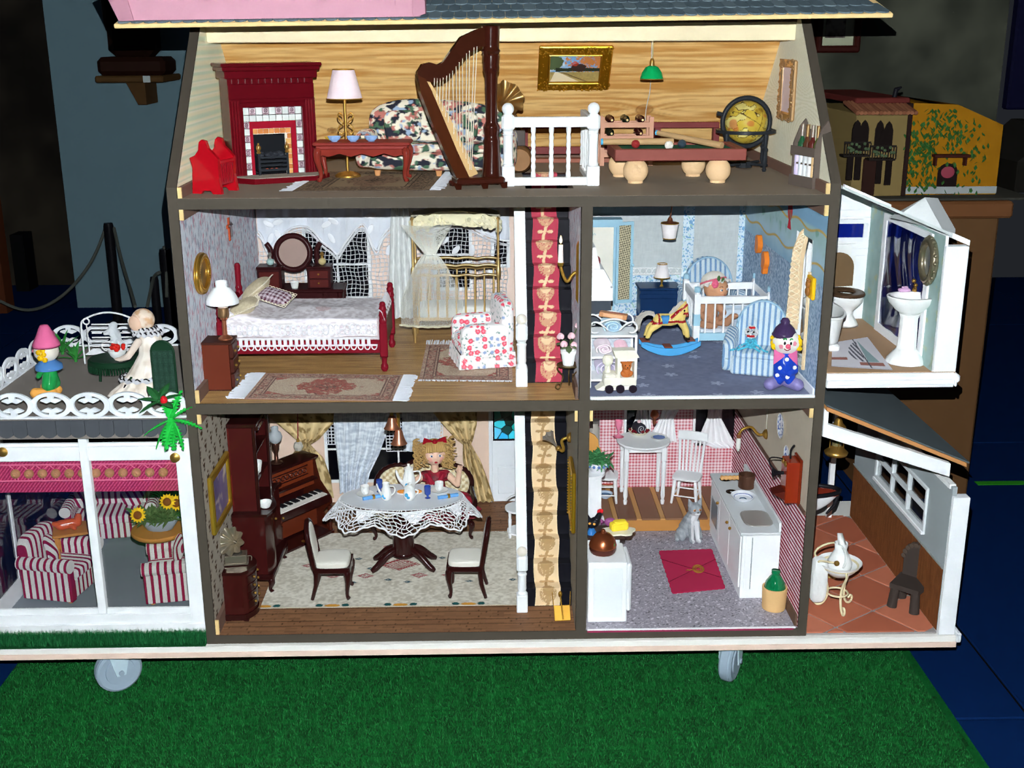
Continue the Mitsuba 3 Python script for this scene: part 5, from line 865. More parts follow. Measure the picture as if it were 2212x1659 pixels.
# armchair with rose print
def rose(v):
 p=v*1.;key=np.floor(p/.009);h=np.sin(key@V([12.9,78.2,37.7]))*43758.5;h-=np.floor(h);h2=np.sin(key@V([39.3,11.1,83.2]))*24634.6;h2-=np.floor(h2);h3=np.sin(key@V([73.1,52.2,9.9]))*15731.7;h3-=np.floor(h3);ctr=(key+.3+.4*np.stack([h,h2,h3],1))*.009;d=np.linalg.norm(p-ctr,axis=1)
 c=np.tile(lin('#e6e3e2'),(len(v),1));c=mixc(c,lin('#6b8a84'),(meshkit.fbm(v*330,2,7)>.70));c=mixc(c,lin('#8fa3c4'),(d<.003)&(h>.8));return mixc(mixc(c,lin('#d24a60'),(d<.0034)&(h<.6)),lin('#e88a96'),(d<.0016)&(h<.6))
def padded_chair(parts,colf,mat=None):
 for n,m in parts:m=fine(m);P(n,m,mat or VC(.8),True,color=colf(m.vertices))
g=at(1030,796,z=F2)
T('rose_armchair','white armchair printed with red roses on the bedroom rug','armchair',None,(g[0]+.006,g[1]+.03,F2+.0012),-78);s_=.036
padded_chair([('seat_cushion',sofa_cushion(-.022,.022,-.034,.02,.028,.042,5)),('backrest',sofa_cushion(-.036,.036,.018,.038,.02,.088,5)),('arm',sofa_cushion(-.040,-.022,-.034,.03,.012,.059,5)),('arm',sofa_cushion(.022,.040,-.034,.03,.012,.059,5)),('base',box(-.037,.037,-.034,.036,.018,.03,.003))],rose)
def skirt(u,v):a=u*4;sx=np.select([a<1,a<2,a<3],[-.038+.076*a,.038+0*a,.038-.076*(a-2)],-.038+0*a);sy=np.select([a<1,a<2,a<3],[-.0355+0*a,-.0355+.073*(a-1),.0375+0*a],.0375-.073*(a-3));k=1+v*(.05+.018*np.sin(u*110));return sx*k,sy*k,.021-v*.0195
m,u,v=gridmesh(skirt,200,12,True);P('skirt',m,VC(.8),True,color=rose(m.vertices),label='pleated skirt with the same roses')
for x in(-.03,.03):P('foot',lathe([(0,-.0003),(.003,-.0003),(.0035,.004),(0,.004)],10,(x,-.03,0)),M('#8a6a4a',.5))
# rugs
def rug(name,lab,c4,nx,ny,colf,sides,fcol='#dfe3ea'):
 q=[at(a,b,z=F2+.001)for a,b in c4];o,U,W_=q[0],q[1]-q[0],q[3]-q[0];T(name,lab,'rug');N=V([0,0,.0008])
 P('pile',sheet(o+[0,0,.0008],U,W_,nx,ny,colf(np.linalg.norm(U),np.linalg.norm(W_))),VC(.9));P('backing',hull([p for r in(o,o+U,o+W_,o+U+W_)for p in(r-[0,0,.0003],r+N)]),M('#8a6a5a',.9),False)
 for s in sides:a,e,w={'l':(o,W_,-U),'r':(o+U,W_,U),'b':(o+W_,U,W_),'f':(o,U,-W_)}[s[0]];P('fringe',fringe(a+[0,0,.0004],e,w/np.linalg.norm(w)*s[1],s[2],.0009,3),M(fcol,.8),True,kind='stuff',label='white fringe')
pers=lambda L,Wd:persian('#a08478','#8e3b3c','#3f2a34','#b8ad98',L,Wd)
rug('bedroom_rug','flat oriental rug with red medallion and white fringe before the bed',[(528,862),(848,867),(866,804),(574,807)],300,150,pers,[('l',.022,60),('r',.018,60)])
pers2=lambda L,Wd:(lambda f:lambda u,v:f(v,u))(persian('#a08478','#8e3b3c','#3f2a34','#b8ad98',Wd,L))
rug('bedroom_rug','oriental rug under the rose armchair',[(905,822),(1108,824),(1106,742),(921,745)],190,180,pers2,[('b',.022,50),('f',.004,60)])
# candle sconce on the divider wall
q=at(1207,575,x=XC-.028);yS=at(1250,590,x=XC)[1]
def sconce(name,lab):return T(name,lab,'wall lamp')
sconce('candle_sconce','brass wall sconce with a lit white candle by the red stair runner');zp0,zp1=at(1247,648,x=XC)[2],at(1247,512,x=XC)[2];zA=at(1230,595,y=yS)[2]
P('back_plate',hull([(XC-.0006,yS+s*.005,z)for s in(-1,1)for z in(zp0,zp1)]+[(XC-.003,yS+s*.0028,z)for s in(-1,1)for z in(zp0+.005,zp1-.005)]),M('#c89a3c',.25,1));xc_=at(1211,580,y=yS)[0];zc1,zc2=at(1211,576,y=yS)[2],at(1211,527,y=yS)[2]
P('arm',tube(spline([(XC-.003,yS,zA+.004),(XC-.008,yS,zA),(XC-.013,yS,zA-.007),(xc_+.005,yS,zA-.004),(xc_,yS,zc1)],24),.002,8),GOLD(),True);P('cup',lathe([(0,0),(.003,.001),(.0042,.005),(.0034,.005),(0,.003)],14,(xc_,yS,zc1)),GOLD());P('candle',lathe([(0,0),(.0034,0),(.0026,zc2-zc1-.004),(0,zc2-zc1-.004)],12,(xc_,yS,zc1+.003)),M('#f2e8e6',.4))
P('flame',lathe([(0,0),(.0016,.002),(.0019,.004),(.001,.008),(0,.0105)],10,(xc_,yS,zc2)),M('#ffb060',.5),True,emitter={'type':'area','radiance':{'type':'rgb','value':[7,2.8,.8]}})
# rose pot on wire stand
g=at(1232,848,z=F2);T('plant_stand','small twisted wire plant stand by the bedroom divider wall','plant stand',None,(g[0]-.002,g[1]+.012,F2+.0006));hz2=at(1228,790,y=g[1]+.01)[2]-F2;BR=M('#6b5a38',.35,1)
P('ring',torus(.0135,.001,24,6,(0,0,hz2)),BR,True);P('tray',lathe([(0,hz2-.001),(.0128,hz2-.001),(.0128,hz2),(0,hz2)],20),BR)
for a in(200,320,80):
 c_,s_=math.cos(math.radians(a)),math.sin(math.radians(a));P('leg',tube(spline([(.013*c_,.013*s_,hz2),(.0145*c_,.0145*s_,hz2-.004),(.007*c_,.007*s_,.018),(.009*c_,.009*s_,.010),(.0125*c_,.0125*s_,.0015),(.0165*c_,.0165*s_,.004),(.014*c_,.014*s_,.0085),(.0105*c_,.0105*s_,.006)],30),.0009,6),BR,True)
T('rose_pot','white pot of pale pink roses on the wire stand','potted plant',None,(g[0]-.002,g[1]+.012,F2+hz2+.0008));P('pot',lathe([(0,0),(.0066,0),(.009,.0145),(.0098,.0145),(.0098,.0185),(.0088,.0185),(.008,.015),(0,.015)],22),CERA());rg=random.Random(11)
P('stems',cat(*[tube(spline([(0,0,.015),(x*.5,y*.5,z*.6+.006),(x,y,z)],8),.0006,4)for x,y,z in((-.010,-.003,.037),(.003,-.005,.038),(.012,0,.050),(-.006,-.006,.028),(.006,-.007,.027))]),M('#4a5f34',.6),True)
for x,y,z in((-.010,-.003,.037),(.003,-.005,.038),(.012,0,.050),(-.006,-.006,.028),(.006,-.007,.027)):P('rose',cat(ball((x,y,z),(.0036,.0034,.0038),2),ball((x-.0016,y-.001,z-.001),(.003,.003,.0034),2),ball((x+.0018,y-.0008,z-.0006),(.0028,.003,.0036),2)),M('#ecc3cc',.6),True)
for i in range(12):a=i*30+rg.uniform(-10,10);P('leaf',mv(taper_leaf(.013,.008,.35),(.003*math.cos(math.radians(a)),.003*math.sin(math.radians(a)),.019+rg.uniform(0,.012)),rz=a,ry=rg.uniform(-25,15)),M('#4a5a3c',.6),False)
# ======== NURSERY ==============================================================================================
CW_=lambda:M('#ece9dc',.4);LB=lambda:M('#9cc4d6',.45);WH=lambda:M('#eef1f3',.4)
g=at(1326,690,z=F2);xw1=g[0];yw0,yw1=g[1],min(g[1]+.1,D-.01);zt=at(1300,490,y=yw0)[2];x0=XD+.002
T('wardrobe','cream wardrobe with pale blue cornice and one open net door','wardrobe')
P('body',box(x0,xw1,yw0,yw1,F2+.001,zt),CW_(),False);P('cornice',cat(box(x0,xw1+.004,yw0-.004,yw1,zt,zt+.004),box(x0,xw1+.0065,yw0-.0065,yw1,zt+.004,zt+.008),box(x0,xw1+.009,yw0-.009,yw1,zt+.008,zt+.012)),LB(),False)
P('plinth',box(x0,xw1+.002,yw0-.002,yw1,F2+.0006,F2+.012),LB(),False);P('corner_strip',box(xw1-.003,xw1+.0005,yw0-.001,yw0,F2+.012,zt),LB(),False)
xm=(x0+xw1)/2;zm_=at(1296,508,y=yw0)[2];P('fleur_motif',cat(box(xm-.0006,xm+.0006,yw0-.0006,yw0,zm_-.007,zm_+.007),*[tube(spline([(xm,yw0-.0004,zm_-.001),(xm+s*.003,yw0-.0004,zm_+.003),(xm+s*.0045,yw0-.0004,zm_)],8),.0004,4)for s in(-1,1)]),M('#b9cdd0',.6),False)
d0,d1=at(1328,665,y=yw0)[0],0;zd0,zd1=at(1340,655,y=yw0)[2],at(1345,480,y=yw0)[2];dm=mat4((xw1+.001,yw0,0),14);_k=_cur['k'];_cur['m']=dm;dw=.027
fr=lambda:cat(box(0,.004,-.0015,.0015,zd0,zd1),box(dw-.004,dw,-.0015,.0015,zd0,zd1),box(.004,dw-.004,-.0015,.0015,zd0,zd0+.005),box(.004,dw-.004,-.0015,.0015,zd1-.005,zd1))
k=P('door',fr(),LB(),False);P('net_panel',sheet((.004,0,zd0+.005),(dw-.008,0,0),(0,0,zd1-zd0-.01),24,120,lambda u,v:mixc(lin('#5f5a48'),lin('#c9bfa0'),np.maximum(np.abs(np.sin(u*900+v*300))>.9,np.abs(np.sin(v*900-u*200))>.88)*1.)),VC(.8),parent=k);P('knob',ball((dw-.001,-.003,(zd0+zd1)/2-.004),.0025,2),LB(),True,parent=k)
# secretary desk with slanted front
g0=at(1322,650,y=.13);yS0=.135;xs=at(1324,640,y=yS0)[0];za,zb2,zc2=at(1300,650,y=yS0)[2],at(1300,582,y=yS0)[2],at(1290,535,y=yS0)[2]
T('writing_desk','small white slant-top writing desk in front of the cream wardrobe','desk');P('body',prism([(x0,za),(xs,za),(xs,at(1323,618,y=yS0)[2]),(at(1304,581,y=yS0)[0],zb2),(x0,zb2)],yS0,yS0+.05,'y'),WH(),False);P('back_board',prism([(x0,zb2),(at(1298,575,y=yS0)[0],zb2),(at(1287,535,y=yS0)[0],zc2),(x0,zc2)],yS0+.002,yS0+.05,'y'),WH(),False)
P('foot',box(x0,xs-.002,yS0+.002,yS0+.048,F2+.0006,za),M('#3a4048',.6),False);P('knob',ball((xs-.002,yS0-.001,at(1316,620,y=yS0)[2]),.0016,1),M('#b9bcc0',.3),True)
q=at(1290,580,y=yS0+.01);T('music_box','tiny red and gold trinket on the white writing desk','ornament',None,(q[0],yS0+.012,zb2+.0004));P('base',lathe([(0,0),(.004,0),(.003,.002),(.001,.003),(0,.003)],12),BRASS());P0(ball((0,0,.0085),(.0042,.0042,.006),2),M('#a8484a',.2,.6),True)
q=at(1281,556,y=yS0+.01);T('blue_ornament','tiny blue and lilac ornament on the white writing desk, half hidden by the divider','ornament',None,(XD+.004,yS0+.012,zb2+.0004));P0(mv(ball((0,0,.01),(.0035,.003,.010),2),ry=-20),M('#7aa0d0',.3),True)
# white wicker shelf
g=at(1290,852,z=F2);yW=at(1340,845,z=F2)[1]+.012;xa,xb=XD+.003,at(1374,840,y=yW)[0];ztw=at(1330,724,y=yW)[2];WW=M('#edf0f2',.5);zsh=[at(1330,p,y=yW)[2]for p in(770,724)];dW=.042
T('wicker_shelf','white shelf unit with scrolled ends and wicker sides by the nursery divider','shelf')
for x in(xa,xb-.003):
 for y in(yW,yW+dW-.003):P('post',box(x,x+.003,y,y+.003,F2+.0006,ztw),WW,False)
for z in[F2+.012]+zsh:P('shelf_board',box(xa,xb,yW,yW+dW,z-.003,z),WW,False)
wk=lambda u,v:mixc(lin('#c9d0d6'),lin('#8f98a4'),(np.sin((u+v)*2600)>.3)*1.)
P('wicker_panel',sheet((xa+.003,yW+dW-.001,F2+.012),(xb-xa-.006,0,0),(0,0,ztw-F2-.012),60,60,wk),VC(.7))
for y in(yW+.001,yW+dW-.001):
 for s,x in((1,xa+.004),(-1,xb-.004)):P('scroll',tube(spline([(x+s*.018,y,ztw+.006),(x+s*.012,y,ztw+.012),(x+s*.002,y,ztw+.016),(x-s*.003,y,ztw+.010),(x+s*.0,y,ztw+.003),(x+s*.007,y,ztw+.004)],26),.0013,6),WW,True)
 P('scroll_rail',tube(spline([(xa+.012,y,ztw+.015),((xa+xb)/2,y,ztw+.020),(xb-.012,y,ztw+.015)],16),.0013,6),WW,True)
def roll(nm,lab,x,y,z,r,L,h1,h2,grp=None):
 T(nm,lab,'blanket',grp,(x,y,z));t=np.linspace(0,5.2*np.pi,90);rr=r*(.15+.85*t/t[-1]);P0(prism(Polygon([(a*math.cos(b)*1.5,a*math.sin(b)+r)for a,b in zip(rr,t)]+[((a-.0011)*math.cos(b)*1.5,(a-.0011)*math.sin(b)+r)for a,b in zip(rr[::-1],t[::-1])]).buffer(0),0,L,'y'),M(h1,.9),40)
roll('rolled_blanket','light blue rolled blanket on top of the wicker shelf',(xa+xb)/2,yW+.004,ztw+.0004,.0085,.032,'#b9d4e2',0);roll('rolled_blanket','pink and white rolled blanket on the middle wicker shelf, left',(xa+xb)/2-.010,yW+.003,zsh[0]+.0004,.0075,.034,'#e8dbe2',0);roll('rolled_blanket','pink rolled towel on the middle wicker shelf, right',(xa+xb)/2+.013,yW+.003,zsh[0]+.0004,.006,.034,'#f0c8d2',0)
T('wooden_box','small light brown box lying on the rolled blue blanket','box',None,((xa+xb)/2+.001,yW+.018,ztw+.0176),-12,1,-4,6);P('body',box(-.017,.017,-.007,.007,0,.006,.0006),M('#b07a50',.5));P('label',box(-.012,.012,-.0072,-.0069,.001,.005),M('#d0a07a',.5),False);P('lid_picture',box(-.005,.012,-.004,.004,.006,.0062),M('#c07a6a',.5),False)
roll('folded_cloth','lilac folded cloth on the low wicker shelf behind the toy train',(xa+xb)/2-.004,yW+.006,F2+.0124,.011,.03,'#cdc6da',0)
# toy train with bear
g=at(1333,852,z=F2);TC=M('#e3dfce',.45)
T('toy_train','cream toy train with a brown bear in its cab and dark wheels','toy train',None,(g[0],g[1]+.003,F2+.0008),3)
P('cab',prism([(0,.016),(.024,.016),(.024,.044),(0,.044)],0,.018,'y',[[(.0035,.019),(.0205,.019),(.0205,.0395),(.0035,.0395)]]),TC,False);P('cab_back',box(.001,.023,.0165,.018,.018,.044),TC,False);P('roof',hull([(x,y,z)for x,y,z in((-.0025,-.002,.044),(.0265,-.002,.044),(-.0025,.02,.044),(.0265,.02,.044),(-.005,.004,.052),(.022,.004,.052),(-.005,.02,.052),(.022,.02,.052))]),TC,False)
P('boiler',box(-.016,.024,.0,.018,.008,.019,.0012),TC);P('boiler_top',box(-.0155,.0,.0,.018,.018,.0245,.002),TC);P('cow_catcher',hull([(-.025,.001,.004),(-.025,.017,.004),(-.016,0,.003),(-.016,.018,.003),(-.016,0,.0105),(-.016,.018,.0105)]),TC,False);P('chassis',box(-.016,.022,.002,.016,.003,.009),TC,False)
P('chimney',lathe([(0,.024),(.0042,.024),(.0036,.032),(.004,.034),(.0062,.036),(.0068,.041),(.005,.045),(0,.0455)],18,(-.0105,.009,0)),TC,True);P('rivet_disc',cyl((-.006,.001,.0215),(-.006,-.0005,.0215),.003,n=18),TC)
for x,r in((-.0095,.0052),(.004,.0052),(.0195,.0048)):P('wheel',cyl((x,.001,r),(x,-.0015,r),r,n=24),M('#1d161e',.3,coat=.4))
bm=M('#a85f30',.25,coat=.5);P('bear',skel([((.012,.006,.021),.0052,(.012,.006,.026),.0055),((.012,.005,.033),.0062,(.012,.005,.0335),.0062),((.0065,.006,.0375),.0022,(.007,.006,.037),.0022),((.0175,.006,.0375),.0022,(.017,.006,.037),.0022),((.008,.002,.0225),.0028,(.007,.003,.024),.0028),((.016,.002,.0225),.0028,(.017,.003,.024),.0028),((.012,-.0005,.0315),.0024,(.012,0,.0315),.0024)],.0012,4),bm,True,label='glossy brown toy bear')
P('bear_eye',cat(ball((.0097,-.0008,.0345),.0007,1),ball((.0145,-.0008,.0345),.0007,1),ball((.012,-.003,.0322),.0008,1)),DARK(),True)
# navy chest with table lamp
g=at(1430,668,z=F2);yC=min(g[1],D-.052);xa,xb=at(1382,650,y=yC)[0],at(1468,650,y=yC)[0];z0_,z1_=at(1420,640,y=yC)[2],at(1420,622,y=yC)[2]
T('navy_chest','dark navy blue low chest against the nursery back wall','chest');NB=M('#122c50',.3,coat=.4);P('top',box(xa-.002,xb+.002,yC-.004,yC+.045,z1_-.004,z1_,.0014),NB);P('body',prism([(xa+.001,F2+.012),(xa+.008,F2+.009),(xa+.016,F2+.0135),((xa+xb)/2-.008,F2+.009),((xa+xb)/2,F2+.014),((xa+xb)/2+.008,F2+.009),(xb-.016,F2+.0135),(xb-.008,F2+.009),(xb-.001,F2+.012),(xb-.001,z1_-.004),(xa+.001,z1_-.004)],yC,yC+.043,'y'),NB,False)
P('moulding',box(xa-.001,xb+.001,yC-.002,yC,z0_-.004,z0_+.004,.001),NB)
for x in(xa+.004,xb-.004):
 for y in(yC+.004,yC+.039):P('foot',lathe([(0,0),(.003,0),(.004,.012),(0,.012)],10,(x,y,F2+.0006)),NB)
def mini_lamp(nm,lab,cx,cy,cz,r0,r1,z0,z1,up):
 T(nm,lab,'lamp',None,(cx,cy,cz));P('lamp_shade',lathe([(r0,z0),(r1,z1),(r1*.94,z1),(r0*.94,z0),(r0,z0)],28),M('#f0eae8',.4),True);P('rim',torus(r0,.0007,28,6,(0,0,z0)),GOLD(),True);P('rim',torus(r1,.0007,28,6,(0,0,z1)),GOLD(),True)
g=at(1429,622,y=yC+.012);r=17/1450;h0,h1=at(1429,599,y=yC+.012)[2]-z1_,at(1429,570,y=yC+.012)[2]-z1_
mini_lamp('table_lamp','small white table lamp with gold rims on the navy chest',g[0],yC+.012,z1_,r,r*.6,h0,h1,1);P('stem',lathe([(0,0),(.003,0),(.001,.004),(.0022,.010),(.003,.013),(.001,.0165),(.0008,h0),(.0015,h0+.004),(0,h0+.004)],14),GOLD())
yP=.3;q0,q1,q2=at(1446,515,y=yP),at(1446,482,y=yP),at(1452,440,y=yP);r=19/1560
mini_lamp('pendant_lamp','small white pendant lamp with gold rims hanging in the nursery',q0[0],yP,q0[2],r*.72,r,0,q1[2]-q0[2],0);P('socket',lathe([(r*.95,q1[2]-q0[2]),(.004,q1[2]-q0[2]+.002),(.0034,q1[2]-q0[2]+.006),(.0012,q1[2]-q0[2]+.009),(0,q1[2]-q0[2]+.009)],18),COPPER(),True);P('cord',tube(spline([(0,0,q1[2]-q0[2]+.008),(.0015,0,q1[2]-q0[2]+.018),(.004,0,C2-q0[2]-.0004)],10),.0009,6),COPPER(),True)
# striped tub armchairs
def tub_chair(lab,loc,rz,s):
 T('tub_armchair',lab,'armchair','blue striped tub armchairs',loc,rz,s);X=(1,0,0);t=np.linspace(0,np.pi,40)
 q=[(-.040,.02)]+[(-.040*math.cos(a),.062+.046*math.sin(a))for a in t]+[(.040,.02)];m=fine(prism(q,.018,.030,'y'),.008);w=m.vertices;w[:,1]+=.15*(w[:,2]-.05)+.006*(1-(w[:,0]/.04)**2)*np.sign(w[:,1]-.024);m.vertices=w
 PS('backrest',m,X,1,.0088);P('back_piping',tube(np.stack([-.0405*np.cos(t),.0175+.15*(.012+.046*np.sin(t)),.062+.0465*np.sin(t)],1),.0022,6),M('#8fb0c6',.8),True)
 for s_ in(-1,1):m=sofa_cushion(s_*.046-.010,s_*.046+.010,-.034,.026,.002,.062,6);w=m.vertices;w[:,2]+=np.where(w[:,2]>.03,.25*w[:,1],0);m.vertices=w;PS('arm',m,(1,1,0),1,.0088)
 PS('seat_base',box(-.040,.040,-.040,.02,.0015,.030,.003),X,1,.0088,False);PS('seat_cushion',sofa_cushion(-.038,.038,-.041,.022,.028,.040,5),X,1,.0088)
g=at(1612,812,z=F2);tub_chair('blue and white striped tub armchair in front, holding a bead doll',(at(1637,740,y=.13)[0],.118,F2+.0006),-20,.80)
g=at(1537,645,z=F2+.02);tub_chair('blue and white striped tub armchair behind the white crib',(at(1537,560,y=.385)[0],.372,F2+.0006),6,.88)
cm=mat4((at(1622,760,y=.1)[0],.104,F2+.0333),-20,.88)
T('bead_doll','bead doll of clear, red and turquoise beads on the front striped armchair','doll',m=cm);rg=random.Random(4)
def beads(c,R,n,r):return[ball(V(c)+R*V([math.cos(2.4*i)*math.sqrt(1-(1-2*(i+.5)/n)**2),math.sin(2.4*i)*math.sqrt(1-(1-2*(i+.5)/n)**2),1-2*(i+.5)/n]),r,1)for i in range(n)]
P('head',cat(beads((0,.004,.024),.0085,60,.0017)),M('#d6d8da',.15,coat=.5),True);P('mouth',cat(*[ball((x,-.0052+abs(x)*.3,.020),.0017,1)for x in(-.004,-.002,0,.002,.004)],*[ball((x,-.002+abs(x)*.4,.0318),.0017,1)for x in(-.002,0,.002,.004)]),M('#b01c24',.2,coat=.5),True);P('eye',cat(ball((-.004,-.0045,.0262),.0014,1),ball((.004,-.0045,.0262),.0014,1)),DARK(),True)
P('body',cat(beads((0,.004,.008),.0075,50,.0016),*[ball((s*(.006+.0028*i),-.002-.0025*i*(.6 if s>0 else 1),.008-.0011*i+.001*math.sin(i)),.0016,1)for s in(-1,1)for i in range(8)],*[ball((s*(.005+.002*i),-.004-.0026*i,.0035-.0003*i),.0016,1)for s in(-1,1)for i in range(6)]),M('#4db4cc',.15,coat=.5),True,label='turquoise bead limbs');
# crib with baby
g=at(1502,744,z=F2);yK=g[1];xa,xb=g[0],at(1664,640,y=yK)[0];zt,zr0,zr1=at(1502,622,y=yK)[2],at(1580,655,y=yK)[2],at(1580,640,y=yK)[2];q=at(1471,593,z=zt);dK=min(q[1]-yK,.12);z0=F2
T('crib','white slatted crib with pale blue posts in the nursery','crib')
for x in(xa,xb):
 for y in(yK,yK+dK):
  k=P('post',cat(cbox((x,y,(z0+zr1)/2+.002),(.0088,.0088,zr1-z0+.003)),lathe([(.0034,0),(.004,.003),(.004,zt-zr1-.006),(.003,zt-zr1-.002),(0,zt-zr1-.002)],12,(x,y,zr1+.003))),WH());P('post_cap',lathe([(.0042,0),(.0048,.001),(.0042,.007),(0,.0085)],14,(x,y,zt-.006)),LB(),parent=k)
  P('post_band',cbox((x,y,z0+.036),(.0094,.0094,.016)),LB(),False,parent=k)
for y in(yK,yK+dK):P('top_rail',box(xa+.004,xb-.004,y-.0025,y+.0025,zr0,zr1),WH(),False);P('bottom_rail',box(xa+.004,xb-.004,y-.0025,y+.0025,z0+.006,z0+.0165),LB(),False)
for x in(xa,xb):P('end_rail',box(x-.0025,x+.0025,yK+.004,yK+dK-.004,zr0,zr1),WH(),False);P('end_sill',box(x-.0025,x+.0025,yK+.004,yK+dK-.004,z0+.006,z0+.0165),LB(),False)
for i in range(7):x=xa+(xb-xa)*(i+1)/8;P('slat',box(x-.0012,x+.0012,yK-.0012,yK+.0012,z0+.0165,zr0),WH(),False);P('slat',box(x-.0012,x+.0012,yK+dK-.0012,yK+dK+.0012,z0+.0165,zr0),WH(),False)
for i in range(6):
 for x in(xa,xb):y=yK+dK*(i+1)/7;P('slat',box(x-.0012,x+.0012,y-.0012,y+.0012,z0+.0165,zr0),WH(),False)
zm_=z0+.020;m=fine(box(xa+.005,xb-.005,yK+.005,yK+dK-.005,z0+.010,zm_,.003),.004);P('mattress',m,VC(.8),True,color=mixc(lin('#b9c6d4'),lin('#dfe6ec'),(np.sin(m.vertices[:,0]*1600)*np.sin(m.vertices[:,2]*1600+m.vertices[:,1]*1600)>0)*1.),label='pale blue checked mattress')
T('crib_pillow','white lace pillow in the crib behind the baby doll','pillow');P0(sofa_cushion(xa+.05,xb-.008,yK+dK*.6,yK+dK-.006,zm_+.02,zm_+.032,4),M('#dfe4e8',.7),True);T('crib_quilt','folded pale blue quilt in the crib under the lace pillow','quilt');P0(sofa_cushion(xa+.045,xb-.006,yK+dK*.5,yK+dK-.005,zm_+.0003,zm_+.02,6),M('#c3d2de',.8),True)
bx,by=at(1533,690,y=yK+.03)[0],yK+.032;T('baby_doll','baby doll with a white frilled bonnet and pink rose sitting in the crib','doll',None,(bx,by,zm_),0);SK=M('#a2765a',.5)
hz3=at(1542,622,y=by)[2]-zm_;hx=at(1546,622,y=by)[0]-bx;R=.0172
bones=[((0,0,.012),.0115,(.001,0,.03),.0105),((.001,0,.03),.009,(hx*.6,0,hz3-.012),.007),((-.004,-.003,.006),.0065,(-.012,-.017,.0055),.0058),((-.012,-.017,.0055),.0056,(-.002,-.026,.0052),.0048),((-.002,-.026,.0052),.0046,(.003,-.029,.0056),.0036),((.006,-.003,.0065),.0065,(.022,-.014,.007),.0058),((.022,-.014,.007),.0056,(.028,-.020,.0165),.0048),((.028,-.020,.0165),.0046,(.032,-.025,.019),.0036),((-.009,0,.033),.0056,(-.0145,-.006,.018),.0048),((-.0145,-.006,.018),.0046,(-.008,-.016,.012),.0038),((.010,0,.033),.0056,(.018,-.006,.019),.0048),((.018,-.006,.019),.0046,(.012,-.016,.0145),.0038)]
for(hx_,hy_,hz_c,sgn)in((-.008,-.017,.0115,1),(.012,-.017,.014,-1)):
 bones+=[((hx_,hy_,hz_c),.0032,(hx_+sgn*.0015,hy_-.0025,hz_c-.001),.003)]+[((hx_+sgn*.001,hy_-.002,hz_c+.0025-.0017*i),.0011,(hx_+sgn*.0035,hy_-.0062+.0006*abs(i-1.5),hz_c+.0015-.0016*i),.0009)for i in range(4)]+[((hx_,hy_-.001,hz_c+.003),.0012,(hx_+sgn*.003,hy_-.003,hz_c+.0055),.001)]
P('body',skel(bones,.0018,5),SK,True)
hd=ball((0,0,0),(R,R*.97,R*.95),4);v=hd.vertices;f_=v[:,1]<0
for c,a,s in(((0,-R,-.0035),.0022,.0028),((.0062,-R*.85,-.007),.0012,.005),((-.0062,-R*.85,-.007),.0012,.005),((0,-R*.93,-.0105),.0012,.0035),((.0062,-R*.9,.0),-.0013,.0032),((-.0062,-R*.9,.0),-.0013,.0032)):v[:,1]-=a*np.exp(-((v-V(c))**2).sum(1)/s**2)
hd.vertices=v;hm=_cur['m'].copy();_cur['m']=hm@mat4((hx,-.002,hz3),38);P('head',hd,VC(.5),True,color=paint(hd,(near((0,-R-.001,-.0085),.0026),'#a04a48'),base='#c08e6c'))
for s in(-1,1):k=P('eye',ball((s*.0062,-R*.9,.0004),(.0024,.0014,.0018),2),M('#e8e6e2',.2),True);P('iris',ball((s*.0062,-R*.9-.0012,.0004),(.0012,.0006,.0012),1),M('#27406a',.2),True,parent=k);P('eyebrow',tube([(s*.0035,-R*.93,.0045),(s*.0062,-R*.9,.0054),(s*.009,-R*.82,.0045)],.0004,4),M('#6a4630',.6),True);P('ear',ball((s*R*.97,.001,-.001),(.002,.003,.0042),2),M('#b98868',.5),True)
bn=lathe([(R*1.03,.002),(R*1.05,.006),(R*.98,.012),(R*.72,.0175),(R*.3,.0205),(0,.021)],30);k=P('bonnet',mv(bn,(0,.003,.003),rx=-22),M('#e2ddd2',.7),True,label='white frilled bonnet');t=np.arange(60)/60*6.283
P('frill',mv(gridmesh(lambda u,v:(R*(1.0+.40*v)*np.cos(u*6.283),R*(1.0+.40*v)*np.sin(u*6.283),.0055-.004*v+.0022*v*np.sin(u*6.283*14)),170,6,True)[0],(0,.003,.003),rx=-22),M('#eceae6',.7),True,parent=k);P('ribbon',mv(torus(R*1.045,.0014,30,6,(0,0,.0075)),(0,.003,.003),rx=-22),M('#d06a7c',.6),True,parent=k)
P('rose',cat(*[ball((-.0165+.002*math.cos(a),-.0125-.001*math.cos(a),.0105+.003*math.sin(a)),(.003,.003,.0034),2)for a in np.linspace(0,5.4,6)],ball((-.0175,-.0140,.0105),.003,2)),M('#d8607e',.6),True,parent=k)
for x,z,r_ in((-.011,.0175,-40),(-.004,.0145,20)):P('leaf',ball((x,-.0165-x*.25,z),(.0034,.001,.0042),2),M('#4a6a3c',.6),True,parent=k)
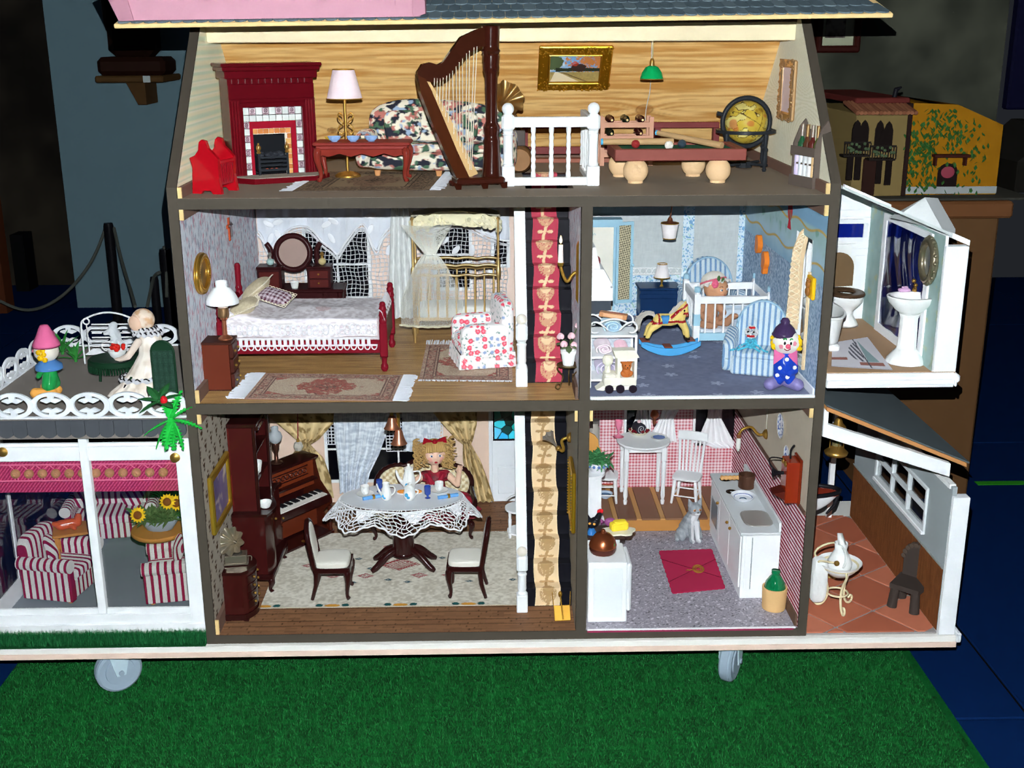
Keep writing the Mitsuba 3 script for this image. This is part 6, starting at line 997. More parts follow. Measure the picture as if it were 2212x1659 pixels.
# rocking horse
g=at(1445,770,z=F2);yH=g[1]+.008;T('rocking_horse','yellow rocking horse with red harness and grey mane on sky blue rockers','rocking horse',None,(at(1446,760,y=yH)[0],yH,F2+.0006),3);ZB=lambda a,b:((a-700)/3.77/1690,(1270-b)/3.77/1690+.0005)
def zb3(a,b):x,z=ZB(a,b);return(x,0,z)
hb=skel([(zb3(600,960),.0085,zb3(700,965),.0085),(zb3(700,965),.0088,zb3(775,940),.0088),(zb3(765,940),.0078,zb3(800,870),.0052),(zb3(800,870),.0052,zb3(822,845),.0045),(zb3(815,850),.0046,zb3(838,925),.0032)]+[b for s in(-1,1)for b in[((zb3(590,985)[0],s*.005,zb3(590,985)[2]),.0062,(zb3(520,1040)[0],s*.0065,zb3(520,1040)[2]),.0042),((zb3(520,1040)[0],s*.0065,zb3(520,1040)[2]),.004,(zb3(495,1110)[0],s*.0065,zb3(495,1110)[2]),.003),((zb3(785,970)[0],s*.005,zb3(785,970)[2]),.0060,(zb3(830,1050)[0],s*.0065,zb3(830,1050)[2]),.004),((zb3(830,1050)[0],s*.0065,zb3(830,1050)[2]),.004,(zb3(850,1140)[0],s*.0065,zb3(850,1140)[2]),.003),(zb3(812,835),.002,(zb3(826,812)[0],s*.003,zb3(826,812)[2]),.001)]],.0014,5)
x_,z_=hb.vertices[:,0],hb.vertices[:,2];c=np.tile(lin('#dcc272'),(len(x_),1));R_=lin('#8e1c24');sd=x_+.0
lx=lambda a:(a-700)/3.77/1690;lz=lambda b:(1270-b)/3.77/1690
c[np.abs(z_-lz(970)-(x_)*.05)<.0016]=R_;c[(np.abs((x_-lx(700))*.75-(z_-lz(930)))<.0018)&(x_>lx(690))&(z_>lz(960))]=R_;c[(np.abs(z_-lz(905))<.0014)&(x_>lx(800))]=R_;c[(x_<lx(600))&(x_>lx(585))&(z_>lz(975))]=R_;c[(z_<lz(1105))]=lin('#1a1414');c[(x_>lx(828))&(z_<lz(912))&(z_>lz(945))]=lin('#7a2a24')
P('body',hb,VC(.25,coat=.5),True,color=c,label='glossy yellow body with red painted harness');P('saddle',cat(*[hull([(lx(a),s*.0078,lz(b))for a,b in((610,925),(680,925),(668,985),(625,985))]+[(lx(a),s*.0095,lz(b))for a,b in((612,930),(678,930),(664,980),(628,980))])for s in(-1,1)],sofa_cushion(lx(608),lx(684),-.0085,.0085,lz(935),lz(915),5)),M('#3f7fb4',.6),True)
P('dots',cat(*[ball((lx(a),-.0088,lz(b)),.0007,1)for a,b in((560,985),(590,1000),(690,940),(715,955),(730,900),(765,880),(780,965),(830,910))]),M('#f0e8e8',.4),True);P('eye',cat(ball((lx(808),-.0046,lz(878)),(.0016,.0008,.0016),2),ball((lx(808),.0046,lz(878)),(.0016,.0008,.0016),2)),DARK(),True)
rg=random.Random(9);ha=lambda pts,n,sp,r:cat(*[tube(spline([V(p)+V([rg.gauss(0,sp),rg.gauss(0,sp),rg.gauss(0,sp)])*(.3+.7*i/len(pts))for i,p in enumerate(pts)],7),r,3)for _ in range(n)])
P('mane',cat(*[ha([zb3(812-j*13,828+j*10),zb3(795-j*14,805+j*14),zb3(765-j*14,835+j*16),zb3(740-j*12,880+j*10)],24,.0016,.00042)for j in range(6)]),M('#b9b4a8',.7),False,kind='stuff',label='soft grey mane');P('tail',cat(*[ha([zb3(565,935),zb3(530,900),zb3(470,905),zb3(420,950+j*14),zb3(410,1000+j*10)],34,.003,.00042)for j in range(4)]),M('#aeaaa2',.7),False,kind='stuff',label='bushy grey tail')
for s in(-1,1):a=np.linspace(-1,1,26);X0=.0405;out=[(X0*t,.0006+.0135*t*t)for t in a]+[(X0*t,.0006+.0135*t*t+.010-.004*t*t)for t in a[::-1]];P('rocker',prism(out,s*.0085-.0012,s*.0085+.0012,'y'),M('#4a98cc',.4),False)
for a in(480,680,875):P('cross_slat',box(lx(a)-.0055,lx(a)+.0055,-.0095,.0095,.0115+.009*((a-680)/200)**2,.013+.009*((a-680)/200)**2,.0003),M('#7a4438',.5))
# clown
g=at(1695,846,z=F2);T('clown_figure','glossy clown figure in blue polka dots with big violet shoes and yellow hair','figurine',None,(g[0],g[1]+.010,F2+.0042),-8,.92);k_=1/3.77/1790;cl=lambda a,b:((a-1645)*k_,(1535-b)*k_)
def c3(a,b,y=0):x,z=cl(a,b);return(x,y,z)
bl=skel([(c3(1645,1400),.013,c3(1645,1330),.014),(c3(1645,1330),.014,c3(1650,1250),.010),(c3(1590,1290),.006,c3(1585,1380,-.004),.0055),(c3(1585,1380,-.004),.0055,c3(1630,1400,-.012),.004),(c3(1720,1290),.006,c3(1730,1380,-.004),.0055),(c3(1730,1380,-.004),.0055,c3(1680,1400,-.012),.004),(c3(1620,1400),.010,c3(1600,1470,-.004),.007),(c3(1680,1400),.010,c3(1700,1470,-.004),.007)],.0022,6);V_=bl.vertices;c=np.tile(lin('#1a3aa0'),(len(V_),1))
P('body',bl,VC(.2,coat=.6),True,color=c,label='blue costume with white dots')
for a,b,y in((1655,1265,-.0125),(1600,1345,-.012),(1728,1340,-.011),(1582,1415,-.011),(1668,1425,-.014)):P('dot',ball(c3(a,b,y),(.0028,.0012,.0028),2),M('#f0f0f0',.3),True)
P('collar',cat(*[hull([c3(1650,1205,-.002),c3(1650+s*100,1190,.002),c3(1650+s*105,1330,-.006),c3(1650+s*20,1240,-.013),c3(1650,1205,.010),c3(1650+s*100,1200,.008)])for s in(-1,1)]),M('#d66a9c',.25,coat=.5),40);hr=.0178
hd=ball(c3(1650,1125),(hr,hr*.9,hr*.92),4);P('head',hd,VC(.2,coat=.5),True,color=paint(hd,(near(c3(1595,1148,-.0135),.003),'#e08a9a'),(near(c3(1715,1118,-.0135),.003),'#e08a9a'),base='#ece6dc'))
P('nose',ball(c3(1655,1140,-.0165),.0034,2),M('#e0607a',.25),True);P('mouth',tube(spline([c3(1625,1165,-.0150),c3(1650,1178,-.0150),c3(1680,1160,-.0150)],10),.0006,5),M('#7a2030',.4),True)
for s,a in((-1,1625),(1,1678)):P('eye',ball(c3(a,1113,-.0155),(.0013,.0008,.0022),2),DARK(),True);P('eyebrow',tube(spline([c3(a-12,1085,-.0146),c3(a+4*s,1072,-.0142),c3(a+16,1080,-.0146)],8),.0009,5),M('#2c8a4a',.4),True)
for s in(-1,1):P('hair',cat(*[ball(c3(1650+s*rg.uniform(95,120),rg.uniform(1075,1185),rg.uniform(-.006,.004)),rg.uniform(.0028,.0042),1)for _ in range(14)]),M('#e8c01c',.3,coat=.4),True)
P('hat',cat(lathe([(0,.0),(.0150,0),(.0165,.003),(.0145,.006),(.0125,.011),(.0085,.0155),(.0055,.0175),(.0062,.0205),(.004,.0245),(0,.0255)],28,c3(1630,1080,.002))),M('#3a2a4a',.25,coat=.5),True)
for s in(-1,1):P('shoe',skel([(c3(1645+s*35,1490,.004),.0085,c3(1645+s*120,1505,-.008),.0085)],.002,3),M('#77709f',.3,coat=.4),True)
# wall ornaments
def wallfix(nm,lab,cat_,px_,m,mat,ex=()):
 q=at(*px_,x=XR-.0008);T(nm,lab,cat_,None,(XR-.0008,q[1],q[2]),-90);P0(m,mat,30)
 for n,mm,mt in ex:P(n,mm,mt,True)
fish=lambda:prism(Polygon([(0.010*math.cos(t)*(1+.18*math.cos(3*t)),.013*math.sin(t))for t in np.linspace(0,6.283,24)[:-1]]),-.007,-.0,'y')
wallfix('orange_fish','upper orange wooden animal shape on the nursery wall','wall ornament',(1644,527),fish(),M('#d9792c',.4));wallfix('orange_fish','lower orange wooden animal shape on the nursery wall','wall ornament',(1658,563),cat(fish(),prism([(-.006,-.018),(.004,-.018),(.007,-.01),(-.004,-.01)],-.007,0,'y')),M('#d9792c',.4))
q=at(1758,622,x=XR-.0008);T('bear_plaque','square yellow plaque with a brown bear on the nursery wall','plaque',None,(XR-.0008,q[1]+.004,q[2]),-90);P('tile',box(-.013,.013,-.0045,0,-.0135,.0135,.0012),M('#e0ac1c',.4));P('bear',cat(ball((0,-.0062,.004),(.005,.003,.005),2),ball((0,-.0062,-.005),(.0056,.003,.006),2),ball((-.004,-.0058,.0085),.002,1),ball((.004,-.0058,.0085),.002,1)),M('#8a5a2c',.4),True)
# ======== BATHROOM WING ============================================================================================
zB=.3496;xi,xo=.8855,.914;yb_=.27;rA,rB=at(1813,405,y=0),at(2087,524,y=0);sl=(rB[2]-rA[2])/(rB[0]-rA[0]);rz=lambda x:rA[2]+(x-rA[0])*sl
BWING=T('bathroom_wing','white bathroom extension with sloping roof on the right of the doll house','doll house wing')
P('floor_board',box(W+.0002,xo,0.0,yb_,zB-.008,zB),M('#a08062',.6),False);P('floor_moulding',cat(box(W+.0002,xo-.002,-.003,0,zB-.0085,zB-.001),box(W+.0002,xo-.002,-.006,0,zB-.0145,zB-.0085,.0005),box(W+.0002,xo-.002,-.004,0,zB-.0185,zB-.0145,.0005)),WH(),False);P('moulding_end',cat(box(xo-.002,xo+.004,-.008,.012,zB-.012,zB-.002,.002),box(xo-.001,xo+.002,-.006,.26,zB-.018,zB-.009,.0015)),WH())
P('base_board',box(W+.0002,xo-.002,.001,yb_,zB-.018,zB-.008),M('#cfd3d4',.6),False)
P('back_wall',prism([(W+.0003,zB),(xi+.001,zB),(xi+.001,rz(xi)),(W+.0003,rz(W))],yb_-.003,yb_,'y'),WH(),False);a,b,c,d=rect(1806,521,1861,473,yb_-.003);a=W+.008
for i in range(9):P('clapboard',box(W+.0005,xi,yb_-.0042,yb_-.003,zB+.09+i*.0108,zB+.0995+i*.0108,.0003),WH(),False)if zB+.1+i*.0108<rz(xi)else None
wb=window(a,b,c,d,yb_-.0042,1,1,.006,mat=M('#0a1a6a',.08,coat=.6))
bt=lambda u,v:mixc(mixc(lin('#9fb3b0'),lin('#7d9a96'),nz(u,v,60,3,3)),lin('#a8a878'),ss(.62,.75,nz(u,v,90,8,2))*.6)
P('side_wall',prism([(0.0,zB),(yb_,zB),(yb_,rz(xi)-.002),(0.0,rz(xi)-.002)],xi+.0005,xi+.004,'x'),WH(),False)
P('wallpaper',sheet((xi,0.001,zB),(0,yb_-.004,0),(0,0,rz(xi)-zB-.003),130,110,bt),VC(.7))
q0,q1=at(1895,730,x=xi),at(1996,500,x=xi);ya,yb2=at(1986,745,x=xi)[1],at(1900,700,x=xi)[1];ya,yb2=min(ya,yb2),max(ya,yb2);zt=rz(xi)-.014
P('door_frame',cat(box(xi-.003,xi,ya-.012,ya,zB+.0006,zt+.008),box(xi-.003,xi,yb2,yb2+.012,zB+.0006,zt+.008),box(xi-.003,xi,ya-.012,yb2+.012,zt,zt+.008),box(xi-.003,xi,ya,yb2,zB+.0006,zB+.012)),WH(),False)
P('blue_glass',sheet((xi-.0012,ya,zB+.012),(0,yb2-ya,0),(0,0,zt-zB-.012),40,70,lambda u,v:mixc(lin('#050b3a'),lin('#1a2a70'),ss(.5,.75,nz(u,v*.25,90,4,2))),lambda u,v:.0006*np.sin(u*140+2*np.sin(v*40))),VC(.08,coat=.6),label='dark blue rippled glass')
P('corner_post',box(xi+.0006,xo-.001,-.004,.010,zB+.0006,rz(xo)-.002,.0008),WH())
P('roof',hull([(x,y,rz(x)+o)for x in(W+.0004,xo-.004)for y in(-.006,yb_+.01)for o in(0,.0035)]),M('#bcc4c2',.35),False);P('roof_cap',hull([(x,y,rz(x)+o)for x in(xo-.024,xo-.003)for y in(-.008,.004)for o in(-.002,.0045)]),WH(),False);P('roof_eave',hull([(x,y,rz(x)+o)for x in(W+.0004,W+.055)for y in(-.012,-.006)for o in(.003,.006)]),WH(),False)
A,B,C=at(1946,462,y=.05),at(1998,426,y=.05),at(2036,498,y=.05);E_,F_=at(2026,428,y=.09),at(2064,495,y=.09);P('roof_dormer',hull([A,B,C,E_,F_,(A[0],.09,A[2]-.01),(C[0],.05,rz(C[0])+.003),(F_[0],.09,rz(F_[0])+.004)]),M('#d2d6d6',.5),False)
# toilet
g=at(1830,708,z=zB);T('toilet','white toilet with brown lid raised, in the small bathroom','toilet',None,(g[0],g[1]+.018,zB+.0004),10,1.16);hs=(at(1835,640,y=g[1])[2]-zB)/1.12
P('pedestal',lathe([(0,0),(.0165,0),(.0155,.003),(.010,.012),(.0095,.018),(.015,.024),(.019,hs-.010),(.0195,hs-.003),(.016,hs-.003),(.010,hs-.014),(0,hs-.017)],28,(0,0,0),sx=1,sy=1.15),CERA(),True);BR_=M('#4a3626',.35,coat=.3)
P('seat',lathe([(.011,hs-.003),(.0205,hs-.003),(.0215,hs-.001),(.0205,hs+.001),(.011,hs+.001),(.011,hs-.003)],30,sx=1,sy=1.15),BR_,True,label='brown toilet seat');t=np.linspace(0,np.pi,16)
lidp=[(-.0195,hs+.002)]+[(-.0195*math.cos(a),hs+.024+.019*math.sin(a))for a in t]+[(.0195,hs+.002)];P('lid',mv(prism(lidp,.0225,.0245,'y'),(0,.0,0)),M('#6a543c',.45),False,label='raised brown lid')
P('cistern',cat(box(-.024,.024,.0255,.042,hs-.01,hs+.052,.0012),box(-.026,.026,.0245,.0435,hs+.052,hs+.058,.001)),CERA());P('handle',cyl((.024,.030,hs+.044),(.033,.029,hs+.043),.0011),SILVER())
# washbasin
g=at(1962,788,z=zB);T('washbasin','white pedestal washbasin with brass taps before the blue glass door','washbasin',None,(g[0],g[1]+.012,zB+.0004),0);hs=at(1963,640,y=g[1]+.01)[2]-zB;r=50/1720
P('pedestal',lathe([(0,0),(.024,0),(.0225,.004),(.0165,.012),(.012,.017)]+[(.0115,.020),(.0105,hs-.028),(.0125,hs-.022),(0,hs-.022)],12),CERA(),25);P('basin',lathe([(0,hs-.022),(.010,hs-.0225),(.017,hs-.0175),(.026,hs-.008),(r*1.0,hs-.001),(r*.98,hs),(r*.85,hs),(.02,hs-.009),(.012,hs-.0135),(0,hs-.0145)],36,sy=.86),CERA(),True)
for x,y in((.012,.0215),(.022,.0165)):P('tap',cat(lathe([(.002,-.001),(.0022,.004),(.0014,.0055),(0,.006)],12,(x,y,hs)),ball((x,y,hs+.008),.0026,2),ball((x-.0025,y,hs+.0135),.0026,2),tube([(x,y,hs+.0035),(x-.003,y-.003,hs+.005),(x-.0045,y-.0045,hs+.002)],.0013,6)),BRASS(),True)
T('soap','small lilac soap on the rim of the washbasin','soap',None,(g[0]-.001,g[1]+.012+.020,zB+.0004+hs+.0004));P0(cat(box(-.008,.006,-.004,.003,0,.004,.0012),mv(box(-.004,.004,-.002,.003,.004,.0065,.001),rz=20)),M('#cfa8cc',.5))
T('bath_mat','pale grey mat printed with striped sailing boats on the bathroom floor','mat');q=[at(a,b,z=zB+.0012)for a,b in((1796,790),(1928,798),(1874,728),(1798,740))]
def boat(u,v):
 s,t=u/np.linalg.norm(q[1]-q[0]),v/np.linalg.norm(q[3]-q[0]);c=np.tile(lin('#bdbac0'),(len(u),1));sa=(s>.36)&(np.hypot((s-.66)/.3,(t-.55)/.36)<1)&(s<.62);c=mixc(c,lin('#54545e'),sa&(np.sin(s*70+t*25)>0));c=mixc(c,lin('#7c9294'),(s>.66)&(s-.66<.28*(.95-t))&(t>.2));c=mixc(c,lin('#8a5c54'),(np.abs(t-.13)<.05)&(s>.5)&(s<.92));c=mixc(c,lin('#8a5c54'),(np.abs(t-.3)<.05)&(s<.3));return mixc(c,lin('#4a4a50'),np.abs(s-.62-.1*(t-.5)*-1)<.012)
o,U,Wv=q[0],q[1]-q[0],(q[3]-q[0]);UM=lambda s,t:(1-s)*(1-t)*q[0]+s*(1-t)*q[1]+s*t*q[2]+(1-s)*t*q[3]
m,u,v=gridmesh(lambda u,v:tuple(sum(w*qq[i]for w,qq in(((1-u)*(1-v),q[0]),(u*(1-v),q[1]),(u*v,q[2]),((1-u)*v,q[3])))for i in range(3)),120,70);P('cloth',(m,boat(u*np.linalg.norm(U),v*np.linalg.norm(Wv))),VC(.9));P('backing',hull([x-V([0,0,k])for x in q for k in(.0003,.001)]),M('#9a989c',.9),False)
T('bathtub','white bathtub along the inner wall of the bathroom','bathtub',None,(W+.026,.125,zB+.0004));hs=.048
P('tub',lathe([(0,0.008),(.014,.008),(.019,.014),(.0225,hs-.003),(.0245,hs),(.0245,hs+.002),(.0215,hs+.002),(.019,hs-.006),(.016,.018),(0,.016)],40,sx=1,sy=2.5),CERA(),True);P('plinth',box(-.016,.016,-.035,.035,0,.009,.002),CERA())
T('silver_mirror','round silver-framed mirror on the bathroom wall by the corner post','mirror',None,(xi-.0006,at(2021,565,x=xi)[1]+.006,at(2021,565,x=xi)[2]),-90);t=np.arange(36)/36*6.283;R1,R2=.019,.0235
P('frame',cat(tube(np.stack([R1*np.cos(t),t*0-.006,R2*np.sin(t)],1),.005,8,True),*[ball((R1*1.18*math.cos(a),-.006,R2*1.15*math.sin(a)),.003,1)for a in t[::2]]),M('#a89c80',.25,1),True);P('glass',prism(np.stack([R1*np.cos(t),R2*np.sin(t)],1),-.005,-.003,'y'),M('#d4d8da',.1,1),False)
# ======== KITCHEN ==============================================================================================
WP=lambda:M('#eceff1',.4)
g1,g2=at(1337,1068,z=zp),at(1425,1063,z=zp);tx,ty=(g1[0]+g2[0])/2+.001,D-.049;zt=at(1388,950,y=ty)[2];r=.0415
T('kitchen_table','round white kitchen table with turned legs on the plank platform','table',None,(tx,ty,zp+.0005));h=zt-zp
P('table_top',lathe([(0,h-.004),(r-.001,h-.004),(r,h-.002),(r-.0005,h),(0,h)],40),WP());P('apron',cat(*[box(-.029,.029,s*.026-.001,s*.026+.001,h-.012,h-.004)for s in(-1,1)],*[box(s*.029-.001,s*.029+.001,-.026,.026,h-.012,h-.004)for s in(-1,1)]),WP(),False)
for x in(-.029,.029):
 for y in(-.026,.026):P('leg',cat(cbox((x,y,h-.015),(.0078,.0078,.022),.0008),lathe([(0,0),(.0025,0),(.0034,.006),(.0022,.008),(.0036,.014),(.003,.03),(.0038,h-.03),(.003,h-.0265),(0,h-.026)],12,(x,y,0))),WP())
def spindle_chair(lab,loc,rz,s=1):
 T('spindle_chair',lab,'chair','white spindle chairs of the kitchen',loc,rz,s);P('seat',sofa_cushion(-.019,.019,-.018,.018,.0345,.039,5),WP(),True);L=[(-.014,-.013),(.014,-.013),(.013,.014),(-.013,.014)]
 for x,y in L:P('leg',tube([(x*1.25,y*1.25,.0004),(x*1.1,y*1.1,.02),(x,y,.0355)],[.0016,.0026,.0022],8),WP(),True)
 for a,b in((0,1),(1,2),(2,3),(3,0)):P('stretcher',cyl((L[a][0]*1.16,L[a][1]*1.16,.012),(L[b][0]*1.16,L[b][1]*1.16,.012),.0011,n=8),WP())
 for i in range(7):x=-.0155+i*.0052;P('spindle',cyl((x*.95,.015,.038),(x*1.1,.024,.082),.0014 if i not in(0,6)else .0019,n=8),WP())
 P('crest_rail',gridmesh(lambda u,v:(-.0205+.041*u,.0245+.0022*np.cos(v*6.283)-.003*np.sin(u*3.14)+.003,.0855+.0068*np.sin(v*6.283)+.0025*np.sin(u*3.14)),16,13)[0],WP(),True)
g=at(1478,1052,z=zp);spindle_chair('white spindle-back kitchen chair standing right of the round table',(at(1484,1050,y=.365)[0],.366,zp+.0005),-22,1.13)
g=at(1310,1035,z=zp);spindle_chair('white spindle-back kitchen chair seen sideways left of the round table',(at(1318,1040,y=ty)[0]-.008,ty-.004,zp+.0005),84,1.1)
q=at(1336,944,z=zt);T('pink_glass','pink wine glass on the round kitchen table','glass',None,(q[0],q[1],zt+.0006));P0(lathe([(0,0),(.0085,0),(.004,.0015),(.0014,.003),(.0014,.010),(.004,.014),(.0062,.021),(.006,.027),(.0055,.027),(.005,.02),(0,.0125)],24),M('#d87a94',.1,spec=.8),True)
q=at(1384,938,z=zt);T('cake_plate','cream dish heaped with dark spiral cake and red sweets on the kitchen table','dish',None,(q[0]-.003,q[1],zt+.0006));P('dish',lathe(bowl(.017,.006),28),M('#e6dfc4',.35));P('cake',mv(lathe([(0,-.008),(.0085,-.008),(.0085,.008),(0,.008)],20),(0,0,.0105),rx=90,rz=20),M('#2c2c34',.4));t=np.linspace(0,4*np.pi,50);P('spiral',mv(tube(np.stack([t*.00058*np.cos(t),t*0,t*.00058*np.sin(t)],1),.0006,5),(.0028,-.0080,.0105),rz=20),M('#c9c9cc',.4),True);rg=random.Random(3)
P('sweets',cat(*[ball((rg.uniform(-.014,.015),rg.uniform(-.008,.008),.006),.0024,1)for _ in range(20)]),M('#6a1420',.3),True,kind='stuff');P('cherry',ball((0,0,.0205),.003,2),M('#d8b8bc',.3),True)
q=at(1429,947,z=zt);T('blue_plate','small blue and white plate lying on the kitchen table','plate',None,(q[0]-.004,q[1],zt+.0006));P('plate',lathe([(0,0),(.008,0),(.013,.002),(.013,.0025),(.008,.001),(0,.001)],26),CERA(),True);P('blue_pattern',lathe([(0,.0011),(.0095,.0017),(.0095,.0018),(0,.0013)],20),M('#5a78b8',.3))
T('kitchen_pendant','copper pendant lamp at the kitchen ceiling before the window','pendant lamp',None,(at(1414,900,y=.3)[0],.3,0));za=at(1414,918,y=.3)[2];P0(lathe([(0,za),(.0022,za+.002),(.003,za+.006),(.0018,za+.009),(.0065,za+.014),(.0055,za+.02),(.0015,za+.024),(.0012,C1-.0004),(0,C1-.0004)],16),COPPER(),True)
# counter along the right wall
fl,bl_=at(1597,1293,z=F1),at(1541,1160,z=F1);y0,y1=fl[1],.296;xf,xr=fl[0],XR-.008;zw=at(1595,1150,y=y0)[2]
T('kitchen_unit','white kitchen unit with sink and hob along the gingham dado','kitchen unit');P('carcass',box(xf,xr,y0,y1,F1+.0006,zw-.004),WP(),False);P('worktop',box(xf-.004,xr,y0-.003,y1,zw-.004,zw,.0008),M('#ccd1d4',.4),False);P('backsplash',box(xr-.004,xr,y0-.002,y1,zw,zw+.014,.0006),M('#d3d8da',.4),False);P('end_strip',box(xf+.004,xf+.012,y0-.0012,y0,F1+.012,zw-.005),WP(),False);P('end_groove',box(xf+.0125,xf+.0137,y0-.0004,y0,F1+.014,zw-.008),M('#8e979c',.5),False)
n=3;yy=np.linspace(y0+.004,y1-.004,n+1)
for i in range(n):
 k=P('door' if i<2 else 'oven_door',box(xf-.0022,xf,yy[i]+.001,yy[i+1]-.001,F1+.014,zw-.008,.0006),WP(),False);P('knob',ball((xf-.004,yy[i+1]-.010 if i==0 else yy[i]+.010,zw-.022),.0022,2),BRASS(),True,parent=k)
 if i==2:P('oven_window',box(xf-.0028,xf-.002,yy[i]+.012,yy[i+1]-.012,F1+.03,zw-.03),M('#8c979e',.15),False,parent=k)
P('plinth',box(xf+.003,xf+.004,y0+.001,y1,F1+.0006,F1+.012),M('#b9bfc2',.5),False)
qs=[at(a,b,z=zw)for a,b in((1602,1108),(1660,1104),(1666,1134),(1606,1138))];c=sum(qs)/4;sw,sd=(qs[1][0]-qs[0][0])/2,abs(qs[0][1]-qs[3][1])/2+.002;t=np.arange(36)/36*6.283;se=lambda s,z,p=.55:np.stack([c[0]+s*sw*np.sign(np.cos(t))*np.abs(np.cos(t))**p,c[1]+s*sd*np.sign(np.sin(t))*np.abs(np.sin(t))**p,t*0+z],1)
m,u,v=gridmesh(lambda u,v:(0*u,0*u,0*u),36,6,True);vs=np.stack([se(1.04,zw+.0003),se(1.02,zw+.0016),se(.9,zw+.0014),se(.72,zw+.0009),se(.45,zw+.0006),se(.02,zw+.0005)],1).reshape(-1,3);P('sink',trimesh.Trimesh(vs,m.faces,process=False),M('#b9b6b0',.35,.6),True,label='brushed steel sink')
for a,b in((1566,1036),(1602,1036),(1580,1063)):q=at(a,b,z=zw);P('hob_ring',lathe([(.0025,0),(.0075,0),(.008,.001),(.006,.0014),(.0025,.0008)],24,(q[0],q[1],zw)),M('#2c2218',.3,.7),True)
q=at(1614,1056,z=zw+.0015);r=18/1520;hp=at(1614,1030,y=q[1])[2]-zw
T('saucepan','copper-brown saucepan with a turned wooden handle on the hob','saucepan',None,(q[0],q[1]+.006,zw+.0016));P('pan',lathe([(0,0),(r-.001,0),(r,.001),(r,hp),(r-.0008,hp),(r-.001,.0015),(0,.0015)],30),M('#6a4a3a',.35,.7));P('handle',mv(lathe([(0,0)]+[(.0032+.0005*math.sin(i*1.5),i*.0014)for i in range(1,20)]+[(0,.028)],12),(-r+.001,0,hp-.005),ry=-90),M('#c99a62',.5))
q=at(1606,1084,z=zw);T('blue_rimmed_bowl','white bowl with blue rings on the kitchen worktop','bowl',None,(q[0],q[1]+.004,zw+.0005));P('bowl',lathe(bowl(.0172,.0085),32),M('#dfe4ea',.25));P('ring',torus(.0125,.0005,26,5,(0,0,.0054)),M('#6a7aa8',.4),True);P('spiral',torus(.0045,.0007,18,5,(0,0,.0022)),M('#3c5a78',.4),True)
# wall lamp, plates and telephone on the right wall
q=at(1655,938,x=XR-.001);yl_=q[1];T('kitchen_wall_lamp','brass swan-neck wall lamp with a white glass drop in the kitchen','wall lamp');P('rose',mv(lathe([(0,0),(.0075,0),(.006,.003),(.003,.005),(0,.007)],18),(XR-.0006,yl_,q[2]),ry=-90),BRASS(),True)
e=at(1596,940,y=yl_-.004);P('arm',tube(spline([(XR-.005,yl_,q[2]),(XR-.012,yl_,q[2]+.0),(XR-.020,yl_-.001,q[2]+.009),((e[0]+XR)/2-.006,yl_-.003,q[2]+.012),(e[0]+.004,yl_-.004,e[2]+.008),(e[0],yl_-.004,e[2])],26),.0019,8),GOLD(),True);P('socket',lathe([(.003,.002),(.0035,-.001),(.003,-.004),(0,-.004)],12,(e[0],yl_-.004,e[2])),COPPER());P('glass_drop',lathe([(.0028,-.003),(.0034,-.008),(.0032,-.018),(.0016,-.023),(0,-.025)],14,(e[0],yl_-.004,e[2])),M('#e8e6e0',.3),True);P('wire',cyl((XR-.0008,yl_+.002,q[2]+.006),(XR-.0008,yl_+.002,C1-.013),.0006),M('#d8d4ca',.6))
for a,b,rr,lab in((1690,920,.017,'upper blue and white wall plate in the kitchen'),(1703,985,.014,'lower blue and white wall plate, behind the telephone')):
 q=at(a,b,x=XR-.001);T('wall_plate',lab,'plate','blue wall plates',(XR-.0008,q[1],q[2]),0,1,0,-90);P('plate',lathe([(0,0),(rr*.6,0),(rr,.0025),(rr,.0032),(rr*.6,.001),(0,.001)],30),CERA(),True);m,u,v=gridmesh(lambda u,v:(rr*.92*v*np.cos(u*6.283),rr*.92*v*np.sin(u*6.283),.0013+.0017*np.clip(v-.6,0,1)*2.2),60,24,True);P('glaze',(m,mixc(lin('#e4e8f0'),lin('#35549c'),ss(.48,.6,nz(m.vertices[:,0],m.vertices[:,1],420,3,2)))),VC(.25),True)
q=at(1722,1030,x=XR-.002);za,zb=at(1722,1085,x=XR)[2],at(1722,975,x=XR)[2];yt=q[1];T('wall_telephone','old red-brown wooden wall telephone with black receiver in the kitchen','telephone');P('box',box(XR-.020,XR-.0008,yt-.016,yt+.012,za+.004,zb-.004,.0012),M('#7c2410',.2));P('back_board',box(XR-.004,XR-.0007,yt-.0175,yt+.0135,za,zb,.001),M('#6a2210',.3));P('shelf',hull([(XR-.034,yt-.012,za+.016),(XR-.034,yt+.008,za+.016),(XR-.02,yt-.014,za+.008),(XR-.02,yt+.01,za+.008),(XR-.02,yt-.014,za+.02),(XR-.02,yt+.01,za+.02)]),M('#4a1a14',.3))
P('mouthpiece',mv(lathe([(.002,0),(.0025,.008),(.006,.014),(.005,.014),(0,.009)],16),(XR-.020,yt-.002,zb-.022),ry=-90),DARK());P('receiver',cat(cyl((XR-.012,yt+.015,zb-.008),(XR-.012,yt+.015,zb-.03),.003),cyl((XR-.012,yt+.015,zb-.03),(XR-.012,yt+.015,zb-.035),.0055),tube(spline([(XR-.012,yt,zb-.004),(XR-.012,yt,zb+.008),(XR-.008,yt,zb+.014)],10),.0012,6)),DARK());P('cord',tube(spline([(XR-.012,yt+.015,zb-.035),(XR-.03,yt+.022,zb-.022),(XR-.034,yt+.014,zb-.008),(XR-.022,yt,zb-.004)],24),.0009,5),DARK(),True);P('bell',cat(ball((XR-.02,yt-.008,zb-.008),(.002,.004,.004),2),ball((XR-.02,yt+.004,zb-.008),(.002,.004,.004),2)),BRASS(),True)
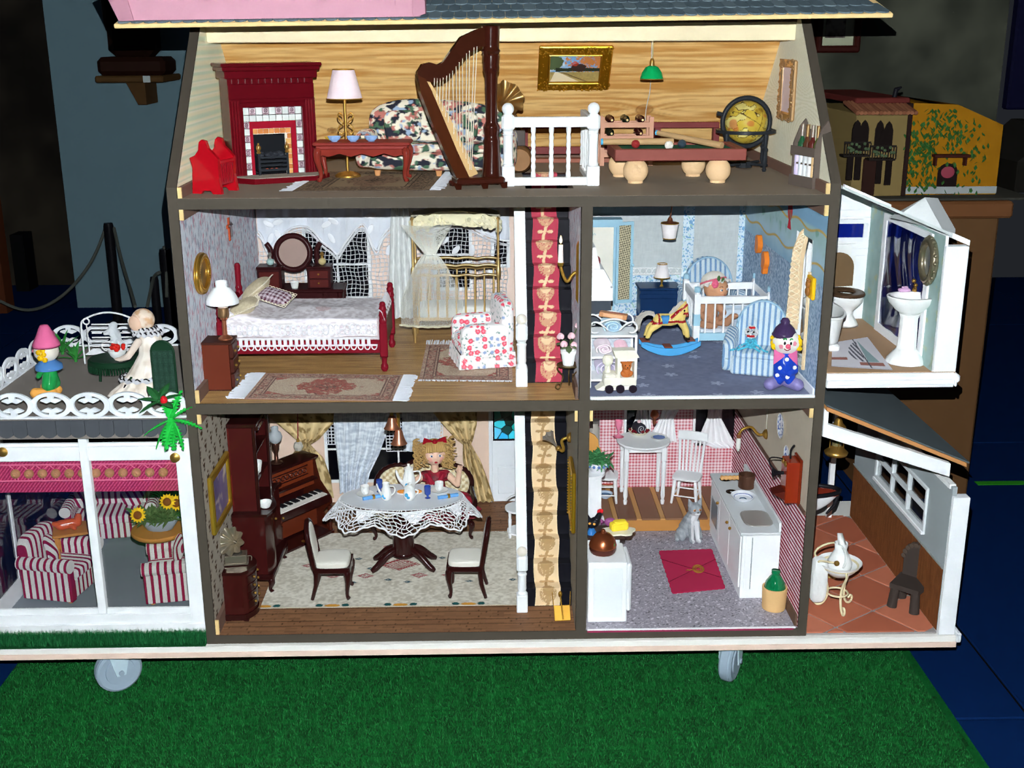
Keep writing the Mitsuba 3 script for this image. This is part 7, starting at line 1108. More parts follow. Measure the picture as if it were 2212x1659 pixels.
# cat
g=at(1490,1170,z=F1);T('cat_figure','grey and white cat figure sitting on the lilac floor','cat',None,(g[0],g[1]+.008,F1+.0008),12,1.14)
B_=[((0,.006,.012),.0125,(.001,-.001,.028),.0095),((.001,-.001,.028),.009,(.004,-.004,.0385),.0075),((.004,-.006,.0445),.0092,(.004,-.007,.0445),.009),((-.001,-.006,.026),.0045,(-.001,-.012,.003),.0032),((.007,-.006,.026),.0045,(.008,-.012,.003),.0032),((-.001,-.012,.003),.0034,(-.001,-.0155,.0028),.003),((.008,-.012,.003),.0034,(.0085,-.0155,.0028),.003),((-.008,.004,.009),.0085,(-.011,-.004,.004),.004),((.010,.004,.009),.0085,(.013,-.004,.004),.004),((.003,-.013,.0425),.0042,(.005,-.013,.0425),.0042),((-.014,.008,.0035),.0034,(-.018,-.004,.003),.003),((.0,.013,.004),.0036,(-.014,.008,.0035),.0034)]+[((.004+s*.0055,-.0055,.050),.0042,(.004+s*.0085,-.005,.0585),.0008)for s in(-1,1)]
m=skel(B_,.0014,4);v=m.vertices;c=mixc(lin('#747a80'),lin('#a4aaae'),nz(v[:,0],v[:,2],380,3,2));c=mixc(c,lin('#d8dadc'),((v[:,1]<-.0085)&(v[:,2]<.042)&(np.abs(v[:,0]-.0035)<.0055))*.8);P('body',m,VC(.6),True,color=c)
for s in(-1,1):k=P('eye',ball((.004+s*.0038,-.0148,.0462),(.0018,.001,.0016),2),M('#c98a5a',.2),True);P('pupil',ball((.004+s*.0038,-.0156,.0462),(.0006,.0005,.0012),1),DARK(),True,parent=k)
P('nose',ball((.004,-.0172,.0436),(.0011,.0007,.0008),1),M('#2a2426',.4),True);P('muzzle',cat(ball((.0025,-.0163,.0415),(.0022,.0014,.0018),2),ball((.0055,-.0163,.0415),(.0022,.0014,.0018),2)),M('#dcdede',.6),True)
# felt rug
q=[at(a,b,z=F1+.001)for a,b in((1453,1282),(1566,1271),(1537,1187),(1424,1191))];T('felt_mat','small raspberry red felt mat with pinked edges and a crossed stitch','mat')
n_=18;ed=[]
for i in range(4):
 a,b=q[i],q[(i+1)%4];nn=V([(b-a)[1],-(b-a)[0]]);nn=nn/np.linalg.norm(nn)
 for k in range(n_):p=a+(b-a)*k/n_;ed.append((p[0]+nn[0]*.0012*(k%2),p[1]+nn[1]*.0012*(k%2)))
P('felt',prism(ed,F1+.0007,F1+.0018,'z'),M('#a82a4a',.9),False);L=lambda s,t:(1-s)*(1-t)*q[0]+s*(1-t)*q[1]+s*t*q[2]+(1-s)*t*q[3]+V([0,0,.0010])
P('stitching',cat(*[tube([L(*a),L(*b)],.0005,4)for a,b in(((.0,.25),(1,.72)),((1,.25),(.0,.78)))]),M('#6a1428',.8),True);P('gold_emblem',cat(*[tube([L(.62+rr*math.cos(a)*.8,.5+rr*math.sin(a)*.75)for a in np.arange(24)/24*6.283],.0008,4,True)for rr in(.06,.1,.13)],*[tube([L(.38+.03*i,.47+.02*(i%2)),L(.42+.03*i,.50-.02*(i%2))],.0007,4)for i in range(4)]),M('#9a6a2a',.7),True,label='ochre embroidered flower')
# demijohn in tub
g=at(1677,1326,z=F1);T('wooden_tub','pale ribbed wooden tub holding the green demijohn','tub',None,(g[0],g[1]+.016,F1+.0008));r=29/1800;h=at(1677,1268,y=g[1]+.016)[2]-F1;P0(lathe([(0,0),(r*.92,0)]+[(r*(.93+.07*i/16)+.0003*(i%2),h*(i+.5)/17)for i in range(17)]+[(r,h),(r*.88,h),(r*.86,.01),(0,.01)],36),M('#cfa874',.6),20)
T('demijohn','dark green glass demijohn standing in the pale wooden tub','bottle',None,(g[0],g[1]+.016,F1+.012));hh=at(1680,1232,y=g[1]+.016)[2]-F1-.012;P0(lathe([(0,0),(r*.75,0),(r*.84,.010),(r*.84,h-.012),(r*.76,h-.005),(r*.5,h+.002),(.0048,h+.006),(.0042,h+.009),(.0042,hh-.005),(.0055,hh-.004),(.0055,hh),(0,hh)],32),M('#08663c',.1,spec=.8,coat=.8),True)
# white cabinet front left and the things on it
g=at(1266,1346,z=F1);gx1=at(1352,1343,z=F1)[0];yc0=g[1];zc0=at(1300,1216,y=yc0)[2];x0=XD+.004;yd=at(1300,1172,z=zc0)[1]-yc0;yd=min(yd,.06)
T('white_cabinet','white low cabinet at the kitchen divider, carrying the copper pot','cabinet');P('carcass',box(x0,gx1,yc0,yc0+yd,F1+.0008,zc0,.001),WP());P('panel',box(x0+.007,gx1-.006,yc0-.0006,yc0,F1+.008,zc0-.008,.0003),M('#e4e9ec',.4),False);P('door',box(gx1,gx1+.006,yc0+.003,yc0+yd-.001,F1+.014,zc0-.004,.0022),WP());P('door_edge',box(gx1,gx1+.0005,yc0+.001,yc0+yd,F1+.001,F1+.014),WP(),False)
q=at(1302,1192,z=zc0);T('copper_pot','copper pot with a domed lid on the white cabinet','pot',None,(q[0],q[1],zc0+.0006));r=30/1720;P('pot',lathe([(0,0),(r*.9,0),(r*1.0,.004),(r*.98,.008),(0,.008)],32),M('#5a2c22',.35,.6));P('lid',lathe([(r,.008),(r*1.02,.0095),(r*.9,.017),(r*.6,.0235),(r*.2,.026),(.003,.0265),(.003,.029),(.0022,.031),(0,.0315)],32),M('#b0603c',.25,1),True)
for i in range(5):P('tiny_leaf',ball((r*.75,-r*.55+.001*i,.0125+.0012*i),.0013,1),M('#4a7a3a',.6),True)if i<3 else None
yS1=yc0+yd+.012;zS1=zc0+.006
T('side_stand','dark wooden stand behind the white cabinet carrying the butter dish','stand');P('top',box(x0,gx1+.004,yS1-.008,yS1+.032,zS1-.004,zS1,.001),M('#3a2a24',.5));P('body',box(x0,gx1-.002,yS1,yS1+.03,F1+.0008,zS1-.004),M('#d8dcde',.5),False)
q=at(1337,1150,z=zS1);T('butter_dish','cream leaf-shaped butter dish behind the white cabinet','dish',None,(q[0],yS1+.008,zS1+.0005));P0(prism(Polygon([((.021+.0025*math.sin(5*a))*math.cos(a),(.015+.002*math.sin(5*a))*math.sin(a))for a in np.arange(40)/40*6.283]),0,.0025,'z'),M('#e8e3cc',.3));T('butter','yellow block of butter on the cream dish','butter',None,(q[0],yS1+.009,zS1+.0032),15);P0(cat(box(-.012,.012,-.006,.006,0,.011,.002),sofa_cushion(-.008,.010,-.005,.005,.008,.0135)),M('#f0d43a',.4))
q=at(1288,1160,z=zS1);T('rooster_figure','black painted rooster figure with red comb on a blue base','figurine',None,(XD+.014,yS1+.004,zS1+.0005));P('base',lathe([(0,0),(.0075,0),(.005,.005),(.003,.008),(0,.008)],18),M('#2c6aa8',.3));P('body',skel([((0,0,.014),.0065,(.005,0,.017),.0065),((.006,0,.018),.005,(.010,0,.027),.0034),((-.003,0,.018),.004,(-.009,0,.030),.0015),((0,0,.010),.0025,(0,0,.005),.002)],.0013,4),M('#17171c',.25,coat=.5),True);P('comb',cat(*[ball((.009+.0022*i,0,.031+.0012*math.sin(i*1.2)),(.002,.0012,.003),2)for i in range(3)]),M('#c02028',.3),True);P('tail_feather',cat(*[tube(spline([(-.004,0,.019),(-.008-.001*i,.001*i,.030-.002*i),(-.0125-.001*i,.001*i,.028-.004*i)],8),.0012,5)for i in range(3)]),M('#3a2a5a',.3),True);P('heart',cat(*[ball((.003-.006*i,-.0066,.016+.001*i),(.0018,.0006,.0018),2)for i in range(2)]),M('#d89a4a',.3),True)
T('wrapped_sweet','purple wrapped sweet behind the butter dish','sweet',None,(at(1318,1112,y=yS1+.028)[0],yS1+.027,zS1+.0066));P0(cat(ball((0,0,0),(.008,.005,.006),2),hull([(.006,0,0),(.013,.003,.004),(.013,-.003,-.004),(.013,-.002,.004)]),hull([(-.006,0,0),(-.013,.003,.004),(-.013,-.003,-.004),(-.013,-.002,.004)])),M('#8a4a7a',.3),True)
yq_=.2;xq=at(1311,1020,y=yq_)[0];zq=at(1290,1028,y=yq_)[2]
T('corner_dresser','narrow white dresser with a round shelf by the kitchen divider','dresser');P('column',box(XD+.0025,XD+.0022+(xq-XD)*.8,yq_+.004,yq_+.05,F1+.0008,zq-.004),WP(),False);P('shelf_board',prism([(XD+.002,yq_+.055),(XD+.002,yq_-.006)]+[(XD+.002+(xq-XD-.002)*math.sin(a)**.5,yq_+.024-.03*math.cos(a))for a in np.linspace(.2,np.pi*.9,14)],zq-.004,zq,'z'),WP(),False);P('low_shelf',box(XD+.0025,xq-.002,yq_-.02,yq_+.05,F1+.06,F1+.064),WP(),False);P('back',box(XD+.0022,XD+.004,yq_+.056,yq_+.1,zq-.02,zq+.075),WP(),False)
T('herb_bowl','flower-painted bowl of green herbs on the round dresser shelf','potted plant',None,(at(1292,1000,y=yq_+.02)[0],yq_+.02,zq+.0005),0,1.25);P('bowl',lathe([(0,0),(.008,0),(.013,.008),(.013,.011),(.012,.011),(0,.008)],24),M('#e6e8ec',.25));P('painted_flowers',cat(*[ball((.0128*math.cos(a),.0128*math.sin(a),.008),.0018,1)for a in np.linspace(3.4,6,7)]),M('#5a78b0',.4),True);rg=random.Random(8);P('herbs',cat(*[mv(taper_leaf(.014,.0035,.5,4),(rg.gauss(0,.005),rg.gauss(0,.005),.010+rg.random()*.008),rz=rg.uniform(0,360),ry=rg.uniform(-60,30))for _ in range(130)]),M('#3f7a4a',.7),False,kind='stuff')
T('bread_board','scalloped ochre wooden board leaning on the kitchen divider dresser','board',None,(at(1268,950,y=yq_+.062)[0],yq_+.062,zq+.0005),0);P0(prism([(0,0),(.021,0),(.021,.014),(.017,.022),(.0165,.030),(.012,.037),(.004,.042),(0,.043)],0,.004,'y'),M('#c08a48',.5),False)
T('glass_jar','clear glass storage jar with wire clip beside the ochre board','jar',None,(at(1284,905,y=yq_+.085)[0],yq_+.085,zq+.02));P('jar',lathe([(0,-.0195),(.008,-.0195),(.008,.022),(.006,.026),(.006,.03),(0,.03)],20),M('#9a948c',.1,spec=.9),True);P('lid',lathe([(0,.03),(.0075,.03),(.0075,.034),(0,.0345)],18),M('#7a7470',.2,.6))
for nm,lab,a,b,r,h_,col,z in(('cream_bowl','cream bowl of red sauce on the platform by the dresser',1318,1056,.015,.008,'#e0d8c0',zp),('blue_bowl','pale blue dish standing at the platform edge left',1314,1080,.012,.008,'#b4c4d4',zp)):
 q=at(a,b,z=z);T(nm,lab,'bowl',None,(q[0]-.004,q[1]+.008,z+.0005));P('bowl',lathe(bowl(r,h_),26),M(col,.3));P('filling',lathe([(0,h_*.62),(r*.8,h_*.62),(0,h_*.7)],18),M('#a84a3a' if 'red' in lab else '#6a88a8',.4))
# ======== LIVING ROOM ==========================================================================================
a,b,c,d=at(446,1010,x=XL),at(495,985,x=XL),at(470,1165,x=XL),at(470,990,x=XL);yA,yB_=at(449,1080,x=XL)[1],at(492,1080,x=XL)[1];zA,zB_=at(452,1165,x=XL)[2],at(452,1023,x=XL)[2]
MG=lambda:M('#260b0b',.2);MS=lambda:M('#35100f',.2)
T('gold_picture','gold framed picture with violet tones on the taupe living room wall','picture',None,(XL+.0008,(yA+yB_)/2,(zA+zB_)/2),90);w,h=(yB_-yA)/2,(zB_-zA)/2;P('frame',fr_rect(w,h,.009,-.006,0,.0015),M('#d8b13c',.3,1));P('canvas',sheet((-w+.008,-.0025,-h+.008),(2*w-.016,0,0),(0,0,2*h-.016),50,60,lambda u,v:mixc(mixc(lin('#4a4468'),lin('#8a7aa0'),nz(u,v,60,3,3)),lin('#c9b8b0'),ss(.55,.75,nz(u,v,80,6,2)))),VC(.3))
# commode with gramophone
g=at(545,1335,z=F1);xk=at(548,1338,z=F1)[0];y0=at(500,1343,z=F1)[1];x0=XL+.006;hz4=at(500,1236,y=y0)[2];dk=.05
T('commode','small dark mahogany commode with bow front and brass knobs, under the gramophone','commode');bow=lambda o:[(x0,y0-o),(xk-.010,y0-o)]+[(xk-.010+(.012+o)*math.sin(t)**.8,y0-o+(dk+2*o)*(t/np.pi))for t in np.linspace(.15,3.0,14)]+[(xk-.010,y0+dk+o),(x0,y0+dk+o)]
P('body',prism(bow(0),F1+.006,hz4-.004,'z'),MS(),30);P('top',prism(bow(.0025),hz4-.004,hz4,'z'),MG(),30);P('base',prism(bow(.002),F1+.0025,F1+.010,'z'),MG(),30)
for i in range(4):
 z=F1+.016+i*(hz4-F1-.024)/4;k=P('drawer',prism([(x,y)for x,y in bow(.0016)[3:15]],z,z+(hz4-F1-.03)/4,'z'),MG(),30)
 for t in(.9,2.2):P('knob',ball((xk-.010+.0155*math.sin(t)**.8,y0+dk*(t/np.pi),z+.006),.0018,2),BRASS(),True,parent=k)
for x,y in((x0+.003,y0+.003),(xk-.008,y0+.002),(x0+.003,y0+dk-.004),(xk-.008,y0+dk-.004)):P('foot',box(x-.003,x+.003,y-.003,y+.003,F1+.0008,F1+.003),MG(),False)
q=at(510,1222,z=hz4);T('silver_gramophone','small silver gramophone with petal horn on the mahogany commode','gramophone',None,(q[0],q[1]+.008,hz4+.0006),8);SG=M('#a09684',.3,1);P('case',cat(box(-.015,.013,-.008,.010,.0,.013,.001),box(-.0165,.0145,-.0095,.0115,0,.0025,.0006)),SG);P('turntable',cyl((-.001,.001,.013),(-.001,.001,.0148),.008,n=24),M('#3a3630',.4));P('crank',tube(spline([(.013,0,.008),(.018,0,.008),(.018,-.003,.003)],8),.0008,5),SG,True);P('tone_arm',tube(spline([(.003,.006,.014),(.002,.010,.021),(-.006,.010,.027)],10),.0014,6),SG,True);P('horn',mv(petal_horn(0,.0178,.022,0,lobes=9),(-.0,.012,.023),rx=62,rz=-22),M('#b8ac96',.25,1),True)
# hutch
xh0,yh0=XL+.005,at(605,1280,z=F1)[1]+.0;g=at(598,1283,z=F1);xh1,y0=g[0],g[1];y1=y0+.115;zl=at(560,1112,y=y0)[2];ztop=min(at(520,905,y=y0+.03)[2],C1-.004);xu=at(560,1060,y=y0+.02)[0]
T('hutch','tall dark mahogany hutch with open shelves along the left living room wall','hutch');P('lower_body',prism([(xh0,y0+.002)]+[(xh1-.010+.006*math.sin(t*2),y0+.002+(y1-y0-.004)*t/3.14)for t in np.linspace(0,3.14,16)]+[(xh0,y1-.002)],F1+.026,zl-.004,'z'),MS(),30);P('counter',prism([(xh0,y0)]+[(xh1-.006+.007*math.sin(t*2),y0+(y1-y0)*t/3.14)for t in np.linspace(0,3.14,16)]+[(xh0,y1)],zl-.004,zl,'z'),MG(),30);P('base_moulding',box(xh0,xh1-.002,y0-.001,y1+.001,F1+.02,F1+.028,.0015),MG())
for y in(y0+.005,y1-.005):P('leg',cab_leg(xh1-xh0-.008,-1 if y<y0+.02 else 1,.020,.0038)if 0 else mv(cab_leg(.001,-.001,.021,.0042),(xh1-.009,y,F1+.0006)),MG(),True);P('leg',box(xh0,xh0+.006,y-.003,y+.003,F1+.0008,F1+.022),MG(),False)
yu0,yu1=y0+.012,y1-.012;P('side_panel',box(xh0,xu,yu0,yu0+.003,zl,ztop-.006),M('#3c1211',.35,coat=.3),False);P('side_panel',box(xh0,xu,yu1-.003,yu1,zl,ztop-.006),MS(),False);P('back_panel',box(xh0,xh0+.002,yu0,yu1,zl,ztop-.006),M('#6a1a18',.35),False);P('cornice',cat(box(xh0,xu+.004,yu0-.004,yu1+.004,ztop-.006,ztop,.001),*[box(xu+.001,xu+.005,yu0+.004+i*.008,yu0+.009+i*.008,ztop-.012,ztop-.006)for i in range(11)]),MG())
for f in(.3,.62):P('shelf',box(xh0+.002,xu-.002,yu0+.003,yu1-.003,zl+(ztop-zl)*f-.002,zl+(ztop-zl)*f),MG(),False)
P('post',cat(*[lathe([(.0025,z),(.003,z+.01)],8,(0,0,0))for z in()],cyl((xu-.001,yu0+.0015,zl),(xu-.001,yu0+.0015,ztop-.006),.0026),cyl((xu-.001,yu1-.0015,zl),(xu-.001,yu1-.0015,ztop-.006),.0026)),MG())
for i,t in enumerate((.9,2.2)):P('drawer_knob',ball((xh1+.0008*i-.001,y0+(y1-y0)*t/3.14,zl-.02-.02*i),.0018,2),BRASS(),True)
cupp=lambda r,h:lathe([(0,.0006),(r*.55,0),(r*.7,.001),(r,h),(r*.9,h),(r*.55,.002),(0,.002)],22)
for nm,lab,f,yy,r,h_ in(('china_cup','white china cup on the top shelf of the mahogany hutch',.62,.018,.0048,.009),('china_bowl','large white china bowl on the lower hutch shelf, stacked pair at the front',.3,.018,.0095,.011)):T(nm,lab,'cup' if 'cup' in nm else 'bowl',None,(xu-.010,yu0+yy,zl+(ztop-zl)*f+.0005));P0(cupp(r,h_),CERA(),True)
T('china_bowl','white china tureen with gold rim further back on the lower hutch shelf','bowl',None,(xu-.010,yu0+.046,zl+(ztop-zl)*.3+.0005));P0(cupp(.0085,.016),CERA(),True);T('china_bowl','white bowl on the hutch counter','bowl',None,(xu+.006,y0+.024,zl+.0006));P0(cupp(.009,.0085),CERA(),True)
# piano
pc=at(690,1175,z=F1);pm_=mat4((at(655,1120,z=F1)[0]+.002,.285,F1+.0015),52);PW_=M('#3c150c',.2);T('piano','upright mahogany piano with shaped sides and open keyboard','piano',m=pm_);H=.118;pw=.050
sidep=[(.034,0),(.034,H-.004),(.006,H-.004),(.002,H-.02),(-.004,H-.038),(-.018,H-.052),(-.026,H-.060),(-.027,H-.069),(-.020,H-.075),(-.008,.03),(-.020,.006),(-.028,.004),(-.028,0)]
for s in(-1,1):P('side_panel',prism(sidep,s*pw-.0022,s*pw+.0022,'x'),PW_,False);P('turned_leg',lathe([(0,0),(.003,0),(.003,.006),(.0022,.010),(.0038,.018),(.0024,.030),(.0034,.044),(0,H-.074)],12,(s*(pw-.001),-.0235,.0004)),PW_)
P('lid',box(-pw-.006,pw+.006,.001,.037,H-.004,H,.0012),MG());P('front_panel',box(-pw,pw,.006,.009,H-.045,H-.005),M('#6a2c18',.3),False);P('fretwork',cat(*[mv(torus(.0035,.0008,12,4),(-.03+i*.0085,.0055,H-.018),rx=90)for i in range(8)],box(-.036,.036,.005,.0065,H-.012,H-.0105),box(-.036,.036,.005,.0065,H-.0255,H-.024)),MG());P('key_bed',box(-pw,pw,-.024,.008,H-.066,H-.058,.001),PW_);P('key_slip',box(-pw,pw,-.0265,-.024,H-.067,H-.0545,.0008),MG());P('music_ledge',box(-pw+.004,pw-.004,-.004,.007,H-.034,H-.031),MG(),False)
for i in range(26):x=-pw+.004+i*(2*pw-.008)/26;P('key',box(x+.0001,x+(2*pw-.008)/26-.0002,-.0235,.0,H-.058,H-.0535),M('#eeeae2',.3),False)
for i in range(26):
 if i%7 not in(2,6):x=-pw+.004+(i+1)*(2*pw-.008)/26;P('black_key',box(x-.0009,x+.0009,-.013,.0,H-.0535,H-.0515),DARK(),False)
P('lower_panel',box(-pw,pw,.004,.007,.008,H-.066),M('#5a2414',.3),False);P('bottom_board',box(-pw,pw,-.028,.034,0,.005,.001),MG());P('pedal',cat(*[box(x-.002,x+.002,-.032,-.02,.005,.0065)for x in(-.006,.006)]),BRASS(),False);P('back',box(-pw,pw,.03,.034,0,H-.004),MG(),False)
q=at(598,1001,z=F1+.0015+H);T('piano_lamp','copper oil lamp with frosted globe on the piano','lamp',None,(q[0],q[1],q[2]+.0006));P('base',lathe([(0,0),(.0095,0),(.009,.002),(.003,.005),(.0025,.019),(.005,.022),(.0055,.030),(.004,.032),(0,.032)],20),M('#6a4638',.3,1),True);P('globe',lathe([(.004,.031),(.0085,.035),(.0105,.041),(.0085,.047),(.0052,.050),(.0055,.056),(.0045,.056),(.004,.05)],24),M('#9aa0a4',.3,spec=.8),True)
q=at(645,975,y=.37);T('crystal_bell','small crystal ornament hanging on a red and white cord above the piano','ornament',None,(q[0],.37,0));z0=at(645,975,y=.37)[2];P('crystal',lathe([(0,z0),(.005,z0+.002),(.0075,z0+.008),(.006,z0+.014),(.003,z0+.016),(0,z0+.016)],8),M('#b8b4a8',.08,spec=.9,coat=.8));P('cap',lathe([(.003,z0+.015),(.002,z0+.020),(0,z0+.022)],10),BRASS());P('cord',tube(spline([(0,0,z0+.021),(.001,0,z0+.035),(.003,.004,C1-.0006)],10),.0008,5),M('#8a3038',.7),True)
# carpet
q0,q1=at(562,1313,z=F1+.002),at(1128,1313,z=F1+.002);yb3=at(1125,1150,z=F1)[1];Lc,Wc=q1[0]-q0[0],yb3-q0[1]
def carp(u,v):
 c=mixc(lin('#b5ae9e'),lin('#d6d1c4'),ss(.25,.75,.7*nz(u,v,260,3,2)+.3*nz(u,v,50,6,2)));a,b=(u-Lc*.505),(v-Wc*.53);A=np.abs
 def dia(x,y,s,col):nonlocal c;d=A(a-x)/1.5+A(b-y);d2=np.floor((a-x)/.0030)+np.floor((b-y)/.0024);c=mixc(c,lin(col),((d<s)&(d2%2==0))|(A(d-s*.75)<.0012))
 dia(0,.0,.021,'#8a3438')
 for x,y,s,k in((-.045,-.035,.0085,0),(.03,-.035,.0085,0),(-.09,-.035,.0065,0),(.07,-.035,.0065,0),(.035,.03,.008,0),(-.1,.0,.0085,0),(.085,0,.0075,0),(-.13,.0,.006,0),(.115,0,.006,0),(-.02,.06,.006,0)):dia(x,y,s,'#9a5a5c')
 for x,y in((-.06,-.055),(.015,-.055),(-.012,-.048),(-.04,-.012),(.042,-.012),(-.06,.02),(.06,.02),(.1,-.055),(-.11,.03),(-.075,-.02),(.16,-.052)):dia(x,y,.0036,'#39525c')
 for k in range(7):x=-.26+k*.09;c=mixc(c,lin('#c08a3a'),(np.hypot((a-x)/.010,(b+Wc*.53-.003)/.004)<1));c=mixc(c,lin('#1e4a4a'),(np.hypot((A(a-x)-.017)/.005,(b+Wc*.53-.004)/.004)<1))
 return c
T('living_room_carpet','large thick cream carpet with red diamond medallions in the living room','carpet');P('pile',sheet((q0[0],q0[1],F1+.002),(Lc,0,0),(0,Wc,0),290,190,carp,lambda u,v:.0007*nz(u,v,300,5,2)),VC(.95));P('backing',box(q0[0],q1[0],q0[1],yb3,F1+.0007,F1+.0019),M('#b0a896',.9),False);FC=F1+.0028
# dining table with lace cloth
tz=at(870,1075,y=.17)[2];tc=at(868,1075,z=tz);tc=(at(868,1070,y=.185)[0],.185);a_,b_=.083,.046
tz=at(868,1078,y=.175)[2];T('dining_table','oval dark mahogany pedestal dining table under a lace cloth','dining table',None,(tc[0],tc[1],FC));hT=tz-FC
P('table_top',lathe([(0,hT-.006),(.97,hT-.006),(1,hT-.004),(.99,hT-.002),(0,hT-.002)],40,sx=a_,sy=b_),MG())if 0 else P('table_top',prism([(a_*math.cos(t),b_*math.sin(t))for t in np.arange(48)/48*6.283],hT-.006,hT-.002,'z'),MG(),30)
P('pedestal',lathe([(.016,.020),(.017,.024),(.010,.03),(.008,hT-.03),(.013,hT-.02),(.012,hT-.006),(.016,.020)],20),MG(),True)
for s in(-1,1):
 for o in(-1,1):P('leg',tube(spline([(s*.010,o*.004,.028),(s*.022,o*.010,.023),(s*.036,o*.017,.009),(s*.044,o*.021,.0034)],14),np.interp(np.linspace(0,1,14),[0,.5,.85,1],[.006,.005,.0045,.0030]),8),MG(),True)
T('lace_tablecloth','white cloth with a wide crochet lace edge hanging over the oval dining table','tablecloth',None,(tc[0],tc[1],FC));t8=np.linspace(0,6.2832,97)[:-1]
P('cloth',prism([((a_+.0015)*math.cos(t),(b_+.0015)*math.sin(t))for t in t8],hT-.0017,hT-.0005,'z'),M('#ccd0d4',.8),30);wave=lambda t:np.sin(t*8);
def skv(u,v):t=u*6.2832;dr=.36*v;rr=1+.24*v+.06*v*np.sin(t*8+1.2);return(a_+.0015)*np.cos(t)*rr*(1-.0*v),(b_+.002)*np.sin(t)*rr*1.02,hT-.0006-v*(.0245+.006*np.sin(t*8+1.2))-.0015*v
P('rim_band',tube(np.stack(skv(np.arange(160)/160,0*np.arange(160)+.10),1),.0014,6,True),M('#e6e8ea',.7),True);ln=[]
for v_ in(.22,.36,.52,.68,.84):ln.append(tube(np.stack(skv(np.arange(240)/240,v_+.05*np.sin(np.arange(240)/240*6.283*24)),1),.0008,5,True))
for i in range(96):
 vv_=np.linspace(0,.98,10);ln.append(tube(np.stack(skv(i/96+.006*np.sin(vv_*9+i),vv_),1),.00075,4))
P('lace_mesh',cat(*ln),M('#e2e4e6',.7),True,kind='stuff',label='open white crochet lace');P('lace_edge',tube(np.stack(skv(np.arange(200)/200,1+.04*np.sin(np.arange(200)/200*6.283*40)),1),.0014,5,True),M('#eceef0',.7),True)
def panel(i0):uu=lambda u:(i0+u)/8;return gridmesh(lambda u,v:skv(uu(u*.5+.05),.12+.5*v*np.sin(u*3.14159)),14,8)[0]
P('lace_panel',cat(*[panel(i)for i in range(8)]),M('#d4d8dc',.7),True,kind='stuff')
# table ware
def ware(px_,nm,lab,cat_,dz=0):q=at(*px_,z=tz);T(nm,lab,cat_,None,(q[0],q[1],tz+.0004+dz));return q
def teacup(px_,lab,lab2):
 ware(px_,'saucer',lab2,'saucer');P0(lathe([(0,0),(.007,0),(.0122,.0022),(.0122,.0028),(.006,.001),(0,.001)],28),CERA(),True);ware(px_,'teacup',lab,'cup',.0016);P('cup',lathe([(0,0),(.0035,0),(.0055,.003),(.0062,.0125),(.0056,.0125),(.004,.002),(0,.0015)],24),CERA(),True);P('handle',mv(torus(.0032,.0009,14,6),(-.0008,-.0072,.007),ry=90,rz=0),CERA(),True)
teacup((789,1070),'white teacup on its saucer at the left of the dining table','white saucer at the left of the dining table, with a cup');teacup((949,1062),'white teacup on its saucer at the right of the dining table','white saucer at the right of the dining table, with a cup')
def pot(px_,nm,lab,cat_,s,lid,spout,rz=0):
 q=at(*px_,z=tz);T(nm,lab,cat_,None,(q[0],q[1],tz+.0004),rz,s);P('body',lathe([(0,0),(.005,0),(.0068,.003),(.0075,.009),(.006,.018),(.0045,.023),(.0055,.026),(.005,.026),(.0038,.023),(0,.022)]if lid!=2 else[(0,0),(.004,0),(.0065,.004),(.0068,.008),(.0055,.012),(.006,.0145),(.0035,.017),(0,.018)],26),CERA(),True)
 if lid:P('lid',lathe([(.005,0),(.003,.002),(.0012,.003),(.0018,.005),(0,.006)],16,(0,0,.0255 if lid==1 else .0145)),CERA(),True)
 if spout:P('spout',tube(spline([(-.006,0,.007),(-.011,0,.014),(-.014,0,.024)],10),np.linspace(.0024,.0012,10),8),CERA(),True)
 P('handle',tube(spline([(.005,0,.021),(.0115,0,.021),(.0125,0,.013),(.0068,0,.007)]if lid!=2 else[(.006,0,.012),(.0095,0,.010),(.006,0,.005)],16),.0011,6),CERA(),True);P('blue_flower',cat(ball((-.003,-.0066,.008),(.002,.0008,.0022),2),ball((-.001,-.0070,.005),(.0018,.0008,.0016),2)),M('#4aa8d8',.3),True)
pot((884,1058),'coffee_pot','tall white china coffee pot in the middle of the dining table','coffee pot',1.25,1,1,8);pot((835,1080),'milk_jug','white milk jug with a blue tulip on the dining table','jug',.95,0,1,-10);pot((885,1080),'sugar_bowl','round white lidded sugar bowl in front of the coffee pot','sugar bowl',1.25,2,0,0)
for px_,lab in(((820,1062),'dark blue glass behind the milk jug'),((924,1076),'dark blue goblet right of the sugar bowl')):ware(px_,'blue_glass',lab,'glass');P0(lathe([(0,0),(.0042,0),(.0015,.0015),(.0015,.004),(.0042,.006),(.0045,.0175),(.004,.0175),(.003,.007),(0,.0065)],10),M('#26408f',.12,spec=.8),25)
for px_,rz,lab in(((806,1078),24,'rolled light blue napkin with gold ring, left on the dining table'),((968,1076),22,'rolled light blue napkin with gold ring, right on the dining table')):ware(px_,'napkin',lab,'napkin');_cur['m']=_cur['m']@mat4(rz=rz);P('roll',cyl((-.0145,0,.0026),(.0145,0,.0026),.0026),M('#6aa4dc',.8));P('ring',cyl((-.001,0,.0028),(.0022,0,.0028),.0032,n=16),GOLD())
ware((885,1066),'pastry_plate','flat dish with orange pastries behind the sugar bowl','dish');P('dish',mv(prism([(.018*math.cos(t),.007*math.sin(t))for t in np.arange(24)/24*6.283],0,.0012,'z')),CERA(),30)
for x in(-.010,.010):P('pastry',ball((x,0,.0028),(.0075,.004,.0024),2),M('#d98a3a',.5),True)
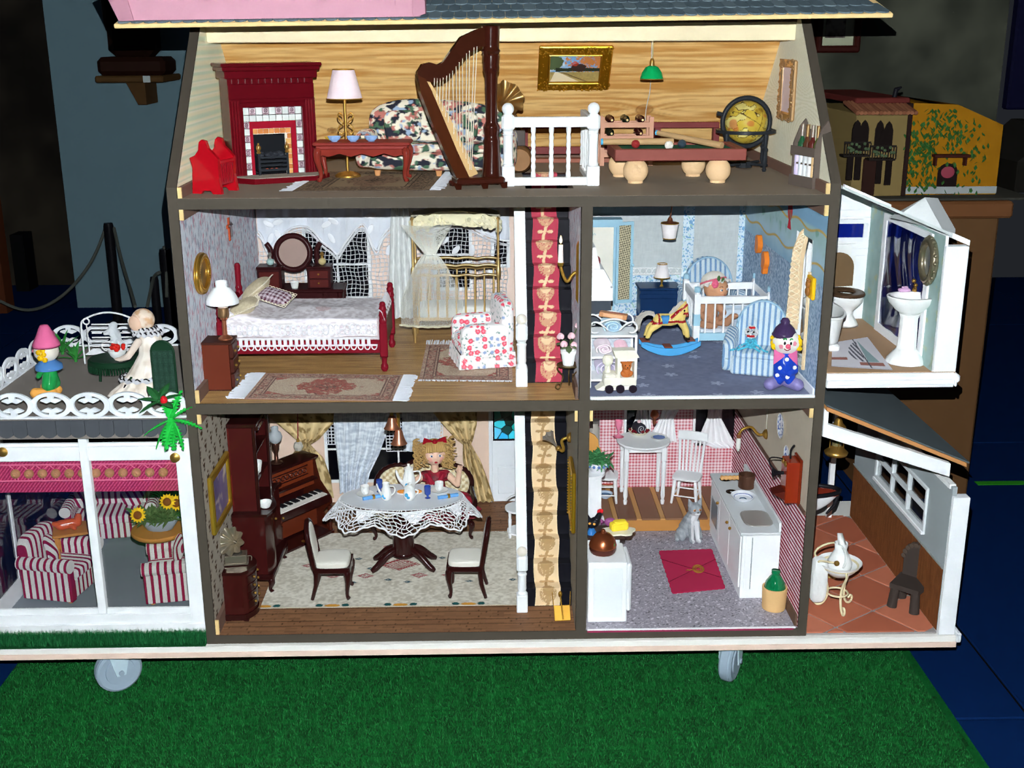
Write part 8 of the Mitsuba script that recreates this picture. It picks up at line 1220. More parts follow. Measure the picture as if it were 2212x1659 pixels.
# chairs
def dining_chair(lab,loc,rz,s=1):
 T('dining_chair',lab,'chair','mahogany dining chairs',loc,rz,s);CS=M('#d9d6cc',.35,sheen=.5);P('seat_frame',box(-.021,.021,-.021,.021,.034,.041,.0012),MG());P('seat_cushion',sofa_cushion(-.020,.020,-.020,.020,.037,.049,5),CS,True)
 P('apron',prism([(-.02,.041),(.02,.041),(.02,.034),(.010,.0305),(.0,.033),(-.010,.0305),(-.02,.034)],-.0215,-.0195,'y'),MG(),False)
 for x in(-.0175,.0175):P('leg',cab_leg(x,-.0175,.036,.0038,.7),MG(),True);P('leg',tube([(x,.0175,.036),(x,.019,.018),(x*1.02,.024,.0004)],[.003,.0026,.002],8),MG(),True)
 t=np.linspace(0,3.1416,18);arch=np.r_[[[-.0185,.04]],np.stack([-.0185*np.cos(t),.070+.022*np.sin(t)],1),[[.0185,.04]]];yb=lambda z:.0195+.16*(z-.04)
 P('back_frame',tube(np.stack([arch[:,0],yb(arch[:,1]),arch[:,1]],1),.0030,8),MG(),True);m=sofa_cushion(-.0165,.0165,-.004,.003,.046,.0905,3);m.vertices[:,1]+=yb(m.vertices[:,2]);P('back_cushion',m,CS,True)
g=at(708,1240,z=FC);dining_chair('dark mahogany dining chair with cream cushions left of the dining table',(at(716,1180,y=.10)[0],.108,FC),90,1.14)
dining_chair('dark mahogany dining chair with worn cream cushions right of the dining table',(at(1005,1180,y=.10)[0],.108,FC),-92,1.14)
# tufted sofa
T('tufted_sofa','carved dark wood sofa with gold tufted double oval back','sofa',None,(at(915,1040,y=.31)[0]-.001,.312,FC),0);gd=lambda v:mixc(lin('#b59f74'),lin('#e4dbbd'),ss(.35,.65,.5+.5*np.sin(v[:,0]*620)*np.sin(v[:,2]*620)+.3*meshkit.fbm(v*300,2,3)-.15));sw_=.072
P('seat',sofa_cushion(-sw_,sw_,-.034,.02,.03,.046,6),M('#cdbf98',.5),True);P('seat_frame',box(-sw_,sw_,-.035,.022,.024,.033,.002),MG());zt9=at(840,972,y=.335)[2]-FC
for s,w_,zc,rh in((-1,.036,.066,.029),(1,.036,.066,.029),(0,.034,.074,.030)):
 cx=s*.037;m=fine(ball((0,0,0),(w_*.9,.006,rh),3),.003);q=m.vertices;q[:,1]-=.0018*np.maximum(0,np.sin(q[:,0]*520)*np.sin(q[:,2]*520));m.vertices=q;P('back_cushion',mv(m,(cx,.022,zc)),VC(.45),True,color=gd(m.vertices));a=np.linspace(-.5,3.64,40);P('carved_frame',tube(np.stack([cx+w_*np.cos(a),a*0+.024,zc+rh*1.06*np.sin(a)+.001*np.sin(a*26)],1),.0036,8),MG(),True)
for s in(-1,1):P('arm',tube(spline([(s*sw_,.018,.062),(s*(sw_+.004),-.01,.058),(s*(sw_+.006),-.032,.054),(s*(sw_+.002),-.034,.044),(s*(sw_),-.030,.032)],20),.0036,8),MG(),True);P('leg',mv(cab_leg(s*.003,-.003,.026,.004),(s*(sw_-.004),-.030,.0)),MG(),True);P('leg',cyl((s*(sw_-.003),.018,.0004),(s*(sw_-.003),.018,.026),.003),MG())
P('crest_carving',cat(*[mv(torus(.005-.0006*i,.0013,14,5),(-.010+.005*i,.022,.100+.0025*math.sin(i)),rx=80)for i in range(5)]),MG(),True)
# doll
dl=at(952,1060,y=.285);T('red_dress_doll','porcelain doll with blonde curls, red bow and dark red velvet dress on the sofa','doll',None,(at(940,1040,y=.285)[0],.284,FC+.060),6,1.3);VS=M('#d9b49c',.35);VR=lambda v:mixc(lin('#3e0a12'),lin('#9a1c30'),ss(.3,.7,meshkit.fbm(v*160,3,2)))
hz5=(at(938,980,y=.28)[2]-FC-.060)/1.3;m=skel([((0,0,.006),.013,(0,0,.026),.0105),((-.012,0,.03),.0065,(.012,0,.03),.0065),((0,-.004,.006),.013,(.030,-.012,.001),.012),((0,-.006,.005),.011,(.010,-.022,.001),.010)],.002,5);P('dress',m,VC(.7,sheen=.6),True,color=VR(m.vertices),label='dark red velvet dress')
P('skirt',gridmesh(lambda u,v:(.008+(.014+.028*v)*np.cos(u*6.283)*(1+.06*v*np.sin(u*70)),-.006+(.012+.014*v)*np.sin(u*6.283)*(1+.06*v*np.sin(u*70)),.012-.026*v+.002*np.sin(u*40)),120,10,True)[0],M('#7a1424',.7,sheen=.6),True);P('collar',cat(*[hull([(0,-.0105,.024),(s*.010,-.009,.037),(s*.013,-.006,.034),(s*.006,-.012,.024),(s*.006,-.004,.036)])for s in(-1,1)]),M('#8a1a2e',.6),40)
def doll_arm(s,e,h):  # upper arm, forearm, palm, four fingers and a thumb
 sh=V([s*.0155,-.002,.030]);e,h=V(e),V(h);d=(h-e)/np.linalg.norm(h-e);sd=np.cross(d,[0,-1,0]);b=[(sh,.0042,e,.0036),(e,.0036,h,.0028),(h,.0026,h+d*.004,.0031)]
 for i in range(4):o=sd*(i-1.5)*.0016;f=d*(.0036-.0005*abs(i-1.3));b+=[(h+d*.005+o,.0009,h+d*.0072+o+f*.5,.0008),(h+d*.0072+o+f*.5,.0008,h+d*.0074+o+f+V([0,-.0012,0]),.0007)]
 return skel(b+[(h+d*.002+sd*s*-.0022,.001,h+d*.004+sd*s*-.0046,.0008)],.0009,3)
P('arm',doll_arm(-1,(-.026,-.006,.024),(-.0285,-.009,.036)),VS,True);P('arm',doll_arm(1,(.0245,-.010,.022),(.0265,-.012,.036)),VS,True);P('neck',cyl((0,0,.030),(0,-.001,hz5-.008),.0042),VS)
hR=.0135;hd=ball((0,0,0),(hR*.92,hR*.9,hR),4);v=hd.vertices
for c,a,s in(((0,-hR*.9,-.0015),.0018,.0018),((.0048,-hR*.8,-.004),.0008,.004),((-.0048,-hR*.8,-.004),.0008,.004),((0,-hR*.75,-.010),.0012,.0035),((.0046,-hR*.82,.0012),-.001,.0024),((-.0046,-hR*.82,.0012),-.001,.0024)):v[:,1]-=a*np.exp(-((v-V(c))**2).sum(1)/s**2)
hd.vertices=v;hm=_cur['m'].copy();_cur['m']=hm@mat4((0,-.002,hz5),4);P('head',hd,VC(.35),True,color=paint(hd,(near((.006,-.0098,-.004),.0028),'#e0a494'),(near((-.006,-.0098,-.004),.0028),'#e0a494'),base='#dcb8a2'));P('lips',ball((0,-hR*.9-.0004,-.0064),(.0018,.0008,.0011),2),M('#8a1a24',.3),True)
for s in(-1,1):k=P('eye',ball((s*.0047,-hR*.84+.0004,.0008),(.0018,.001,.0015),2),M('#e8e8ea',.2),True);P('iris',ball((s*.0047,-hR*.84-.0005,.0008),(.001,.0006,.0011),1),M('#2c3a66',.2),True,parent=k);P('eyebrow',tube([(s*.0028,-hR*.86,.004),(s*.0048,-hR*.82,.0048),(s*.007,-hR*.7,.004)],.0003,4),M('#7a5a3a',.6),True);P('ear',ball((s*hR*.92,0,0),(.0012,.002,.003),1),VS,True)
rg=random.Random(12);cu=[]
for i in range(80):
 s=rg.choice((-1,1));x=s*rg.uniform(.008,.021);z=rg.uniform(-.014,.012);y=rg.uniform(-.009,.010);r0=rg.uniform(.0018,.003);t=np.linspace(0,rg.uniform(9,14),26);cu.append(tube(np.stack([x+r0*np.cos(t)+s*.0004*t*.3,y+r0*np.sin(t),z-.0011*t+.006],1),.0008,4))
k=P('hair',cat(mv(trimesh.Trimesh(*(lambda b:(b.vertices,b.faces))(ball((0,0,0),(hR*1.02,hR*1.0,hR*1.04),3))),(0,.0026,.0022)),*cu),M('#b08f5a',.5),True,label='blonde curls');P('fringe',cat(*[tube(spline([(x,-.004,.0142),(x*1.15,-.0115,.0105),(x*1.25,-.0125,.0058)],8),.0011,5)for x in np.linspace(-.0085,.0085,11)]),M('#b8965e',.5),True,parent=k)
P('bow',cat(*[hull([(0,-.004,.0155),(s*.012,-.006,.0215),(s*.014,-.003,.0125),(s*.006,.002,.0165)])for s in(-1,1)],ball((0,-.005,.0155),.003,2)),M('#8a1422',.5),40,label='dark red hair bow')
# hanging copper lamps
T('copper_pendant','pair of copper bell lamps hanging over the dining table','pendant lamp',None,(0,0,0));yl3=.22;CPR=M('#d08a6a',.3,.8)
for px_,zlow,zhi in((862,958,925),(847,925,897)):
 q=at(px_,zlow,y=yl3);h_=at(px_,zhi,y=yl3)[2]-q[2];k=P('bell_shade',lathe([(.0115,0),(.010,.002),(.0068,h_*.45),(.0052,h_*.8),(.0028,h_),(.0024,h_),(.006,h_*.45),(.0095,.002),(.0108,0)],26,(q[0],yl3,q[2])),CPR,True);P('bulb',ball((q[0],yl3,q[2]+.004),.004,2),M('#ffe0b0',.5),True,parent=k,emitter={'type':'area','radiance':{'type':'rgb','value':[2.6,1.3,.55]}});P('rod',cyl((q[0],yl3,q[2]+h_),(q[0],yl3,C1-.0004),.0024),BRASS())
# white side table by the door
g=at(1108,1170,z=F1);xs_,ys_=at(1120,1150,z=F1)[0],.275;T('white_side_table','small white two-tier side table behind the living room newel post','side table',None,(at(1122,1110,y=.3)[0],.285,FC),0);h_=at(1122,1095,y=.285)[2]-FC;P('table_top',lathe([(0,h_-.003),(.022,h_-.003),(.022,h_),(0,h_)],24),WP());P('low_shelf',lathe([(0,.008),(.019,.008),(.019,.0105),(0,.0105)],24),WP());P('gallery',tube([(.019*math.cos(t),.019*math.sin(t),h_+.008+.004*math.sin(t))for t in np.linspace(.3,2.9,16)],.0011,6),WP(),True)
for a in(210,330,90):x,y=.017*math.cos(math.radians(a)),.017*math.sin(math.radians(a));P('leg',lathe([(0,.0004),(.0018,.0004),(.0026,.006),(.0018,.012),(.0028,.03),(.002,h_*.7),(.0026,h_-.003),(0,h_-.003)],10,(x,y,0)),WP())
# wall lamp, gilt picture and brass stand by the stair
q=at(1232,945,x=XC-.001);T('tulip_wall_lamp','brass wall lamp with a grey glass tulip shade beside the beige stair runner','wall lamp');P('rose',mv(lathe([(0,0),(.007,0),(.005,.004),(0,.006)],18),(XC-.0006,q[1],q[2]),ry=-90),BRASS(),True);e=at(1196,962,y=q[1]);P('arm',tube(spline([(XC-.004,q[1],q[2]),(XC-.012,q[1],q[2]-.004),(XC-.010,q[1],q[2]-.014),(e[0]+.012,q[1],e[2]-.008),(e[0]+.006,q[1],e[2]-.004)],24),.0022,8),GOLD(),True);P('shade',mv(petal_horn(0,.0085,.027,0,lobes=6),(e[0]+.007,q[1],e[2]-.005),ry=-38),M('#8a8278',.25,.5),True);P('holder',ball((e[0]+.006,q[1],e[2]-.004),.0035,2),BRASS(),True)
ya,yb4=at(1242,1000,x=XC)[1],at(1224,1000,x=XC)[1];za,zb_=at(1240,1130,x=XC)[2],at(1235,970,x=XC)[2];ya,yb4=.018,.082;T('gilt_picture','tall gilt framed picture on the stair side of the divider wall','picture',None,(XC-.0008,(ya+yb4)/2,(za+zb_)/2),-90);w,h=(yb4-ya)/2,(zb_-za)/2;P('frame',fr_rect(w,h,.009,-.005,0,.0014),M('#d0a02c',.28,1));P('beading',cat(*[ball((s*(w-.004),-.0055,z),.0014,1)for s in(-1,1)for z in np.linspace(-h+.004,h-.004,20)]),M('#e0b040',.25,1),True,kind='stuff');P('canvas',box(-w+.008,w-.008,-.003,-.002,-h+.008,h-.008),M('#8a8a70',.4),False)
g=at(1215,1350,z=F1);T('brass_tool_stand','small brass stand with an upright brass rod at the foot of the beige stairs','stand',None,(g[0]+.001,g[1]+.006,F1+.0006),4);BP=M('#c9963a',.35,1);P('plate',mv(box(-.0105,.0105,-.001,.001,0,.020,.0004),(0,.002,.001),rx=-38),BP,False);P('rod',cyl((.0005,.002,.003),(-.002,.012,.031),.0010),BP);P('knob',ball((-.0022,.0125,.034),(.0026,.0026,.004),2),BP,True);P('rivet',cat(*[ball((x,.0035+z*.6,.002+z*.78),.0009,1)for x in(-.008,.008)for z in(.004,.016)]),GOLD(),True)
for s in(-1,1):P('side_wire',cyl((s*.0105,.013,.017),(s*.0118,.019,.034),.0005),BP)
# ======== GARDEN PORCH ===========================================================================================
zf=.0045;xi,xo,yb_=.9275,.945,.37;WHt=WH();z0=.0006
T('garden_porch','white garden porch extension with slate roof at the lower right of the doll house','doll house wing');P('floor_bed',box(W+.0004,xi,.0008,yb_,.0004,.0028),M('#8a8684',.9),False)
o=V([.83,.17]);q=.075;e1,e2=V([.82,.57]),V([-.57,.82])
for i in range(-4,5):
 for j in range(-4,5):
  c=o+e1*q*(i+.5*(j%2)*0)+e2*q*j;g=Polygon([tuple(c+e1*q*.475*a+e2*q*.475*b)for a,b in((-1,-1),(1,-1),(1,1),(-1,1))]).intersection(Polygon([(W+.001,.0015),(xi-.001,.0015),(xi-.001,yb_),(W+.001,yb_)]))
  if g.area>2e-5:P('floor_tile',prism(g,.0028,zf,'z'),M(['#b4684e','#bc7056','#a85e46'][(i*2+j)%3],.55),False)
zd0=at(2035,1226,x=xi)[2];zt=at(2035,1030,x=xi)[2];wy0,wy1,wz0,wz1=at(1996,1140,x=xi)[1],at(1896,1020,x=xi)[1],at(1996,1140,x=xi)[2],at(1996,1050,x=xi)[2]
def dado(u,v):n=nz(u*6,v,90,3,2);return mixc(lin('#5a3220'),lin('#86542f'),n*.6+.4*(np.sin(u*1900)>.2))
P('dado_panel',sheet((xi-.0006,.001,zf),(0,yb_-.002,0),(0,0,zd0-zf),260,70,dado),VC(.7),label='brown ribbed dado panel');P('dado_cap',box(xi-.002,xi,.001,yb_,zd0,zd0+.002),M('#8f9490',.5),False)
gw=M('#9aa3a6',.7);P('side_wall',prism([(.001,zf),(yb_,zf),(yb_,zt),(.001,zt)],xi,xi+.006,'x',[[(wy0,wz0),(wy1,wz0),(wy1,wz1),(wy0,wz1)]]),gw,False)
k=P('window',cat(*[box(xi-.003,xi+.003,a,b,c,d)for a,b,c,d in((wy0-.004,wy0,wz0-.004,wz1+.004),(wy1,wy1+.006,wz0-.004,wz1+.004),(wy0,wy1,wz0-.004,wz0),(wy0,wy1,wz1,wz1+.004),(wy0,wy1,(wz0+wz1)/2-.002,(wz0+wz1)/2+.002),(wy0+(wy1-wy0)/3-.002,wy0+(wy1-wy0)/3+.002,wz0,wz1),(wy0+(wy1-wy0)*2/3-.002,wy0+(wy1-wy0)*2/3+.002,wz0,wz1))]),M('#d4dadc',.5),False)
for i in range(3):
 for j in range(2):P('pane',box(xi,xi+.001,wy0+(wy1-wy0)*i/3,wy0+(wy1-wy0)*(i+1)/3,wz0+(wz1-wz0)*j/2,wz0+(wz1-wz0)*(j+1)/2),GLASS(),False,parent=k)
P('sill',box(xi-.005,xi,wy0-.004,wy1+.006,wz0-.008,wz0-.004),WHt,False);P('corner_post',box(xi+.0005,xo+.004,-.004,.010,z0,zt-.012,.0006),WHt);P('rear_post',box(W+.128,W+.136,yb_-.008,yb_,zf,.19),WHt,False);P('inner_post',box(W+.0004,W+.006,-.002,.006,.27,.306),WHt,False)
a,b=at(1783,914,y=0),at(2052,1000,y=0);sl=(b[2]-a[2])/(b[0]-a[0]);P('beam',hull([(x,y,a[2]+(x-a[0])*sl-o)for x in(W+.0004,b[0])for y in(-.003,.006)for o in(0,.017)]),WHt,False)
P('wall_plate',box(xi-.002,xi+.006,.006,yb_,zt-.004,zt+.002),WHt,False)
a,b=at(1786,879,y=-.012),at(2072,994,y=-.012);sl=(b[2]-a[2])/(b[0]-a[0]);xE=at(2096,1000,y=-.012)[0];rf=lambda x:a[2]+(x-a[0])*sl
P('roof_board',hull([(x,y,rf(x)+o)for x in(W+.0004,xE-.004)for y in(-.012,.3)for o in(-.005,0)]),M('#b07a4a',.8),False,label='raw brown roof board edge');P('slate_layer',hull([(x,y,rf(x)+o)for x in(W+.0004,xE)for y in(-.010,.302)for o in(.0002,.0022)]),M('#485053',.75),False)
# porch things
yl_=.1;q0,q1=at(1812,905,y=yl_),at(1812,985,y=yl_);T('porch_lantern','brass bell lantern hanging under the porch roof','lantern',None,(q0[0],yl_,0));P('dome',lathe([(.011,q0[2]-.014),(.010,q0[2]-.010),(.006,q0[2]-.006),(.004,q0[2]),(.0012,q0[2]+.003),(0,q0[2]+.003)],20),BRASS(),True);P('base',lathe([(0,q1[2]),(.014,q1[2]+.002),(.0155,q1[2]+.006),(.012,q1[2]+.009),(.007,q1[2]+.014),(.004,q1[2]+.018),(0,q1[2]+.018)],24),BRASS(),True);P('glass',cyl((0,0,q1[2]+.015),(0,0,q0[2]-.011),.0062,n=16),M('#6a6040',.15,spec=.8));P('wire',cyl((0,0,q0[2]+.002),(0,0,rf(q0[0])-.0055),.0006),BRASS())
for i in range(4):P('bar',cyl((.009*math.cos(i*1.57),.009*math.sin(i*1.57),q1[2]+.008),(.009*math.cos(i*1.57),.009*math.sin(i*1.57),q0[2]-.011),.0008),BRASS())
yB=.16;q=[at(a,b,y=yB)for a,b in((1758,1085),(1828,1078),(1812,1140),(1800,1135),(1772,1094))]
T('model_boat','white model boat hull with black gunwale and red deck beside the kitchen wall','model boat');zB_=q[1][2];xb1=q[1][0];hx=lambda t:W+.002+(xb1-W-.002)*t;wd=lambda t:.026*np.sqrt(np.clip(1-t**2.2,0,1));ts_=np.linspace(0,1,24)
m,u,v=gridmesh(lambda u,v:(hx(u*(1-.25*np.sin(v*np.pi))),yB+.03-wd(u)*np.cos(v*np.pi),zB_-.034*np.sin(v*np.pi)**.8*(1-u**3*.3)),24,20);P('hull',m,WHt,True);P('gunwale',tube(np.r_[np.stack([hx(ts_),yB+.03-wd(ts_),ts_*0+zB_+.001],1),np.stack([hx(ts_[::-1][1:]),yB+.03+wd(ts_[::-1][1:]),ts_[1:]*0+zB_+.001],1)],.0032,8),DARK(),True);P('keel',tube([(hx(.985),yB+.03,zB_-.002),(hx(.93),yB+.03,zB_-.022),(hx(.8),yB+.028,zB_-.034)],[.003,.003,.0015],8),DARK(),True)
P('deck',prism([(hx(t),yB+.03-wd(t)*.93)for t in ts_[:-1]]+[(hx(t),yB+.03+wd(t)*.93)for t in ts_[::-1][1:]],zB_-.004,zB_-.002,'z'),M('#8a3020',.5),False);P('stanchion',box(W+.0006,W+.004,yB+.01,yB+.05,zf+.0004,zB_-.012),M('#c9c9c4',.5),False)
p4=[at(1757,1090,y=.2),at(1772,1096,y=.2),at(1806,1142,y=.2),at(1806,1150,y=.2)];T('olive_panel','plain olive brown panel leaning behind the washstand','panel');P0(prism([(W+.0008,.1),(W+.02,.1),(W+.038,.24),(W+.0008,.24)],zf+.0004,.085,'z'),M('#6a5a30',.7),False)
g=at(1812,1325,z=zf);WS=M('#dcd0aa',.45);wm=mat4((g[0],g[1]+.014,zf+.0006),0,1.18);hs=(at(1812,1222,y=g[1]+.012)[2]-zf)/1.18
T('wash_stand','cream wire washstand with curled feet on the terracotta tiles','stand',m=wm);P('top_ring',torus(.0205,.0015,30,6,(0,0,hs)),WS,True);P('low_ring',torus(.0115,.0012,26,6,(0,0,.0195)),WS,True)
for a in(160,275,30):c,s=math.cos(math.radians(a)),math.sin(math.radians(a));P('leg',tube(spline([(r*c,r*s,z)for r,z in((.0205,hs),(.022,hs-.006),(.014,.034),(.0105,.018),(.014,.006),(.0205,.0018),(.0245,.0065),(.021,.0105),(.0185,.0075))],34),.0015,6),WS,True)
P('towel_bar',cat(tube(spline([(-.019,.006,hs),(-.026,.008,hs+.012),(-.012,.010,hs+.021),(.0,.012,hs+.021)],18),.0012,6),tube(spline([(-.019,-.006,hs),(-.026,-.008,hs+.008),(-.010,-.017,hs+.010)],14),.0012,6)),WS,True);P('knob',cat(ball((.001,.012,hs+.021),.003,2),ball((-.009,-.0175,hs+.010),.003,2)),BRASS(),True)
T('wash_bowl','white china bowl set in the cream washstand','bowl',m=wm);P0(lathe([(0,hs-.012),(.010,hs-.012),(.018,hs-.005),(.0245,hs+.004),(.0235,hs+.004),(.016,hs-.004),(0,hs-.008)],34),CERA(),True);T('water_jug','white china water jug standing in the washstand bowl','jug',m=wm);b0=hs-.0075;P('body',lathe([(0,b0),(.009,b0),(.0125,b0+.004),(.0135,b0+.011),(.010,b0+.019),(.0065,b0+.026),(.0075,b0+.034),(.0068,b0+.034),(.0055,b0+.026),(0,b0+.02)],28),CERA(),True);P('lip',hull([(-.005,-.004,b0+.033),(.005,-.004,b0+.033),(-.003,.008,b0+.042),(.003,.008,b0+.042),(0,-.009,b0+.033),(0,.009,b0+.033)]),CERA(),True);P('handle',tube(spline([(.0,-.0065,b0+.031),(.001,-.014,b0+.028),(.001,-.0165,b0+.018),(0,-.0125,b0+.010)],14),.0014,6),CERA(),True)
T('hand_towel','white terry towel hanging from the washstand bar','towel',m=wm);m=sofa_cushion(-.032,-.014,-.010,.006,.010,hs+.010,4).subdivide();v=m.vertices;v+=.0009*np.stack([nz(v[:,1],v[:,2],900,2,1)-.5,nz(v[:,0],v[:,2],900,5,1)-.5,v[:,0]*0],1)*2;m.vertices=v;P0(m,M('#e2e4e2',.95),True)
g=at(1955,1322,z=zf);T('rustic_chair','small dark rustic wooden chair with thick legs and arched back on the porch tiles','chair',None,(g[0]+.010,g[1]+.018,zf+.0005),-42,1.14);RC=M('#3a322e',.8);P('seat',hull([(x,y,z)for x,y in((-.017,-.018),(.017,-.018),(.019,.019),(-.019,.019))for z in(.024,.030)]),RC,False)
for x,y in((-.012,-.013),(.012,-.013),(.013,.014),(-.013,.014)):P('leg',cyl((x*1.12,y*1.12,0),(x,y,.0245),.0058,.005,12),RC,40)
t=np.linspace(0,3.1416,14);P('back',prism([(-.016,.028)]+[(-.016*math.cos(a),.052+.018*math.sin(a))for a in t]+[(.016,.028)],.015,.020,'y'),RC,False)
for a in np.linspace(.1,3.04,10):P('back_log',cyl((-.0165*math.cos(a),.0135,.052+.0185*math.sin(a)),(-.0165*math.cos(a),.0215,.052+.0185*math.sin(a)),.0028,n=8),M('#4a3e36',.8),40)
g=at(1802,1272,z=zf);T('bamboo_crate','small bamboo coloured slatted crate behind the washstand','crate',None,(g[0],g[1]+.03,zf+.0005));P('board',box(-.009,.009,0,.002,.001,.036),M('#9a8448',.7),False)
for z in(.008,.02,.032):P('slat',box(-.0115,.0115,-.0015,0,z-.002,z+.002),M('#a8935a',.7),False)
for x in(-.008,.008):P('post',box(x-.0015,x+.0015,-.003,-.0015,0,.037),M('#a8935a',.7),False)
# ======== CONSERVATORY =========================================================================================
yF=.034;yB2=.385;xl,xr=-.288,-.0022;zR=.284;zfl=.0035
T('conservatory','white framed conservatory with balcony roof on the left of the doll house','doll house wing');k0=_cur['k'];P('floor',box(xl,xr,yF,yB2,.0003,zfl),M('#7c848a',.9),False);zt0,zt1=at(200,992,y=yF)[2],at(200,962,y=yF)[2];zb1=at(200,1312,y=yF)[2]
P('back_wall',box(xl,xr,yB2-.004,yB2,zfl,zR-.012),M('#15131c',.4),False);P('left_glass',box(xl+.002,xl+.004,yF+.006,yB2-.004,.03,zt0),M('#0c0a12',.05,spec=.9,coat=.8),False,label='dark reflecting side window');P('left_bar',box(xl+.004,xl+.006,yF+.1,yF+.106,.03,zt0),WHt,False);P('left_sill',box(xl,xl+.006,yF+.004,yB2-.004,zfl,.03),WHt,False);P('house_side',box(xr+.0001,xr+.0018,yF+.002,yB2,zfl,zR-.012),M('#3c3a40',.8),False)
def vb(n,u,w,za,zb,th=.006):P(n,box(u-w/2,u+w/2,yF-th,yF+.002,za,zb,.0005),WHt)
xm=at(205,1150,y=yF)[0];vb('left_post',xl+.010,.020,zfl,zR-.014);vb('mullion',xm,.0105,zb1-.006,zR-.012,.007);vb('right_post',xr-.012,.0235,zfl,zR-.014)
for n,za,zb,th in(('bottom_rail',zfl,zb1-.008,.005),('bottom_bead',zb1-.008,zb1,.003),('transom',zt0,zt1,.006),('transom_bead',zt1,zt1+.004,.003),('head_rail',zR-.0135,zR-.012,.004)):P(n,box(xl+.018,xr-.022,yF-th,yF+.001,za,zb,.0004),WHt)
P('sill',box(xl,xr,yF-.008,yF-.004,zfl,zfl+.012,.001),WHt)
for a,b in((xl+.02,xm-.005),(xm+.005,xr-.024)):P('window_pane',box(a,b,yF-.0006,yF+.0002,zb1,zt0),GLASS(),False);
for px_ in((4,978),(377,990)):q=at(*px_,y=yF-.0085);P('rosette',mv(lathe([(0,0),(.0062,0),(.006,.0014),(.0025,.0028),(0,.0032)],16),(q[0],yF-.006,q[2]),rx=90),BRASS(),20)
T('doorstep_grass','strip of green artificial grass before the conservatory front','grass',kind='stuff');gx0,gx1=-.31,-.0008;rs=np.random.RandomState(8);N=9000;bx,by=gx0+rs.rand(N)*(gx1-gx0),-.006+rs.rand(N)*(yF-.004);an=rs.rand(N)*6.28;L_=.007+rs.rand(N)*.005;c0=np.stack([bx,by,bx*0+.001],1);d=np.stack([np.cos(an),np.sin(an),an*0],1)*.0004;tv=np.stack([c0-d,c0+d,c0+np.stack([rs.randn(N)*.0014,rs.randn(N)*.0014-.0006,L_],1)],1).reshape(-1,3);tc=np.repeat(mixc(lin('#083a1c'),lin('#2f8a4e'),rs.rand(N)**1.6),3,0);tc[::3]*=.5;tc[1::3]*=.5
P0(trimesh.Trimesh(tv,np.arange(3*N).reshape(-1,3),process=False),VC(.6),False,color=tc);T('grass_base','dark green backing of the doorstep grass strip','mat');P0(box(gx0,gx1,-.006,yF-.008,.0001,.0022),M('#0a3a1c',.9),False)
# valance with beads
yv=yF+.008;za,zb_=at(200,1062,y=yv)[2],at(200,990,y=yv)[2];T('bead_valance','raspberry woven valance with a row of wooden beads in the conservatory window','valance');wv=lambda u,v:mixc(lin('#8e2044'),lin('#d0557a'),ss(-.2,.7,np.sin(v*2400)*np.cos(u*1500+np.floor(v*2400/3.1416)*1.57)));P('woven_cloth',sheet((xl+.006,yv,za),(xr-xl-.016,0,0),(0,0,zb_-za+.004),300,60,wv),VC(.8));zq=at(200,1020,y=yv)[2];xs9=[at(p,1010,y=yv)[0]for p in range(34,380,29)]
for x in xs9:P('bead',ball((x,yv-.003,zq),.0058,3),M('#b08058',.45),True)
P('cord',cat(*[tube([(x+s*.008,yv-.0015,zq+.011),(x,yv-.0015,zq+.0035),(x+s*.002,yv-.0015,zq-.009)],.0008,4)for x in xs9 for s in(-1,1)],tube([(xl+.008,yv-.0012,zq-.010),(xr-.012,yv-.0012,zq-.010)],.0012,5),tube([(xl+.008,yv-.0012,zq+.011),(xr-.012,yv-.0012,zq+.011)],.0012,5)),M('#d86a8c',.7),True,kind='stuff')
# striped seating
def arm_chair(nm,lab,cat_,loc,rz,w,s=1,two=False):
 T(nm,lab,cat_,None,loc,rz,s);X,Y_=(1,0,0),(0,1,0)
 PS('base',box(-w,w,-.034,.034,.004,.03,.002),X,smooth=False);PS('seat_cushion',sofa_cushion(-w+.009,w-.009,-.037,.02,.028,.042,6),X);PS('backrest',sofa_cushion(-w,w,.018,.038,.012,.084,5),X)
 for s_ in(-1,1):PS('arm_panel',box(*sorted((s_*(w-.008),s_*(w+.002))),-.036,.032,.004,.052,.001),Y_,smooth=False);PS('arm_roll',cyl((s_*w,-.0375,.052),(s_*w,.033,.052),.0085,n=18),Y_,smooth=False)
 for i in range(1+two):m=sofa_cushion(-.018,.018,-.006,.006,-.019,.019,3);v=m.vertices;v[:,1]*=1.2-np.maximum(abs(v[:,0]/.018),abs(v[:,2]/.019))**2*.8;m.vertices=v;PS('cushion',m,(.8,0,.6),m=mat4((-.004+(.034*(2*i-1)if two else 0),.006,.060),12,1,-18,16))
 for x in(-w+.006,w-.006):P('foot',lathe([(0,.0002),(.003,.0002),(.0035,.0045),(0,.0045)],10,(x,-.028,0)),M('#c08a5a',.5))
g=at(115,1300,z=zfl);arm_chair('striped_armchair','red and white striped armchair at the left conservatory window','armchair',(g[0]+.002,g[1]+.034,zfl+.0004),78,.035,1.08)
g=at(350,1306,z=zfl);arm_chair('striped_armchair','red and white striped armchair at the right, partly behind the white post','armchair',(g[0]+.012,g[1]+.034,zfl+.0004),-80,.033,1.04)
g=at(235,1170,z=zfl);arm_chair('striped_sofa','red and white striped sofa at the back of the conservatory','sofa',(g[0]-.0,g[1]+.034,zfl+.0004),8,.062,1.0,True)
